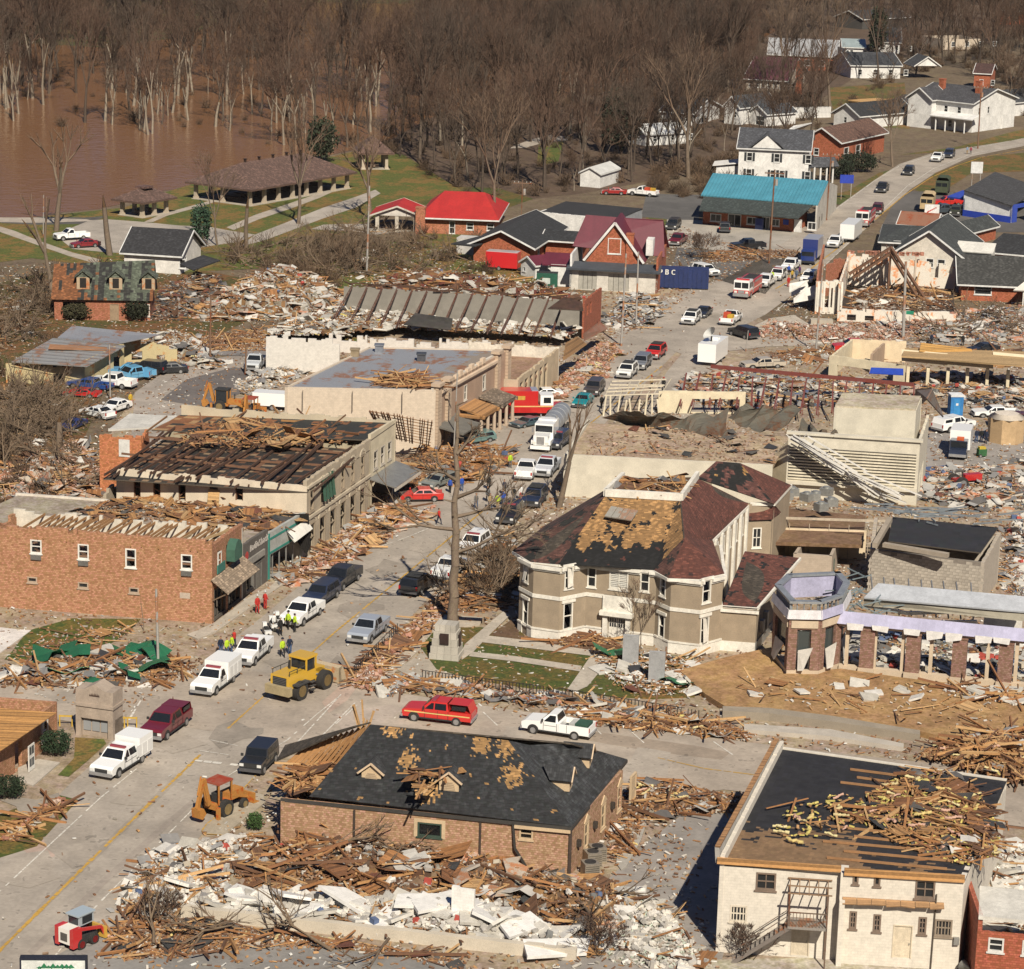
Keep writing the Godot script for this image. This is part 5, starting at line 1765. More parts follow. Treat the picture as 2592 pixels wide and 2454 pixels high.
func bank()->void:
	# brick office in front with a big black hip roof
	var C4p:=V(4.75,0,-179.67)
	var o:=thing("black_roof_brick_building", "one-storey tan brick building with big torn black hip roof and dormers", "building",C4p)
	var brick:=mt("brick",.45,.3,.2)
	pass
	var fl:=V(-16.04,3.9,-182.78)*V(1,0,1)
	var fr:=V(4.85,3.9,-178.98)*V(1,0,1)
	var br:=V(8.91,3.9,-190.63)*V(1,0,1)
	var bl:=fl+(br-fr)
	var h:=3.85
	var t:=wall_at(o,fl,fr,h,brick,[[10.17,2.06,1.7,1.01],[17.56,2.57,.94,1.22]])
	var q=[10.17,2.06,1.7,1.01]
	var buff:=mt("stucco",.6,.45,.29)
	window(o,t,q[0],q[1],q[2],q[3],mp(.04,.07,.05),1,1,false,true, "window",.01)
	var m:=MB.new()
	m.bx(q[0]-.3,q[0]-.04,q[1]-.1,q[1]+q[3]+.3,0,.06)
	m.bx(q[0]+q[2]+.04,q[0]+q[2]+.3,q[1]-.1,q[1]+q[3]+.3,0,.06)
	m.bx(q[0]-.04,q[0]+q[2]+.04,q[1]+q[3]+.04,q[1]+q[3]+.3,0,.06)
	part("stone_surround",m,buff,o,t)
	q=[17.56,2.57,.94,1.22]
	window(o,t,q[0],q[1],q[2],q[3],buff,1,3,false,true, "window",.006)
	var L:=(fr-fl).length()
	m=MB.new()
	for x in [L*.255,L*.69]:
		m.bx(x,x+.14,0,h-.3,.0,.12)
	m.bx(L-.1,L+.1,0,h,.0,.14)
	part("downpipes",m,mp(.06,.04,.03),o,t)
	m=MB.new()
	m.bar(V(L*.805,h-.1,.15),V(L*.815,1.9,.3),.16,.14)
	m.bar(V(L*.815,1.9,.3),V(L*.87,.2,.4),.16,.14)
	m.bar(V(L*.9,.1,.4),V(L*.965,.7,.4),.12,.1)
	part("bent_downpipe",m,mp(.04,.035,.03),o,t)
	var tr:=wall_at(o,fr,br,h,brick,[[3.2,.9,1.0,1.9],[7.2,.9,1.0,1.9],[11.2,.9,1.0,1.9],[14.8,.2,1.1,2.2]])
	for x in [3.2,7.2,11.2]:
		window(o,tr,x,.9,1.0,1.9,buff,1,2)
		m=MB.new()
		m.side(V2([x-.2,2.95,x+1.2,2.95,x+.5,3.5]),.0,.08)
		part("stone_pediment",m,buff,o,tr)
	door(o,tr,14.8,1.1,2.2,buff,.2)
	m=MB.new()
	for x in [1.4,5.2,9.4]:
		m.bx(x,x+.3,1.8,2.3,.0,.3)
	part("wall_lamps",m,mt("metal",.1,.09,.08),o,tr)
	wall_at(o,br,bl,h,brick)
	wall_at(o,bl,fl,h,brick,[],.8)
	# roof: long front slope,right hip,rear right hip,and the torn open left end
	var off:=o.position
	var A:=V(-16.05,3.9,-182.85)
	var A2:=V(-13.94,4.3,-182.26)
	var B:=V(4.87,3.9,-178.81)
	var Cc:=V(9.28,3.9,-192.89)
	var R0:=V(-9.88,8.2,-187.04)
	var R1:=V(.25,8.2,-184.41)
	var R2:=V(2.49,7,-186.49)
	var R3:=V(4.82,7.6,-185.91)
	var felt:=func(p: Vector3)->Color:
		var k:=nz(p.x,p.z,.9)+.45*nz(p.x,p.z,3.0)
		for s in [V(.67,5,-182.29),V(.22,6.9,-184.13),V(-5.24,5.2,-181.84),V(-6.97,6.6,-184.18),V(-1.61,7.2,-184.48),V(-8.16,8.1,-186.61)]:
			if Vector2(p.x-s.x+off.x,p.z-s.z+off.z).length()+.9*nz(p.x,p.z,2.5)<.62:
				return Color(.52,.3,.12)
		return Color(.52,.3,.12) if k>.6 else Color(.038,.04,.043)*(1.0+.5*nz(p.x,p.z,2))
	m=MB.new()
	torn_face(m,A2-off,B-off,R1-off,R0-off,.2,felt)
	part("front_roof_face",m,mt("shingle"),o)
	m=MB.new()
	torn_face(m,B-off,Cc-off,R3-off,R2.lerp(R1,.3)-off,.4,func(p: Vector3)->Color: return Color(.06,.063,.068)*(1.0+.9*nz(p.x,p.z,1.4)))
	torn_face(m,B-off,R2-off,R1-off,R1.lerp(B,.5)-off,.4,func(p: Vector3)->Color: return Color(.06,.063,.068)*(1.0+.9*nz(p.x,p.z,1.4)))
	part("right_roof_face",m,mt("shingle"),o)
	m=MB.new()
	var back:=bl+V(0,3.9,0)
	torn_face(m,Cc-off,back-off+V(8,0,0),R0-off,R3-off,.8,felt)
	part("rear_roof_face",m,mt("shingle"),o)
	m=MB.new()
	torn_face(m,V(-16.91,4.2,-189.48)-off,V(-16.45,4.6,-191.72)-off,V(-9.83,8.2,-187.28)-off,V(-11.05,8,-186.84)-off,.5,func(p: Vector3)->Color: return Color(.05,.05,.052)*(1.0+.5*nz(p.x,p.z)))
	part("left_roof_remnant",m,mt("shingle"),o)
	for i in 12:  # bare rafters of the torn left end
		m=MB.new()
		var u:=i/11.0
		m.bar((V(-16.45,4,-188.73)).lerp(V(-12.06,4.4,-188.76),u)-off,(V(-14.53,5.6,-189.52)).lerp(V(-9.9,8.1,-187.24),u)-off,.07,.22)
		part("rafter",m,mp(.44,.23,.09),o)
	for i in 8:
		m=MB.new()
		var g:=(V(-11.92,4.4,-192.64)).lerp(V(-10.53,4.4,-194.34),rr(0,1))-off
		m.bar(g,g+V(rr(-.8,.8),rr(1.5,3.2),rr(-.5,.5)),.06,.14)
		part("stud",m,mp(.5,.3,.13),o)
	m=MB.new()
	m.bar(A-off-V(0,.15,0),B-off-V(0,.15,0),.14,.24)
	m.bar(B-off-V(0,.15,0),Cc-off-V(0,.15,0),.14,.24)
	part("gutter",m,mp(.05,.045,.04),o)
	pb("fascia",[L*.81,L,h-.45,h-.2,.0,.25],buff,o,t)
	# dormers: two facing front,two on the right hip
	var side:=(fr-fl).normalized()
	var out:=side.cross(Vector3.UP)
	for s in [[V(-9.55,5.05,-183.16),0],[V(-3.91,5.05,-181.8),0],[V(4.87,5.1,-183.25),1],[V(6.38,5.3,-187.63),1]]:
		var f:=Basis(side,Vector3.UP,out) if s[1]==0 else Basis(-out,Vector3.UP,side)
		var at:=Transform3D(f*1.1,s[0]-off)
		m=MB.new()
		m.side(V2([-.65,0,.65,0,.65,.75,0,1.25,-.65,.75]),-1.2,0)
		var dm:=part("dormer",m,buff,o,at)
		m=MB.new()
		m.slab(V(0,1.42,.15),V(-.85,.72,.15),V(-.85,.72,-1.3),V(0,1.42,-1.9),.1)
		m.slab(V(.85,.72,.15),V(0,1.42,.15),V(0,1.42,-1.9),V(.85,.72,-1.3),.1)
		part("dormer_roof",m,mt("shingle",.06,.062,.066),dm)
		m=MB.new()
		m.bar(V(-.9,.72,.18),V(0,1.45,.18),.1,.12)
		m.bar(V(.9,.72,.18),V(0,1.45,.18),.1,.12)
		part("dormer_trim",m,mp(.66,.5,.34),dm)
		for k in 5:
			m=MB.new()
			var w:=.42*sqrt(maxf(.05,1.0-pow(k/5.0,2)))
			m.bx(-w,w,.2+k*.12,.28+k*.12,.0,.04)
			part("louver",m,mp(.5,.38,.25),dm)
	# three cooling units by the wall
	for s in [[V(6.32,0,-179.29), "beige cooling unit nearest the camera at the brick corner"],[V(6.55,0,-181.29), "beige cooling unit in the middle of the three by the brick wall"],[V(6.9,0,-182.32), "beige cooling unit farthest of the three by the brick wall"]]:
		var ac:=thing("cooling_unit",s[1], "air conditioner",s[0],.3, "cooling units at the brick wall")
		pb("casing",[-.55,.55,0,1.1,-.55,.55],mt("metal",.45,.4,.33),ac)
		m=MB.new()
		m.tube(V(0,1.1,0),V(0,1.14,0),.42,.42,14,true)
		part("fan_grille",m,mt("metal",.08,.08,.08),ac)
		for k in 6:
			pb("louver",[-.5,.5,.15+k*.15,.2+k*.15,.55,.57],mt("metal",.2,.18,.15),ac)


func white_block()->void:
	var a:=V(14.45,0,-166.86)
	var o:=thing("white_block_building", "two-storey cream block building with black roof strewn with rafters and yellow insulation", "building",a)
	pass
	pass
	var cream:=mt("block",.62,.57,.49)
	var brown:=mp(.22,.16,.12)
	var b:=V(22.37,0,-166.11)
	var W1:=[[2.46,4.7,1.27,1.18],[.86,2.31,1.07,1.13],[5.04,.19,1.06,2.1]]
	var W2:=[[.82,5.78,.33,.77],[2.2,5.72,.38,.73],[4.92,5.05,1.24,1.23],[.76,2.61,.43,1.19],[2.33,2.5,.46,1.18],[5.28,2.51,.49,1.17],[6.37,2.43,1.08,1.16],[3.72,.72,1.13,2.25]]
	var h:=6.45
	var t:=wall_at(o,a,b,h,cream,W1)
	window(o,t,W1[0][0],W1[0][1],W1[0][2],W1[0][3],brown,2,2)
	window(o,t,W1[1][0],W1[1][1],W1[1][2],W1[1][3],mp(.7,.62,.5),5,2)
	door(o,t,W1[2][0],W1[2][2],W1[2][3],mp(.6,.52,.4),W1[2][1])
	var c:=V(22.31,0,-165.54)
	var d:=V(30.32,0,-164.92)
	var mm:=MB.new()
	mm.bx(0,.5,0,h,-.9,.2)
	part("pier",mm,cream,o,frame(b-o.position,d-o.position))
	var t2:=wall_at(o,c,d,h,cream,W2)
	for i in 7:
		var q=W2[i]
		window(o,t2,q[0],q[1],q[2],q[3],brown if i != 6 else mp(.3,.24,.18),[1,1,2,2,2,2,5][i],[1,1,2,3,3,3,2][i])
	door(o,t2,W2[7][0],W2[7][2],W2[7][3],mp(.7,.6,.45),W2[7][1])
	var m:=MB.new()
	var lip: float=4.69
	for i in 7:
		m.slab(V(.2+i*.95,lip-.1+rr(-.08,.08),.55),V(1.12+i*.95,lip-.1+rr(-.08,.08),.55),V(1.12+i*.95,lip+.12,.0),V(.2+i*.95,lip+.12,.0),.08)
	part("torn_ledge",m,mt("board",.42,.26,.14),o,t2)
	pb("wing_edge",[.0,.35,.0,lip,.02,.5],cream,o,t2)
	# roof corners
	var bl:=V(20.42,6.6,-189.62)*V(1,0,1)
	var br:=V(36.4,6.6,-184.13)*V(1,0,1)
	wall_at(o,d,br,h,cream,[],.5,.35, "wall",h-.3)
	wall_at(o,br,bl,h,cream)
	wall_at(o,bl,a,h+.5,cream,[],.1)
	var off:=o.position
	m=MB.new()
	var up:=V(0,6.35,0)
	torn_face(m,a+up-off,d+up-off,br+up-off,bl+up-off,.3,func(p: Vector3)->Color:
		var u:=(p.z+.03*p.x)*-1.0
		var k:=u*.32+1.6*nz(p.x*.35,p.z,1.0)+.5*nz(p.x,p.z,2.5)+(2.0 if p.x>9.5 else .0)
		return Color(.26,.16,.085)*(.8+.5*absf(nz(p.x*.3,p.z,6))) if k<1.7 else Color(.02,.02,.024)*(1.0+.6*nz(p.x,p.z)))
	part("roof_deck",m,mt("plain"),o)
	m=MB.new()
	m.bar(a+V(0,6.6,0)-off+V(-.2,0,.1),b+V(0,6.55,0)-off+V(0,0,.1),.2,.42)
	part("raw_fascia",m,mt("board",.55,.31,.13),o)
	m=MB.new()
	m.bar(c+V(0,6.62,0)-off+V(.2,0,.1),d+V(0,6.6,0)-off+V(0,0,.1),.2,.5)
	part("raw_fascia",m,mt("board",.55,.31,.13),o)
	# stepped side parapet
	for i in 3:
		m=MB.new()
		var u0:=i/3.0
		var p0:=a.lerp(bl,u0)+V(0,6.4,0)-off
		var p1:=a.lerp(bl,u0+.32)+V(0,6.4,0)-off
		m.slab(p0,p1,p1+V(-.1,1.0-.15*i,0),p0+V(-.1,1.15-.15*i,0),.3)
		part("parapet",m,mp(.42,.4,.37),o)
		m=MB.new()
		m.bar(p0+V(-.2,1.15-.15*i,0),p1+V(-.2,1.02-.15*i,0),.35,.12)
		part("parapet_board",m,mt("board",.42,.24,.12),o)
	# rows of fallen ceiling joists on the black deck
	for i in 13:
		m=MB.new()
		var v:=.10+i*.065
		var p0:=a.lerp(bl,v).lerp(d.lerp(br,v),rr(.32,.5))+V(0,6.46,0)-off
		var p1:=a.lerp(bl,v).lerp(d.lerp(br,v),rr(.85,.99))+V(0,6.46,rr(-.3,.3))-off
		m.bar(p0,p1,.09,.16)
		part("joist",m,mp(.36,.19,.085),o)
	# iron stair and landing
	var la: float=W1[2][0]-.2
	var ly: float=2.94
	pb("landing",[la-.2,la+2.4,ly-.18,ly,.1,1.7],mw(.3,.27,.24),o,t)
	for x in [la-.15,la+2.35]:
		for z in [.15,1.65]:
			pb("post",[x-.05,x+.05,.0 if x>la else ly,ly+2.3,z-.05,z+.05],mw(.16,.11,.08),o,t)
	m=MB.new()
	for k in 12:
		m.bx(la-.1+k*.22,la-.06+k*.22,ly,ly+.95,1.63,1.67)
	m.bx(la-.15,la+2.35,ly+.95,ly+1.02,1.62,1.68)
	for y in [.95,.5]:
		m.bx(la+2.33,la+2.38,ly+y,ly+y+.06,.1,1.65)
	part("railing",m,mw(.14,.1,.07),o,t)
	m=MB.new()
	for k in 5:
		m.bar(V(la-.15+k*.62,ly+2.75,.05),V(la-.15+k*.62,ly+2.3,1.75),.06,.1)
	for z in [.1,.9,1.7]:
		m.bar(V(la-.3,ly+2.78-z*.26,z),V(la+2.6,ly+2.78-z*.26,z),.1,.07)
	part("porch_roof_frame",m,mp(.27,.17,.1),o,t)
	for k in 12:
		m=MB.new()
		var u:=(k+.5)/12.0
		m.bx(la-.25-u*3.6,la-.02-u*3.6+.08,ly-.1-u*ly,ly-.05-u*ly,.6,1.6)
		part("stair_tread",m,mw(.28,.25,.22),o,t)
	m=MB.new()
	for z in [.6,1.6]:
		m.bar(V(la,ly-.1,z),V(la-3.7,0,z),.06,.25)
		m.bar(V(la,ly+.85,z),V(la-3.7,.9,z),.05,.05)
	part("stringer",m,mw(.2,.17,.15),o,t)
	m=MB.new()
	m.tube(V(6.25,0,.1),V(6.3,5.4,.1),.05,.05,6)
	part("conduit",m,mp(.1,.08,.06),o,t2)
	m=MB.new()
	m.box(V(-.25,2.2,.1),V(.35,.5,.25))
	m.tube(V(.3,.5,.3),V(.6,.6,.8),.45,.05,10)
	part("meter_box",m,mt("metal",.4,.4,.38),o,TR(d-off))


func theatre()->void:
	# cream hall with louvred side,tall block and a wide dusty flat roof
	var a:=V(30.11,0,-287.97)
	var o:=thing("cream_hall", "large cream hall with louvred walls, tall blank block and wide dusty flat roof", "building",a)
	var cream:=mt("stucco",.66,.61,.51)
	pass
	var h: float=7.14
	var b:=V(44.21,0,-285.68)
	var hu: float=9.44
	var t:=wall_at(o,a,b,h,cream)
	var L:=(b-a).length()
	for k in 11:
		var m:=MB.new()
		var y: float=lerpf(2.1,5.43,k/10.0)
		m.bx(.2,L-.3,y,y+.16,.0,.12)
		part("louver",m,mp(.75,.68,.53),o,t)
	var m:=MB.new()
	m.bx(.2,L-.3,2.1,5.73,.001,.02)  # dark sheet paints the shade in the gaps between the louvres
	part("louver_gap_shade",m,mp(.1,.09,.075),o,t)
	m=MB.new()
	m.bx(-.2,L+.3,h,h+.25,-.6,.25)
	m.bx(0,L,1.6,1.9,.0,.5)
	part("ledge",m,cream,o,t)
	# tall block
	pass
	var c:=V(35.38,6,-291.53)*V(1,0,1)
	var d:=V(44.34,6,-290.91)*V(1,0,1)
	var ht: float=9.43
	wall_at(o,c,d,ht,cream)
	var back:=V(1.6,0,-7)
	wall_at(o,d,d+back,ht,cream)
	wall_at(o,c+back,c,ht,cream)
	wall_at(o,d+back,c+back,ht,cream)
	block(o, "block_roof",PackedVector2Array([flat(c),flat(d),flat(d+back),flat(c+back)]),ht,ht+.2,mt("ground",.6,.53,.42))
	wall_at(o,b,b+V(3.0,0,-14),h,cream,[[2,0,3,3.0],[6,0,3,3]],.4)
	# sloped end wall with corrugated side
	wall_at(o,V(27.84,0,-291.65),a,2.6,mt("stucco",.7,.6,.44),[],.0,.3, "wall",6.4)
	# wide flat roof
	var R: Array[Vector3]=[V(5.56,4.2,-285.42),V(28.1,4.2,-283.22),V(31.71,4.2,-299.02),V(8.46,4.2,-303.32)]
	block(o, "flat_roof",PackedVector2Array([flat(R[0]),flat(R[1]),flat(R[2]),flat(R[3])]),3.9,4.2,mt("ground",.52,.4,.29))
	wall_at(o,R[0]*V(1,0,1),R[1]*V(1,0,1),4.75,cream,[],.05)
	wall_at(o,R[3]*V(1,0,1),R[0]*V(1,0,1),4.6,cream,[],.05)
	var tl:=wall_at(o,V(5.92,0,-287.64) ,V(12.2,0,-286.78),4.0,mt("stucco",.5,.45,.36))
	for k in 10:
		pb("louver",[.0,7.5,.6+k*.32,.72+k*.32,.0,.1],mp(.58,.52,.42),o,tl)
	# dark tarpaulin draped over the roof edge
	for s2 in [[V(10.16,4.3,-305.38),V(24.38,4.3,-296.43),V(24.52,6.2,-302.62),V(14.44,6.4,-300.04)],[V(24.69,5,-304.17),V(29.7,5.2,-297.66),V(34.4,6.8,-304.95),V(27.07,6.8,-304.02)],[V(31.4,4.6,-296.02),V(36.03,5.6,-289.05),V(35.25,7,-289.89),V(33.22,6,-300.92)],[V(34.55,7.4,-287.28),V(36.42,4,-287.37),V(36.58,6.4,-289.17),V(35.73,7.4,-289.12)]]:
		m=MB.new()
		var p: Array=s2
		for j in 8:
			for i in 14:
				var f:=func(u: float,v: float)->Vector3:
					return (p[0] as Vector3).lerp(p[1],u).lerp((p[3] as Vector3).lerp(p[2],u),v)+V(.25*sin(u*21+v*5),.5*sin(u*17+v*3)*(.3+.7*absf(sin(v*4)))-.6*sin(u*PI),.4*sin(u*23))-o.position
				m.quad(f.call(i/14.0,j/8.0),f.call((i+1)/14.0,j/8.0),f.call((i+1)/14.0,(j+1)/8.0),f.call(i/14.0,(j+1)/8.0))
		part("draped_tarpaulin",m,mw(.125,.115,.09),o)
	# fallen white lattice mast across the louvres
	var lm:=thing("fallen_lattice_mast", "fallen white steel lattice frame lying across the louvred cream wall", "lattice mast",V(40.82,0,-288.38))
	var u0:=V(30.51,6.6,-287.61)-lm.position
	var u1:=V(40.68,.8,-286.1)-lm.position
	for k in 13:
		m=MB.new()
		var o1:=V(rr(-.8,1.4),.1*k+rr(-.3,.5),.5+.2*k)
		m.bar(u0+o1,u0.lerp(u1,.55)+o1+V(rr(0,1),rr(-.6,.1),.4),.14,.14)
		m.bar(u0.lerp(u1,.55)+o1+V(.5,-.3,.4),u1+o1+V(rr(-1,3),0,rr(0,1)),.14,.14)
		part("chord",m,mp(.72,.7,.66),lm)
	for k in 26:
		m=MB.new()
		var g:=u0.lerp(u1,k/26.0)+V(0,.1,.6)
		m.bar(g,g+V(rr(-.4,1.2),rr(.2,1.4),rr(.3,2.0)),.08,.08)
		part("lace_bar",m,mp(.62,.6,.57),lm)
	# tipped grey roof sheet against the block
	m=MB.new()
	m.slab(V(47.36,5,-311.65)-o.position,V(47.83,7.5,-306.38)-o.position,V(48.65,8.4,-308.2)-o.position,V(47.19,7.4,-311.57)-o.position,.15)
	m.slab(V(47.83,7.5,-306.38)-o.position,V(51.33,3.4,-314.82)-o.position,V(51.21,4,-316.5)-o.position,V(48.58,8.4,-307.71)-o.position,.15)
	part("tipped_roof_sheet",m,mt("roof_metal",.24,.21,.19),o)


func steel_ruin()->void:
	# ruined shop whose red steel joists still stand
	var o:=thing("steel_joist_ruin", "ruined cream shop with rust red steel beam and standing bent joists", "ruined shop",V(19.21,0,-327.46))
	var cream:=mt("stucco",.72,.63,.46)
	pass
	wall_at(o,V(17.86,0,-327.29),V(28.73,0,-328.15),2.9,cream,[[4.2,.2,6.0,1.7]],.15)
	var m:=MB.new()
	var r0:=V(24.96,3.6,-338.04)-o.position
	var r1:=V(50.1,3.6,-331.72)-o.position
	r0.y=3.9
	m.bar(r0,r1,.3,.45)
	part("steel_beam",m,mw(.2,.05,.04),o)
	for k in 18:
		m=MB.new()
		var u:=k/17.0
		var top:=(V(21.6,3.9,-333.48)).lerp(V(49.81,3.9,-329.79),u)-o.position
		var foot:=top+V(-1.0+rr(-.5,.3),-2.6,7.0+rr(-.8,.8))
		m.bar(top,foot,.17,.2)
		m.bar(top+V(0,-.4,-.2),foot+V(.2,-.3,.2),.08,.08)
		for s in 6:
			m.bar(top.lerp(foot,s/6.0),(top+V(0,-.4,-.2)).lerp(foot,(s+1)/6.0),.05,.05)
		part("bent_joist",m,mw(.17,.05,.045),o)
	# cream timber skeleton at the street corner
	var w:=thing("cream_timber_skeleton", "bare cream timber skeleton of a fallen awning at the street corner", "ruined awning",V(11.02,0,-324.97))
	var q0:=V(11.02,0,-324.97)-w.position
	var q1:=V(17.97,0,-326.81)-w.position
	var q2:=V(18.73,0,-343.47)-w.position
	for k in 9:
		m=MB.new()
		var p0:=q0.lerp(q1,k/8.0)
		m.bar(p0,p0+V(rr(-.3,.3),rr(1.8,2.8),0),.22,.2)
		part("post",m,mp(.72,.64,.48),w)
		m=MB.new()
		m.bar(p0+V(.2,2.6,0),p0+V(1.5+rr(-.5,.5),2.4+rr(-.6,.3),-9),.12,.12)
		part("rafter",m,mp(.66,.58,.44),w)
	for k in 5:
		m=MB.new()
		m.bar(q0+V(.3*k,2.6,-2.1*k),q1+V(.3*k,2.6+rr(-.3,.2),-2.1*k),.14,.14)
		part("purlin",m,mp(.68,.6,.46),w)
	# long cream wing with its roof torn off,and collapsed shelter beyond
	o=thing("cream_wing_ruin", "roofless cream wing of long low walls with blue tarpaulin strip", "ruined building",V(42.21,0,-357.23))
	var a:=V(41.53,0,-350.87)
	var b:=V(50.81,0,-345.47)
	wall_at(o,a,b,3.2,cream,[[1.2,0,8,2.0]],.2)
	wall_at(o,V(45.77,0,-363.01) ,V(41.53,0,-350.87),3.0,cream,[],.2)
	wall_at(o,V(45.77,0,-363.01),V(53.37,0,-362.85),3.0,mt("stucco",.74,.6,.42),[],.3)
	wall_at(o,V(50.12,0,-362.41),V(47.51,0,-355.06),2.8,mt("stucco",.45,.33,.24),[],.3)
	var g0:=V(50.63,3.4,-347.49)-o.position
	for s in 3:
		m=MB.new()
		m.slab(g0+V(6.0*s,-.3*(s % 2),0),g0+V(5.9+6.0*s,-.3*(s % 2)-.2,1.0),g0+V(5.9+6.0*s,1.2-.3*(s % 2),.4),g0+V(6.0*s,1.4-.3*(s % 2),-.6),.25)
		part("tilted_fascia_panel",m,cream,o)
	m=MB.new()
	m.slab(V(50.16,4.6,-344.55)-o.position,V(66.13,4.2,-342.42)-o.position,V(67.6,4.4,-350.8)-o.position,V(51.35,4.6,-349.92)-o.position,.2)
	part("torn_roof_boards",m,mt("board",.5,.36,.2),o)
	for k in 8:
		m=MB.new()
		var p0:=V(51.28,0,-345.53)-o.position+V(2.6*k,0,rr(-.4,.4))
		m.bx(p0.x-.2,p0.x+.2,0,3.0,p0.z-.2,p0.z+.2)
		part("post",m,cream,o)
	m=MB.new()
	m.slab(V(45.68,2.9,-341.33)-o.position,V(50,2.9,-340.81)-o.position,V(50.18,3.4,-342.36)-o.position,V(46.03,3.4,-342.58)-o.position,.1)
	part("blue_tarpaulin",m,mt("cloth",.015,.06,.42),o)
	m=MB.new()
	m.slab(V(52.87,4.7,-347.32)-o.position,V(60.31,4.2,-349.6)-o.position,V(60.03,4.8,-349.57)-o.position,V(53.41,5.4,-349.84)-o.position,.12)
	part("yellow_board_sheet",m,mt("board",.6,.36,.12),o)


func church()->void:
	# brick church opened up,only white plastered inner walls and one roof truss left
	var o:=thing("church_ruin", "ruined church with white plastered inner walls and charred roof truss", "church",V(47.16,0,-391.4))
	var white:=mw(.82,.76,.66)
	var brick:=mt("brick",.45,.2,.13)
	pass
	var a:=V(47.16,0,-391.4)
	var b:=V(64.55,0,-391.19)
	wall_at(o,a,b,1.9,white,[[1.42,.14,1.32,.92],[4.05,.17,1.32,.76]],.6,.5)
	pass
	var ba:=V(51.39,0,-418.42)
	var bb:=V(68.48,0,-417.96)
	var hb: float=5.92
	var t:=wall_at(o,ba,bb,hb,white,[[13.2,2.2,1.2,2.6],[15.6,3.0,.9,3.2]],.7,.5, "wall",hb-1.6)
	var m:=MB.new()
	for x in [.2,5.6,10.6]:
		m.bx(x,x+.3,0,hb-.5,.0,.15)
	part("pilasters",m,mp(.6,.5,.4),o,t)
	m=MB.new()
	for i in 60:
		var x:=rr(0,12.0)
		m.bx(x,x+rr(.3,.7),hb-rr(.0,.5),hb+rr(.0,.25),-.5,-.02)
	part("broken_brick_top",m,mt("brick",.5,.25,.18),o,t)
	# left tower front,white,and street side wall of brick
	var ta:=V(43.53,0,-388.14)
	var tb:=V(48.4,0,-401.45)
	pass
	var ht: float=5.15
	wall_at(o,V(44.39,0,-396.57),V(48.06,0,-397.11),ht,white,[[1.42,.95,1.18,2.98]],.5,.5)
	wall_at(o,V(47.9,0,-395.68),V(52,0,-420.08),ht,white,[],.6)
	m=MB.new()
	for k in 5:
		m.bx(.2+k*.9,.5+k*.9,.3,ht-.3,.0,.12)
	part("pilasters",m,mp(.8,.75,.66),o,frame(V(44.39,0,-396.57)-o.position,V(48.06,0,-397.11)-o.position))
	wall_at(o,V(51.39,0,-418.42),V(47.44,0,-411.66),hb-.5,brick,[],1.5)
	wall_at(o,V(48.19,0,-424.25),V(44.53,0,-398.01),ht+1,brick,[],1.5)
	# roof truss: two rafters,king post,struts
	var w0:=V(51.11,0,-412.22)-o.position
	var apex:=V(57.33,0,-413.17)-o.position+V(0,7.6,.5)
	var w1:=V(61.73,0,-404.9)-o.position
	w0.y=3.4
	w1.y=1.4
	var char1:=mp(.16,.08,.045)
	for k in 3:
		var z:=V(.3*k,-.25*k,-2.0*k)
		for s in [[w0,apex],[w1,apex],[w0+V(.6,-.6,0),apex+V(0,-.9,0)],[w1+V(-.6,-.6,0),apex+V(0,-.9,0)]]:
			m=MB.new()
			m.bar(s[0]+z,s[1]+z,.25,.35)
			part("rafter",m,char1,o)
		m=MB.new()
		m.bar(apex+z,V(apex.x,.6,apex.z)+z,.3,.3)
		part("king_post",m,char1,o)
		m=MB.new()
		for u in 7:
			m.bar(w0.lerp(apex,u/7.0+.1)+z,(w0+V(.6,-.6,0)).lerp(apex+V(0,-.9,0),u/7.0+.02)+z,.12,.12)
			m.bar(w1.lerp(apex,u/7.0+.1)+z,(w1+V(-.6,-.6,0)).lerp(apex+V(0,-.9,0),u/7.0+.02)+z,.12,.12)
		part("struts",m,char1,o)
	for k in 22:
		m=MB.new()
		var u:=rr(0,1)
		var p:=w0.lerp(apex,u) if k % 2 else w1.lerp(apex,u)
		m.bar(p+V(0,.15,.2),p+V(.4,-.2+rr(-.3,.3),-4.4),.1,.16)
		part("purlin",m,mp(.2,.1,.055),o)
	block(o, "floor",PackedVector2Array([flat(a),flat(b),flat(bb),flat(ba)]),.3,.6,mt("ground",.05,.035,.025))
	m=MB.new()
	for s in 6:
		m.bx(-.2+.0,3.0,s*.17,s*.17+.17,-3.0+s*.35,.35-.35*0)
	part("front_steps",m,mt("stucco",.5,.44,.36),o,TR(V(42.99,0,-386.71)-o.position))
	# torn white cornice lying on the street side
	o=thing("torn_white_cornice", "torn white timber cornice leaning on rubble beside the church front", "debris",V(42.77,0,-400.61))
	for k in 7:
		m=MB.new()
		var p:=V(rr(-2,2.5),rr(.6,2.6),rr(-3,1))
		m.slab(p,p+V(rr(1.5,3),rr(.3,1.4),.2),p+V(rr(1.5,3),rr(1.6,2.4),-.6),p+V(0,rr(.6,1.2),-.6),.15)
		part("panel",m,mp(.74,.72,.67),o)


# ---------------------------------------------------------------- houses up the road
func row(n: int,x0: float,dx: float,y: float,w: float,h: float)->Array:
	var a:=[]
	for i in n:
		a.append([x0+i*dx,y,w,h])
	return a


func quad_part(o: Node3D,called: String,p: Array,th: float,material: Material)->void:
	var m:=MB.new()
	var inv:=o.transform.affine_inverse()
	m.slab(inv*p[0],inv*p[1],inv*p[2],inv*p[3],th)
	part(called,m,material,o)


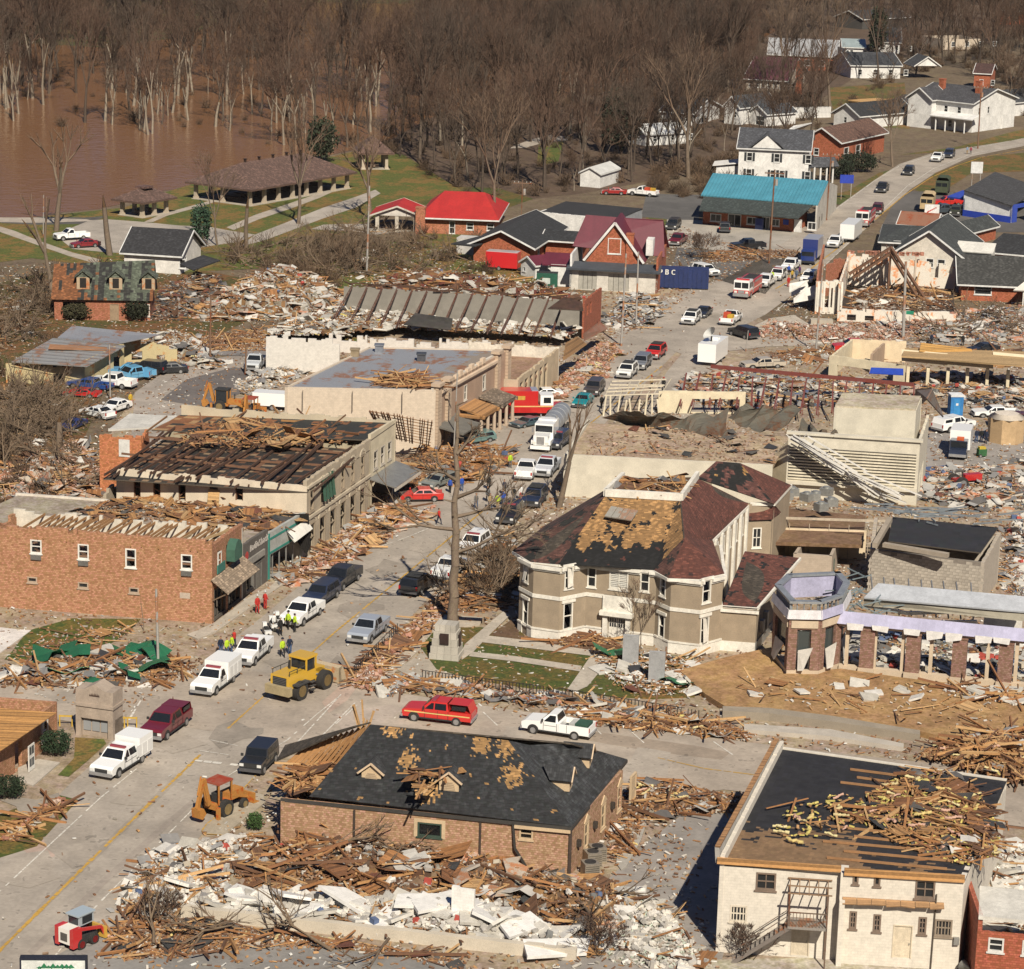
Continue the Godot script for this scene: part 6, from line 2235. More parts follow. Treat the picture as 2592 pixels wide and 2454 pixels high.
func buildings_far()->void:
	rng.seed=300
	var brick:=mt("brick",.46,.2,.12)
	var red:=mt("brick",.42,.14,.075)
	var white:=mp(.78,.77,.74)
	var dark:=mt("shingle",.075,.08,.09)
	var black:=mt("shingle",.045,.047,.052)
	var o: Node3D
	var m:=MB.new()
	# red metal roofed ranch with carport
	o=house("red_roof_house", "brick ranch house with bright red metal roof and open carport",[V(-16.52,0,-461.22),-.077,12.25,18.59],2.9,brick,[3.2,.9,mt("panel",.5,.035,.028),true,3.5],[[4.5,.1,1,2.1],[7.5,.9,1.2,1.2],[11,.9,1.2,1.2]])
	for x in [-8.0,-4.6,-1.4]:
		pb("carport_pillar",[x-.3,x+.3,0,2.8,-.6,0],mp(.6,.54,.45),o)
	roof(o,9.0,9.0,2.8,1.8,.4,mt("panel",.5,.035,.028),false,.0,TR(V(-9,0,.2)),mp(.6,.55,.48))
	gable_wall(o,TR(V(-9,0,.1)),9.0,2.8,1.7,mp(.62,.58,.52))
	chimney(o,-.4,.5,0,4.6,1.6,brick)
	# black roofed brick ranch
	o=house("brick_ranch_house", "red brick ranch house with white trimmed black roof behind the red trailer",[V(-7.3,0,-434.09),-.239,9.45,22.25],2.9,red,[2.6,1.0,black,false,.0],[],row(2,5,5,.9,1.2,1.3))
	roof(o,7,6,2.9,1.2,.5,black,true,.0,TR(V(9.5,0,-9)),white)
	pb("rear_wing",[9.8,16,0,2.9,-14.6,-9.4],red,o)
	quad_part(o, "porch_roof",[V(-11,2.9,-433.72),V(-7.04,2.9,-431.92),V(-2.78,3.6,-438.05),V(-4.73,3.6,-441.01)],.2,black)
	pb("porch_wall",[-4.5,0,0,2.7,-9,-6],mp(.55,.53,.5),o)
	# long white commercial building
	var wb:=[V(3.26,0,-466.24),-.418,14.66,22.31]
	o=thing("white_flat_building", "long white flat roofed building with dented wall behind the maroon roofed house", "building",wb[0],wb[1])
	wb[3]=12.0
	var h: float=3.52
	var t:=wall(o,Vector3.ZERO,V(wb[2],0,0),h,white,[[2.5,1.0,.9,1.2]],.1)
	window(o,t,2.5,1.0,.9,1.2,white,1,1)
	wall(o,V(wb[2],0,-.3),V(wb[2],0,-wb[3]),h,mp(.3,.31,.33))
	wall(o,V(0,0,-wb[3]),V(0,0,-.3),h,white)
	wall(o,V(wb[2],0,-wb[3]),V(0,0,-wb[3]),h,white)
	m=MB.new()
	m.slab(V(0,h-.1,-.2),V(wb[2],h-.1,-.2),V(wb[2],h+.3,-wb[3]),V(0,h+.3,-wb[3]),.2)
	part("roof",m,mp(.03,.03,.032),o)
	# brick house with maroon roof and white shop front
	var mb:=[V(7.98,0,-411.37),-.139,13.61,12.91]
	var hp: float=3.47
	o=thing("maroon_roof_house", "tall red brick gabled house with maroon metal roof above a white shop front", "house",mb[0],mb[1])
	var w: float=mb[2]
	t=wall(o,Vector3.ZERO,V(w,0,0),hp,mp(.66,.62,.55),[[1.4,.1,2.8,3.0],[6.0,.1,3.2,2.7]])
	for q in [[1.4,.1,2.8,3.0],[6.0,.1,3.2,2.7]]:
		m=MB.new()
		for k in 4:
			m.bx(q[0]+k*q[2]/4+.03,q[0]+(k+1)*q[2]/4-.03,q[1],q[1]+q[3],-.2,-.12)
		part("shutter_door",m,mp(.42,.4,.35),o,t)
	wall(o,V(w,0,0),V(w,0,-14),hp+2,red)
	wall(o,V(0,0,-14),V(0,0,0),hp+2,white)
	m=MB.new()
	m.slab(V(-.5,hp,.9),V(w+.5,hp,.9),V(w+.3,hp+.5,-3.0),V(-.3,hp+.5,-3.0),.3)
	part("shop_roof",m,mp(.06,.07,.085),o)
	var maroon:=mt("panel",.14,.025,.04)
	var gx:=w*.16
	var gw:=w*.63
	m=MB.new()
	m.side(V2([gx,hp,gx+gw,hp,gx+gw,hp+1.0,gx+gw/2,hp+6.6,gx,hp+1.0]),-9.0,-3.0)
	var gb:=part("brick_gable",m,red,o)
	window(o,TR(V(0,0,-3.0)),gx+gw/2-1.0,hp+1.9,2.0,2.4,white,2,2,true)
	m=MB.new()
	var pk:=V(gx+gw/2,hp+6.9,-2.6)
	m.slab(pk,V(gx-.5,hp+.7,-2.6),V(gx-.5,hp+.7,-12),pk+V(0,0,-9.4),.15)
	m.slab(V(gx+gw+.5,hp+.7,-2.6),pk,pk+V(0,0,-9.4),V(gx+gw+.5,hp+.7,-12),.15)
	m.slab(V(-.5,hp+2.2,-6.5),V(w+.4,hp+1.2,-6.5),V(w-.4,hp+6.2,-10.5),V(1.0,hp+6.6,-10.5),.15)
	m.slab(V(w+.4,hp+1.5,-14.5),V(-.5,hp+1.5,-14.5),V(1.0,hp+6.4,-10.5),V(w-.4,hp+6.4,-10.5),.15)
	part("maroon_roof",m,maroon,o)
	m=MB.new()
	m.bar(pk+V(0,-.1,.1),V(gx-.4,hp+.7,-2.5),.2,.35)
	m.bar(pk+V(0,-.1,.1),V(gx+gw+.4,hp+.7,-2.5),.2,.35)
	part("bargeboard",m,white,o)
	chimney(o,gx+gw*.78,-3.2,hp,hp+5.2,1.1,red)
	pb("dormer",[w*.82,w*.9,hp+1.5,hp+4,-8.0,-5.2],white,o)
	pb("side_porch",[-3.2,-.2,0,3.4,-8,-2],white,o)
	m=MB.new()
	m.slab(V(-4.6,3.3,-1.8),V(0,3.3,-1.8),V(0,4.6,-6),V(-4.6,4.6,-6),.15)
	part("side_porch_roof",m,maroon,o)
	var sh:=house("garden_shed", "small white garden shed with maroon roof beside the brick ranch",[V(.47,0,-422.32),-.899,3.64,4.91],2.2,white,[1.2,.3,maroon,false,.0],[[.5,.8,.7,.7]],[],[],null, "", "shed")
	# blue roofed office
	var ob:=[V(32.79,0,-479.85),-.378,16.97,32.1]
	o=thing("blue_roof_office", "long brick office with bright blue metal roof and dark lower awning roof", "building",ob[0],ob[1])
	w=ob[2]
	t=wall(o,Vector3.ZERO,V(w,0,0),2.9,red,[[1.4,.7,2.0,1.3],[4.7,.05,2.4,2.2],[8.2,.7,2.0,1.3],[11,.05,1.4,2.2],[12.8,.8,1.4,1.2],[17.0,.05,1.2,2.2],[19.4,.7,1.5,1.3]])
	for q in [[1.4,.7,2.0,1.3],[8.2,.7,2.0,1.3],[12.8,.8,1.4,1.2],[19.4,.7,1.5,1.3],[4.7,.05,2.4,2.2],[11,.05,1.4,2.2]]:
		window(o,t,q[0],q[1],q[2],q[3],white,2,1)
	door(o,t,17.0,1.2,2.2,white)
	wall(o,V(w,0,0),V(w,0,-8),3.0,red)
	m=MB.new()
	m.bx(10.0,11.4,0,2.0,.1,.8)
	m.col=Color(.3,.35,.7)
	m.bx(10.1,11.3,.8,1.9,.8,.83)
	part("vending_machine",m,mp(.1,.13,.3),o,t)
	pb("blue_notice",[14.9,15.9,1.2,2.1,.02,.1],mp(.03,.06,.35),o,t)
	quad_part(o, "dark_awning_roof",[V(31.81,3,-476.53),V(48.77,3,-470.15),V(51.88,4.6,-476.04),V(32.91,4.6,-482.58)],.2,mt("shingle",.07,.09,.085))
	quad_part(o, "blue_roof",[V(32.47,4.7,-483.35),V(52.68,4.7,-475.52),V(55.87,7.2,-488.6),V(35.27,7.2,-494.53)],.2,mt("panel",.09,.32,.42))
	m=MB.new()
	var inv:=o.transform.affine_inverse()
	for k in 34:
		var u:=(k+.5)/34.0
		m.bar(inv*((V(32.45,4.74,-483.07)).lerp(V(52.65,4.74,-475.25),u)),inv*((V(35.25,7.24,-494.24)).lerp(V(55.83,7.24,-488.31),u)),.08,.07)
	part("roof_seams",m,mt("panel",.075,.27,.36),o)
	var gb0:=inv*(V(52.68,4.7,-475.52))
	var gb1:=inv*(V(55.87,7.2,-488.6))
	var gd:=(gb1-gb0)*V(1,0,1)
	t=frame(gb0*V(1,0,1),gb0*V(1,0,1)+gd)
	m=MB.new()
	m.side(V2([0,0,gd.length()*2,0,gd.length()*2,4.5,gd.length(),7.0,0,4.5]),-.3,0)
	part("gable",m,mp(.55,.52,.46),o,t)
	m=MB.new()
	m.bx(2.6,3.6,0,2.1,.0,.05)
	m.bx(6.0,7.0,1.0,2.2,.0,.05)
	part("openings",m,mp(.2,.18,.16),o,t)
	# white two-storey farmhouse
	var fb:=[V(43.17,0,-535.79),-.130,13.85,18.94]
	h=6.78
	w=fb[2]
	var wr:=[[1.6,h-2.6,1.1,1.7],[7.0,h-2.6,1.1,1.7],[13.2,h-2.6,1.1,1.7],[1.6,.8,1.1,1.8],[6.4,.8,1.1,1.8],[8.2,.8,1.1,1.8],[13.2,.8,1.1,1.8]]
	o=house("white_farmhouse", "white two-storey farmhouse with black shutters and grey shingle roof",fb,h,white,[2.9,.5,mt("shingle",.12,.125,.14),true,.0],wr,row(2,2,4,h-2.6,1,1.6))
	for q in wr:
		m=MB.new()
		m.bx(q[0]-.5,q[0]-.06,q[1],q[1]+q[3],0,.06)
		m.bx(q[0]+q[2]+.06,q[0]+q[2]+.5,q[1],q[1]+q[3],0,.06)
		part("shutters",m,mp(.03,.035,.04),o)
	m=MB.new()
	m.side(V2([w*.18,h,w*.63,h,w*.4,h+2.6]),-.2,.14)
	part("front_gable",m,white,o)
	m=MB.new()
	var g1:=V(w*.4,h+2.95,.5)
	m.slab(g1,V(w*.15,h,.5),V(w*.15,h,-1.0),g1+V(0,0,-4.5),.15)
	m.slab(V(w*.65,h,.5),g1,g1+V(0,0,-4.5),V(w*.65,h,-1.0),.15)
	part("front_gable_roof",m,mt("shingle",.12,.125,.14),o)
	for k in 4:
		m=MB.new()
		m.tube(V(w+1.2+k*1.2,0,-1.0-k),V(w+1.2+k*1.2,3.4,-1.0-k),.2,.2,8)
		part("porch_column",m,white,o)
	m=MB.new()
	m.slab(V(w,3.4,0),V(w+6,3.4,-4),V(w+5,5.0,-6),V(w,5.0,-4),.2)
	part("porch_roof",m,mt("shingle",.12,.125,.14),o)
	m=MB.new()
	m.bx(-4.5,0,0,2.8,-8,-2)
	m.slab(V(-5.2,2.8,-1.5),V(0,3.5,-1.5),V(0,3.5,-8),V(-5.2,2.8,-8),.15)
	part("side_lean_to",m,white,o)
	# the others: frame,wall height,wall,roof
	o=house("brown_roof_brick_house", "brick gabled house with brown shingle roof behind the white farmhouse",[V(60.03,0,-573.26),-.543,8.13,23.08],4.2,red,[2.8,.7,mt("shingle",.2,.11,.08),false,.0],[[2.2,1.0,1.2,1.5]],row(2,2,6,.2,2.4,2.6))
	quad_part(o, "white_side_roof",[V(57.41,4,-586.46),V(61.46,4,-592.13),V(63.18,5.5,-590.48),V(59.58,4.4,-593.24)],.2,white)
	o=house("big_white_house", "large white two-storey house on the hill with dark roof, porch and red chimneys",[V(91.77,0,-638.48),-.714,16.49,18.63],6.8,white,[2.8,.6,mt("shingle",.1,.1,.11),true,.0],row(3,5,3.6,4.0,1.1,1.6)+row(2,6,4,.7,1.1,1.7),row(2,2,4,4,1,1.6))
	roof(o,6.5,7,6.8,2.6,.5,mt("shingle",.1,.1,.11),false,.0,TR(V(0,0,2.2)),white)
	m=MB.new()
	m.side(V2([0,0,6.5,0,6.5,6.8,3.25,9.2,0,6.8]),.05,2.0)
	part("front_wing",m,white,o)
	for k in 4:
		m=MB.new()
		m.tube(V(8.5+k*2.6,0,3.0),V(8.5+k*2.6,3.4,3.0),.18,.18,8)
		part("porch_column",m,white,o)
	m=MB.new()
	m.slab(V(7,3.4,3.6),V(18.5,3.4,3.6),V(18.5,4.2,0),V(7,4.2,0),.25)
	part("porch_roof",m,white,o)
	chimney(o,4,-6,8,11,1.2,red)
	chimney(o,14,-6,8,11.4,1.2,red)
	var shut:=mt("shingle",.085,.09,.1)
	house("dark_roof_house", "low dark roofed house joined to the left of the big white house",[V(85.08,0,-649.3),-.826,9.95,16.72],3.2,red,[2.4,.6,shut,true,1.5],row(3,1.5,3,.9,1,1.4))
	house("dark_roof_house", "white sided house with dark roof between the white fence and the plywood room",[V(72.91,0,-634.14),-.825,7.69,19.03],3.0,white,[2.6,.6,black,false,.0],[[3,1,1,1.4]])
	o=house("plywood_house_frame", "new yellow plywood room without a roof on the hillside",[V(80.27,0,-661.74),-.893,8.77,14.94],2.8,mt("board",.56,.32,.12),[],[[2,0,1,2.1]],[],[],null, "", "building")
	pb("plywood_deck",[-.7,9.5,2.8,3.05,-9.5,.7],mt("board",.62,.4,.18),o)
	house("white_garage", "small white gabled garage left of the long white picket fence",[V(53.08,0,-633.02),-.874,5.64,9.51],2.8,white,[1.9,.4,shut,false,.0],[[2,0,3,2.2]],[],[],null, "", "garage")
	house("white_gable_cottage", "white gabled cottage end with one small window among the bare trees",[V(47.16,0,-632.34),-.713,4.16,13.9],4.0,white,[2.6,.4,shut,false,.0],[[2.4,1.6,1.1,1.5]])
	house("white_hill_house", "white house with black roof among trees left of the gabled cottage",[V(32.13,0,-628.17),-.401,7.94,18.44],3.0,white,[2.6,.5,black,true,.0],row(3,2,4,1,1.2,1.3))
	house("white_low_house", "low white house half hidden by trees above the dark car park",[V(26.9,0,-586.73),.609,11.61,6.68],2.6,white,[1.8,.4,mp(.72,.72,.7),true,.0],row(3,2,5,.9,1,1.2))
	house("white_small_shed", "small white shed behind bare trees beside the red pickup",[V(11.58,0,-522.66),-.417,4.15,9.53],2.8,white,[1.2,.3,mp(.6,.6,.58),false,.0],[],[],[],null, "", "shed")
	o=house("maroon_hill_house", "hillside brick house with maroon roof, chimney and glazed sun porch",[V(57.79,0,-705.31),-.289,10.41,26.27],3.2,mp(.5,.43,.35),[4.6,.8,mt("panel",.13,.035,.055),true,.0],row(8,.8,1.6,1.0,1.1,1.5))
	chimney(o,14,.4,0,8.4,1.6,red)
	o=house("metal_roof_hall", "long brick hall with pale grey metal roof behind the maroon hillside house",[V(68.54,0,-763.38),-.116,19,22.96],4.2,red,[3.6,.5,mt("panel",.42,.42,.42),true,.0],row(3,10,4,1.4,1.6,1.6),[],[],null, "", "building")
	house("white_end_house", "white gabled building end joined to the right of the metal roofed hall",[V(88.08,0,-760.38),.267,4.18,10.55],4.2,white,[2.2,.4,shut,false,.0])
	o=house("white_hill_cottage", "long white cottage with dark roof and two front gables on the hillside",[V(89.52,0,-744.49),.197,14.14,16.05],3.6,white,[2.8,.5,shut,true,.0],row(4,2,4.4,.9,1.2,1.5),row(2,2,3,1,1.2,1.5))
	roof(o,7,8,3.6,2.6,.4,shut,false,.0,TR(V(18,0,1.0)),white)
	gable_wall(o,TR(V(18,0,1.0)),7,3.6,2.4,white)
	house("white_back_cottage", "white cottage with grey roof behind the long white cottage",[V(105.63,0,-821.59),-.084,7.51,23.59],3.4,white,[3.4,.5,mt("shingle",.1,.11,.12),true,.0],row(3,2,4,1,1,1.4))
	house("pale_green_cottage", "pale cottage with pale green roof left of the back cottage",[V(94.21,0,-805.49),-.063,6.22,15.79],3.0,white,[1.8,.5,mt("panel",.35,.42,.42),true,.0],row(2,2,4,1,1,1.2))
	house("beige_far_house", "long beige house with wrecked roof at the far right hillside",[V(128.6,0,-838.11),.415,13.29,12.19],3.2,mp(.55,.46,.36),[],row(4,3,5,1,1.4,1.4))
	house("brown_far_building", "large brown roofed brick building at the top right corner",[V(163.68,0,-941.95),-.278,18.3,47.05],5.0,red,[5,.8,mt("shingle",.1,.05,.045),true,.0],row(5,4,7,1.4,2,2),[],[],null, "", "building")
	house("dark_barn", "long dark roofed barn among the trees behind the back cottage",[V(111.61,0,-904.01),.739,23.8,11.82],3.4,mp(.08,.075,.07),[2.4,.5,mt("shingle",.06,.06,.065),true,.0],[],[],[],null, "", "barn")
	house("red_brick_back_house", "small red brick house right behind the big white house",[V(119.81,0,-723.41),-.269,4.26,12.71],4.5,red,[2.0,.4,mt("shingle",.12,.06,.05),true,.0],row(2,1.5,3,1.4,1,1.4))
	house("white_side_cottage", "white gabled cottage under the bare tree right of the big white house",[V(109.71,0,-662.42),-.843,6.11,15.84],3.4,white,[2.8,.4,shut,false,.0],[[2.5,1,1.2,1.5]])
	# picket fences
	for s in [["long white board fence running along the hillside above the farmhouse",V(61.69,0,-644.89),V(74.01,0,-650.31),36],["short white board fence in front of the big white house",V(108.46,0,-637.12),V(112.97,0,-637.12),14]]:
		o=thing("white_fence",s[0], "fence",s[1])
		t=frame(Vector3.ZERO,s[2]-s[1])
		var L: float=(s[2]-s[1]).length()
		var pk1:=MB.new()
		pk1.bx(0,L/s[3]-.06,0,2.4,-.06,0)
		pk1.side(V2([0,2.4,L/s[3]-.06,2.4,L/s[3]/2,2.7]),-.06,0)
		var pkm:=pk1.mesh()
		for k in s[3]:
			pm("plank",pkm,white,o,t*TR(V(k*L/s[3],0,0)))
	# white and blue shop by the road
	var sb:=[V(82.14,0,-498.19),-.747,10.48,14.75]
	o=thing("blue_white_shop", "white shop with royal blue lower band and dark gable roof by the road", "shop",sb[0],sb[1])
	w=sb[2]
	h=3.3
	wall(o,Vector3.ZERO,V(w,0,0),h,mp(.8,.8,.79),[],.0,.3, "wall",h)
	t=frame(Vector3.ZERO,V(w,0,0))
	m=MB.new()
	m.side(V2([0,h,w,h,0,4.65]),-.3,0)
	part("gable",m,mp(.8,.8,.79),o,t)
	pb("blue_band",[.0,w,0,1.2,.002,.04],mp(.012,.05,.42),o,t)
	wall(o,V(w,0,0),V(w,0,-12),h,mp(.03,.07,.4),[[2,0,3,2.6],[7,0,3,2.6]])
	wall(o,V(0,0,-12),V(0,0,0),h,mp(.03,.07,.4))
	quad_part(o, "roof",[V(82.06,4.91,-497.73),V(89.73,3.37,-490.38),V(99.6,3.37,-514.07),V(92.17,4.91,-524.24)],.25,mt("shingle",.085,.085,.09))
	m=MB.new()
	m.slab(V(-5,2.9,-2),V(0,2.9,-2),V(0,3.6,-7),V(-5,3.6,-7),.3)
	part("blue_canopy",m,mp(.02,.06,.4),o)
	# torn dark roofed houses right of the road
	o=house("white_front_gable_house", "white front gabled house with torn charcoal roof behind the church ruin",[V(59.2,0,-421.21),-.298,10.61,18.15],5.29,mp(.72,.67,.58),[4.2,.8,mt("shingle",.08,.09,.09),false,.0],[[5.0,3.6,1.2,1.4],[6.8,3.6,1.2,1.4]])
	m=MB.new()
	m.bx(9.5,14.5,4.2,6.2,-9,-3)
	m.slab(V(9.0,6.1,-2.6),V(15,6.1,-2.6),V(15,7.2,-6),V(9,7.2,-6),.15)
	part("dormer",m,mp(.7,.68,.62),o)
	house("charcoal_roof_house", "house with broad charcoal hip roof behind the church ruin",[V(61.35,0,-453.04),-.166,13.65,18.15],2.2,mp(.6,.56,.5),[1.5,.6,mt("shingle",.075,.085,.085),true,4.0],row(3,2,6,.9,1.2,1.4))
	house("small_brick_gable_house", "small brick house with white edged charcoal front gable beside the blue and white shop",[V(73.65,0,-464.37),-.615,3.94,12.15],2.4,red,[1.7,.5,mt("shingle",.08,.09,.09),false,.0])
	house("low_brick_wing", "low brick house with long black roof at the right edge",[V(77.52,0,-444.19),-.373,10,13.4],2.4,red,[2.2,.6,black,true,2.0],row(3,3,4,.7,1.6,1.2))
	o=house("torn_roof_brick_house", "brick house with patchy torn dark roof right of the church ruin",[V(68.48,0,-411.55),-.092,12.31,13.6],2.64,red,[3.4,.8,mt("shingle",.085,.085,.08),true,.0],[[2.0,1.0,2.6,1.5],[12,.8,2.4,1.6]])
	m=MB.new()
	m.slab(V(7.5,2.7,4.5),V(20,2.7,4.5),V(20,4.8,.5),V(11,4.8,.5),.2)
	part("white_porch_roof",m,mp(.74,.7,.63),o)
	for k in 3:
		pb("porch_post",[9.0+k*4,9.2+k*4,0,2.6,4.0,4.2],white,o)
	house("rusty_roof_shed", "shed with streaked rusty metal roof between the charcoal roofs and the military trucks",[V(66.28,0,-469.81),-.288,6.45,9.47],2.6,mp(.3,.2,.15),[1.6,.3,mw(.3,.14,.085),true,.0],[],[],[],null, "", "shed")


# ---------------------------------------------------------------- vehicles: front towards +x,right side towards +z
func wheels(o: Node3D,spots: Array,r: float,w: float,hub:=Color(.4,.4,.4))->void:
	var key:="wheel %.2f %.2f %s" % [r,w,hub]
	if not cache.has(key):
		var a:=MB.new()
		a.tube(V(0,0,-w/2),V(0,0,w/2),r,r,16,true)
		a.tube(V(0,0,-w/2-.02),V(0,0,w/2+.02),r*.9,r*.9,16,true)
		var b:=MB.new()
		b.tube(V(0,0,-w/2-.04),V(0,0,w/2+.04),r*.6,r*.6,12,true)
		cache[key]=[a.mesh(),b.mesh()]
	for s in spots:
		var q:=pm("wheel",cache[key][0],mt("rubber",.03,.028,.026),o,TR(V(s[0],r,s[1])))
		pm("rim",cache[key][1],mt("metal",hub.r,hub.g,hub.b),q)


func boxes(o: Node3D,list: Array)->void:  # [name,material,x0,x1,y0,y1,z0,z1]; a row that repeats a name makes another part of that name
	for b in list:
		var m:=MB.new()
		m.bx(b[2],b[3],b[4],b[5],b[6],b[7])
		part(b[0],m,b[1],o)


# a car shell: its outline from nose to tail [x,y,glass],belt line,half width; glass above the belt
func shell(o: Node3D,prof: Array,belt: float,hw: float,y0: float,body: Material,sides: Array,inset:=.2)->void:
	var m:=MB.new()
	var top:=-1.0
	for p in prof:
		top=maxf(top,p[1])
	var half:=func(y: float)->float: return hw if y<=belt else hw-inset*(y-belt)/(top-belt)
	var pts:=[]
	for i in prof.size():
		pts.append(prof[i])
		if i+1<prof.size():
			var a: float=prof[i][1]
			var b: float=prof[i+1][1]
			if (a-belt)*(b-belt)<-.0001:
				var u:=(belt-a)/(b-a)
				pts.append([lerpf(prof[i][0],prof[i+1][0],u),belt,prof[i][2]])
	var gl:=mt("glass",.012,.014,.017)
	for i in pts.size()-1:
		var p=pts[i]
		var q=pts[i+1]
		var hp: float=half.call(p[1])
		var hq: float=half.call(q[1])
		m.quad(V(p[0],p[1],-hp),V(p[0],p[1],hp),V(q[0],q[1],hq),V(q[0],q[1],-hq))
		for s in [-1.0,1.0]:
			var lo: float=y0
			var bp:=minf(p[1],belt)
			var bq:=minf(q[1],belt)
			var v:=[V(p[0],lo,s*hw*.97),V(p[0],bp,s*hw),V(q[0],bq,s*hw),V(q[0],lo,s*hw*.97)]
			if s>0:
				v.reverse()
			m.quad(v[0],v[1],v[2],v[3])
			if p[1]>belt or q[1]>belt:
				v=[V(p[0],bp,s*hw),V(p[0],p[1],s*hp),V(q[0],q[1],s*hq),V(q[0],bq,s*hw)]
				if s>0:
					v.reverse()
				m.quad(v[0],v[1],v[2],v[3])
		if p[2] and q[1] != p[1] and absf(q[1]-p[1])>.25:
			var g:=MB.new()
			var nr:=V(q[1]-p[1],p[0]-q[0],0).normalized()*.02
			if nr.y<0:
				nr=-nr
			var f:=func(u: float,z: float)->Vector3: return V(lerpf(p[0],q[0],u),lerpf(p[1],q[1],u),z)+nr
			g.quad(f.call(.08,-hp+.1),f.call(.08,hp-.1),f.call(.9,hq-.09),f.call(.9,-hq+.09))
			part("windshield" if p[0]>q[0] and q[1]>p[1] else "rear_window",g,gl,o)
	for p in [pts[0],pts[-1]]:
		m.quad(V(p[0],y0,-hw*.97),V(p[0],y0,hw*.97),V(p[0],p[1],hw),V(p[0],p[1],-hw))
	m.bx(pts[-1][0]+.05,pts[0][0]-.05,y0-.02,y0+.1,-hw*.9,hw*.9)
	part("body",m,body,o)
	for w in sides:
		for s in [-1.0,1.0]:
			var g:=MB.new()
			var ya:=belt+.05
			var yb:=top-.12
			var za: float=(half.call(ya)+.012)*s
			var zb: float=(half.call(yb)+.012)*s
			var v:=[V(w[0],ya,za),V(w[1],ya,za),V(w[1]+w[3],yb,zb),V(w[0]+w[2],yb,zb)]
			if s<0:
				v.reverse()
			g.quad(v[0],v[1],v[2],v[3])
			part("side_window",g,gl,o)


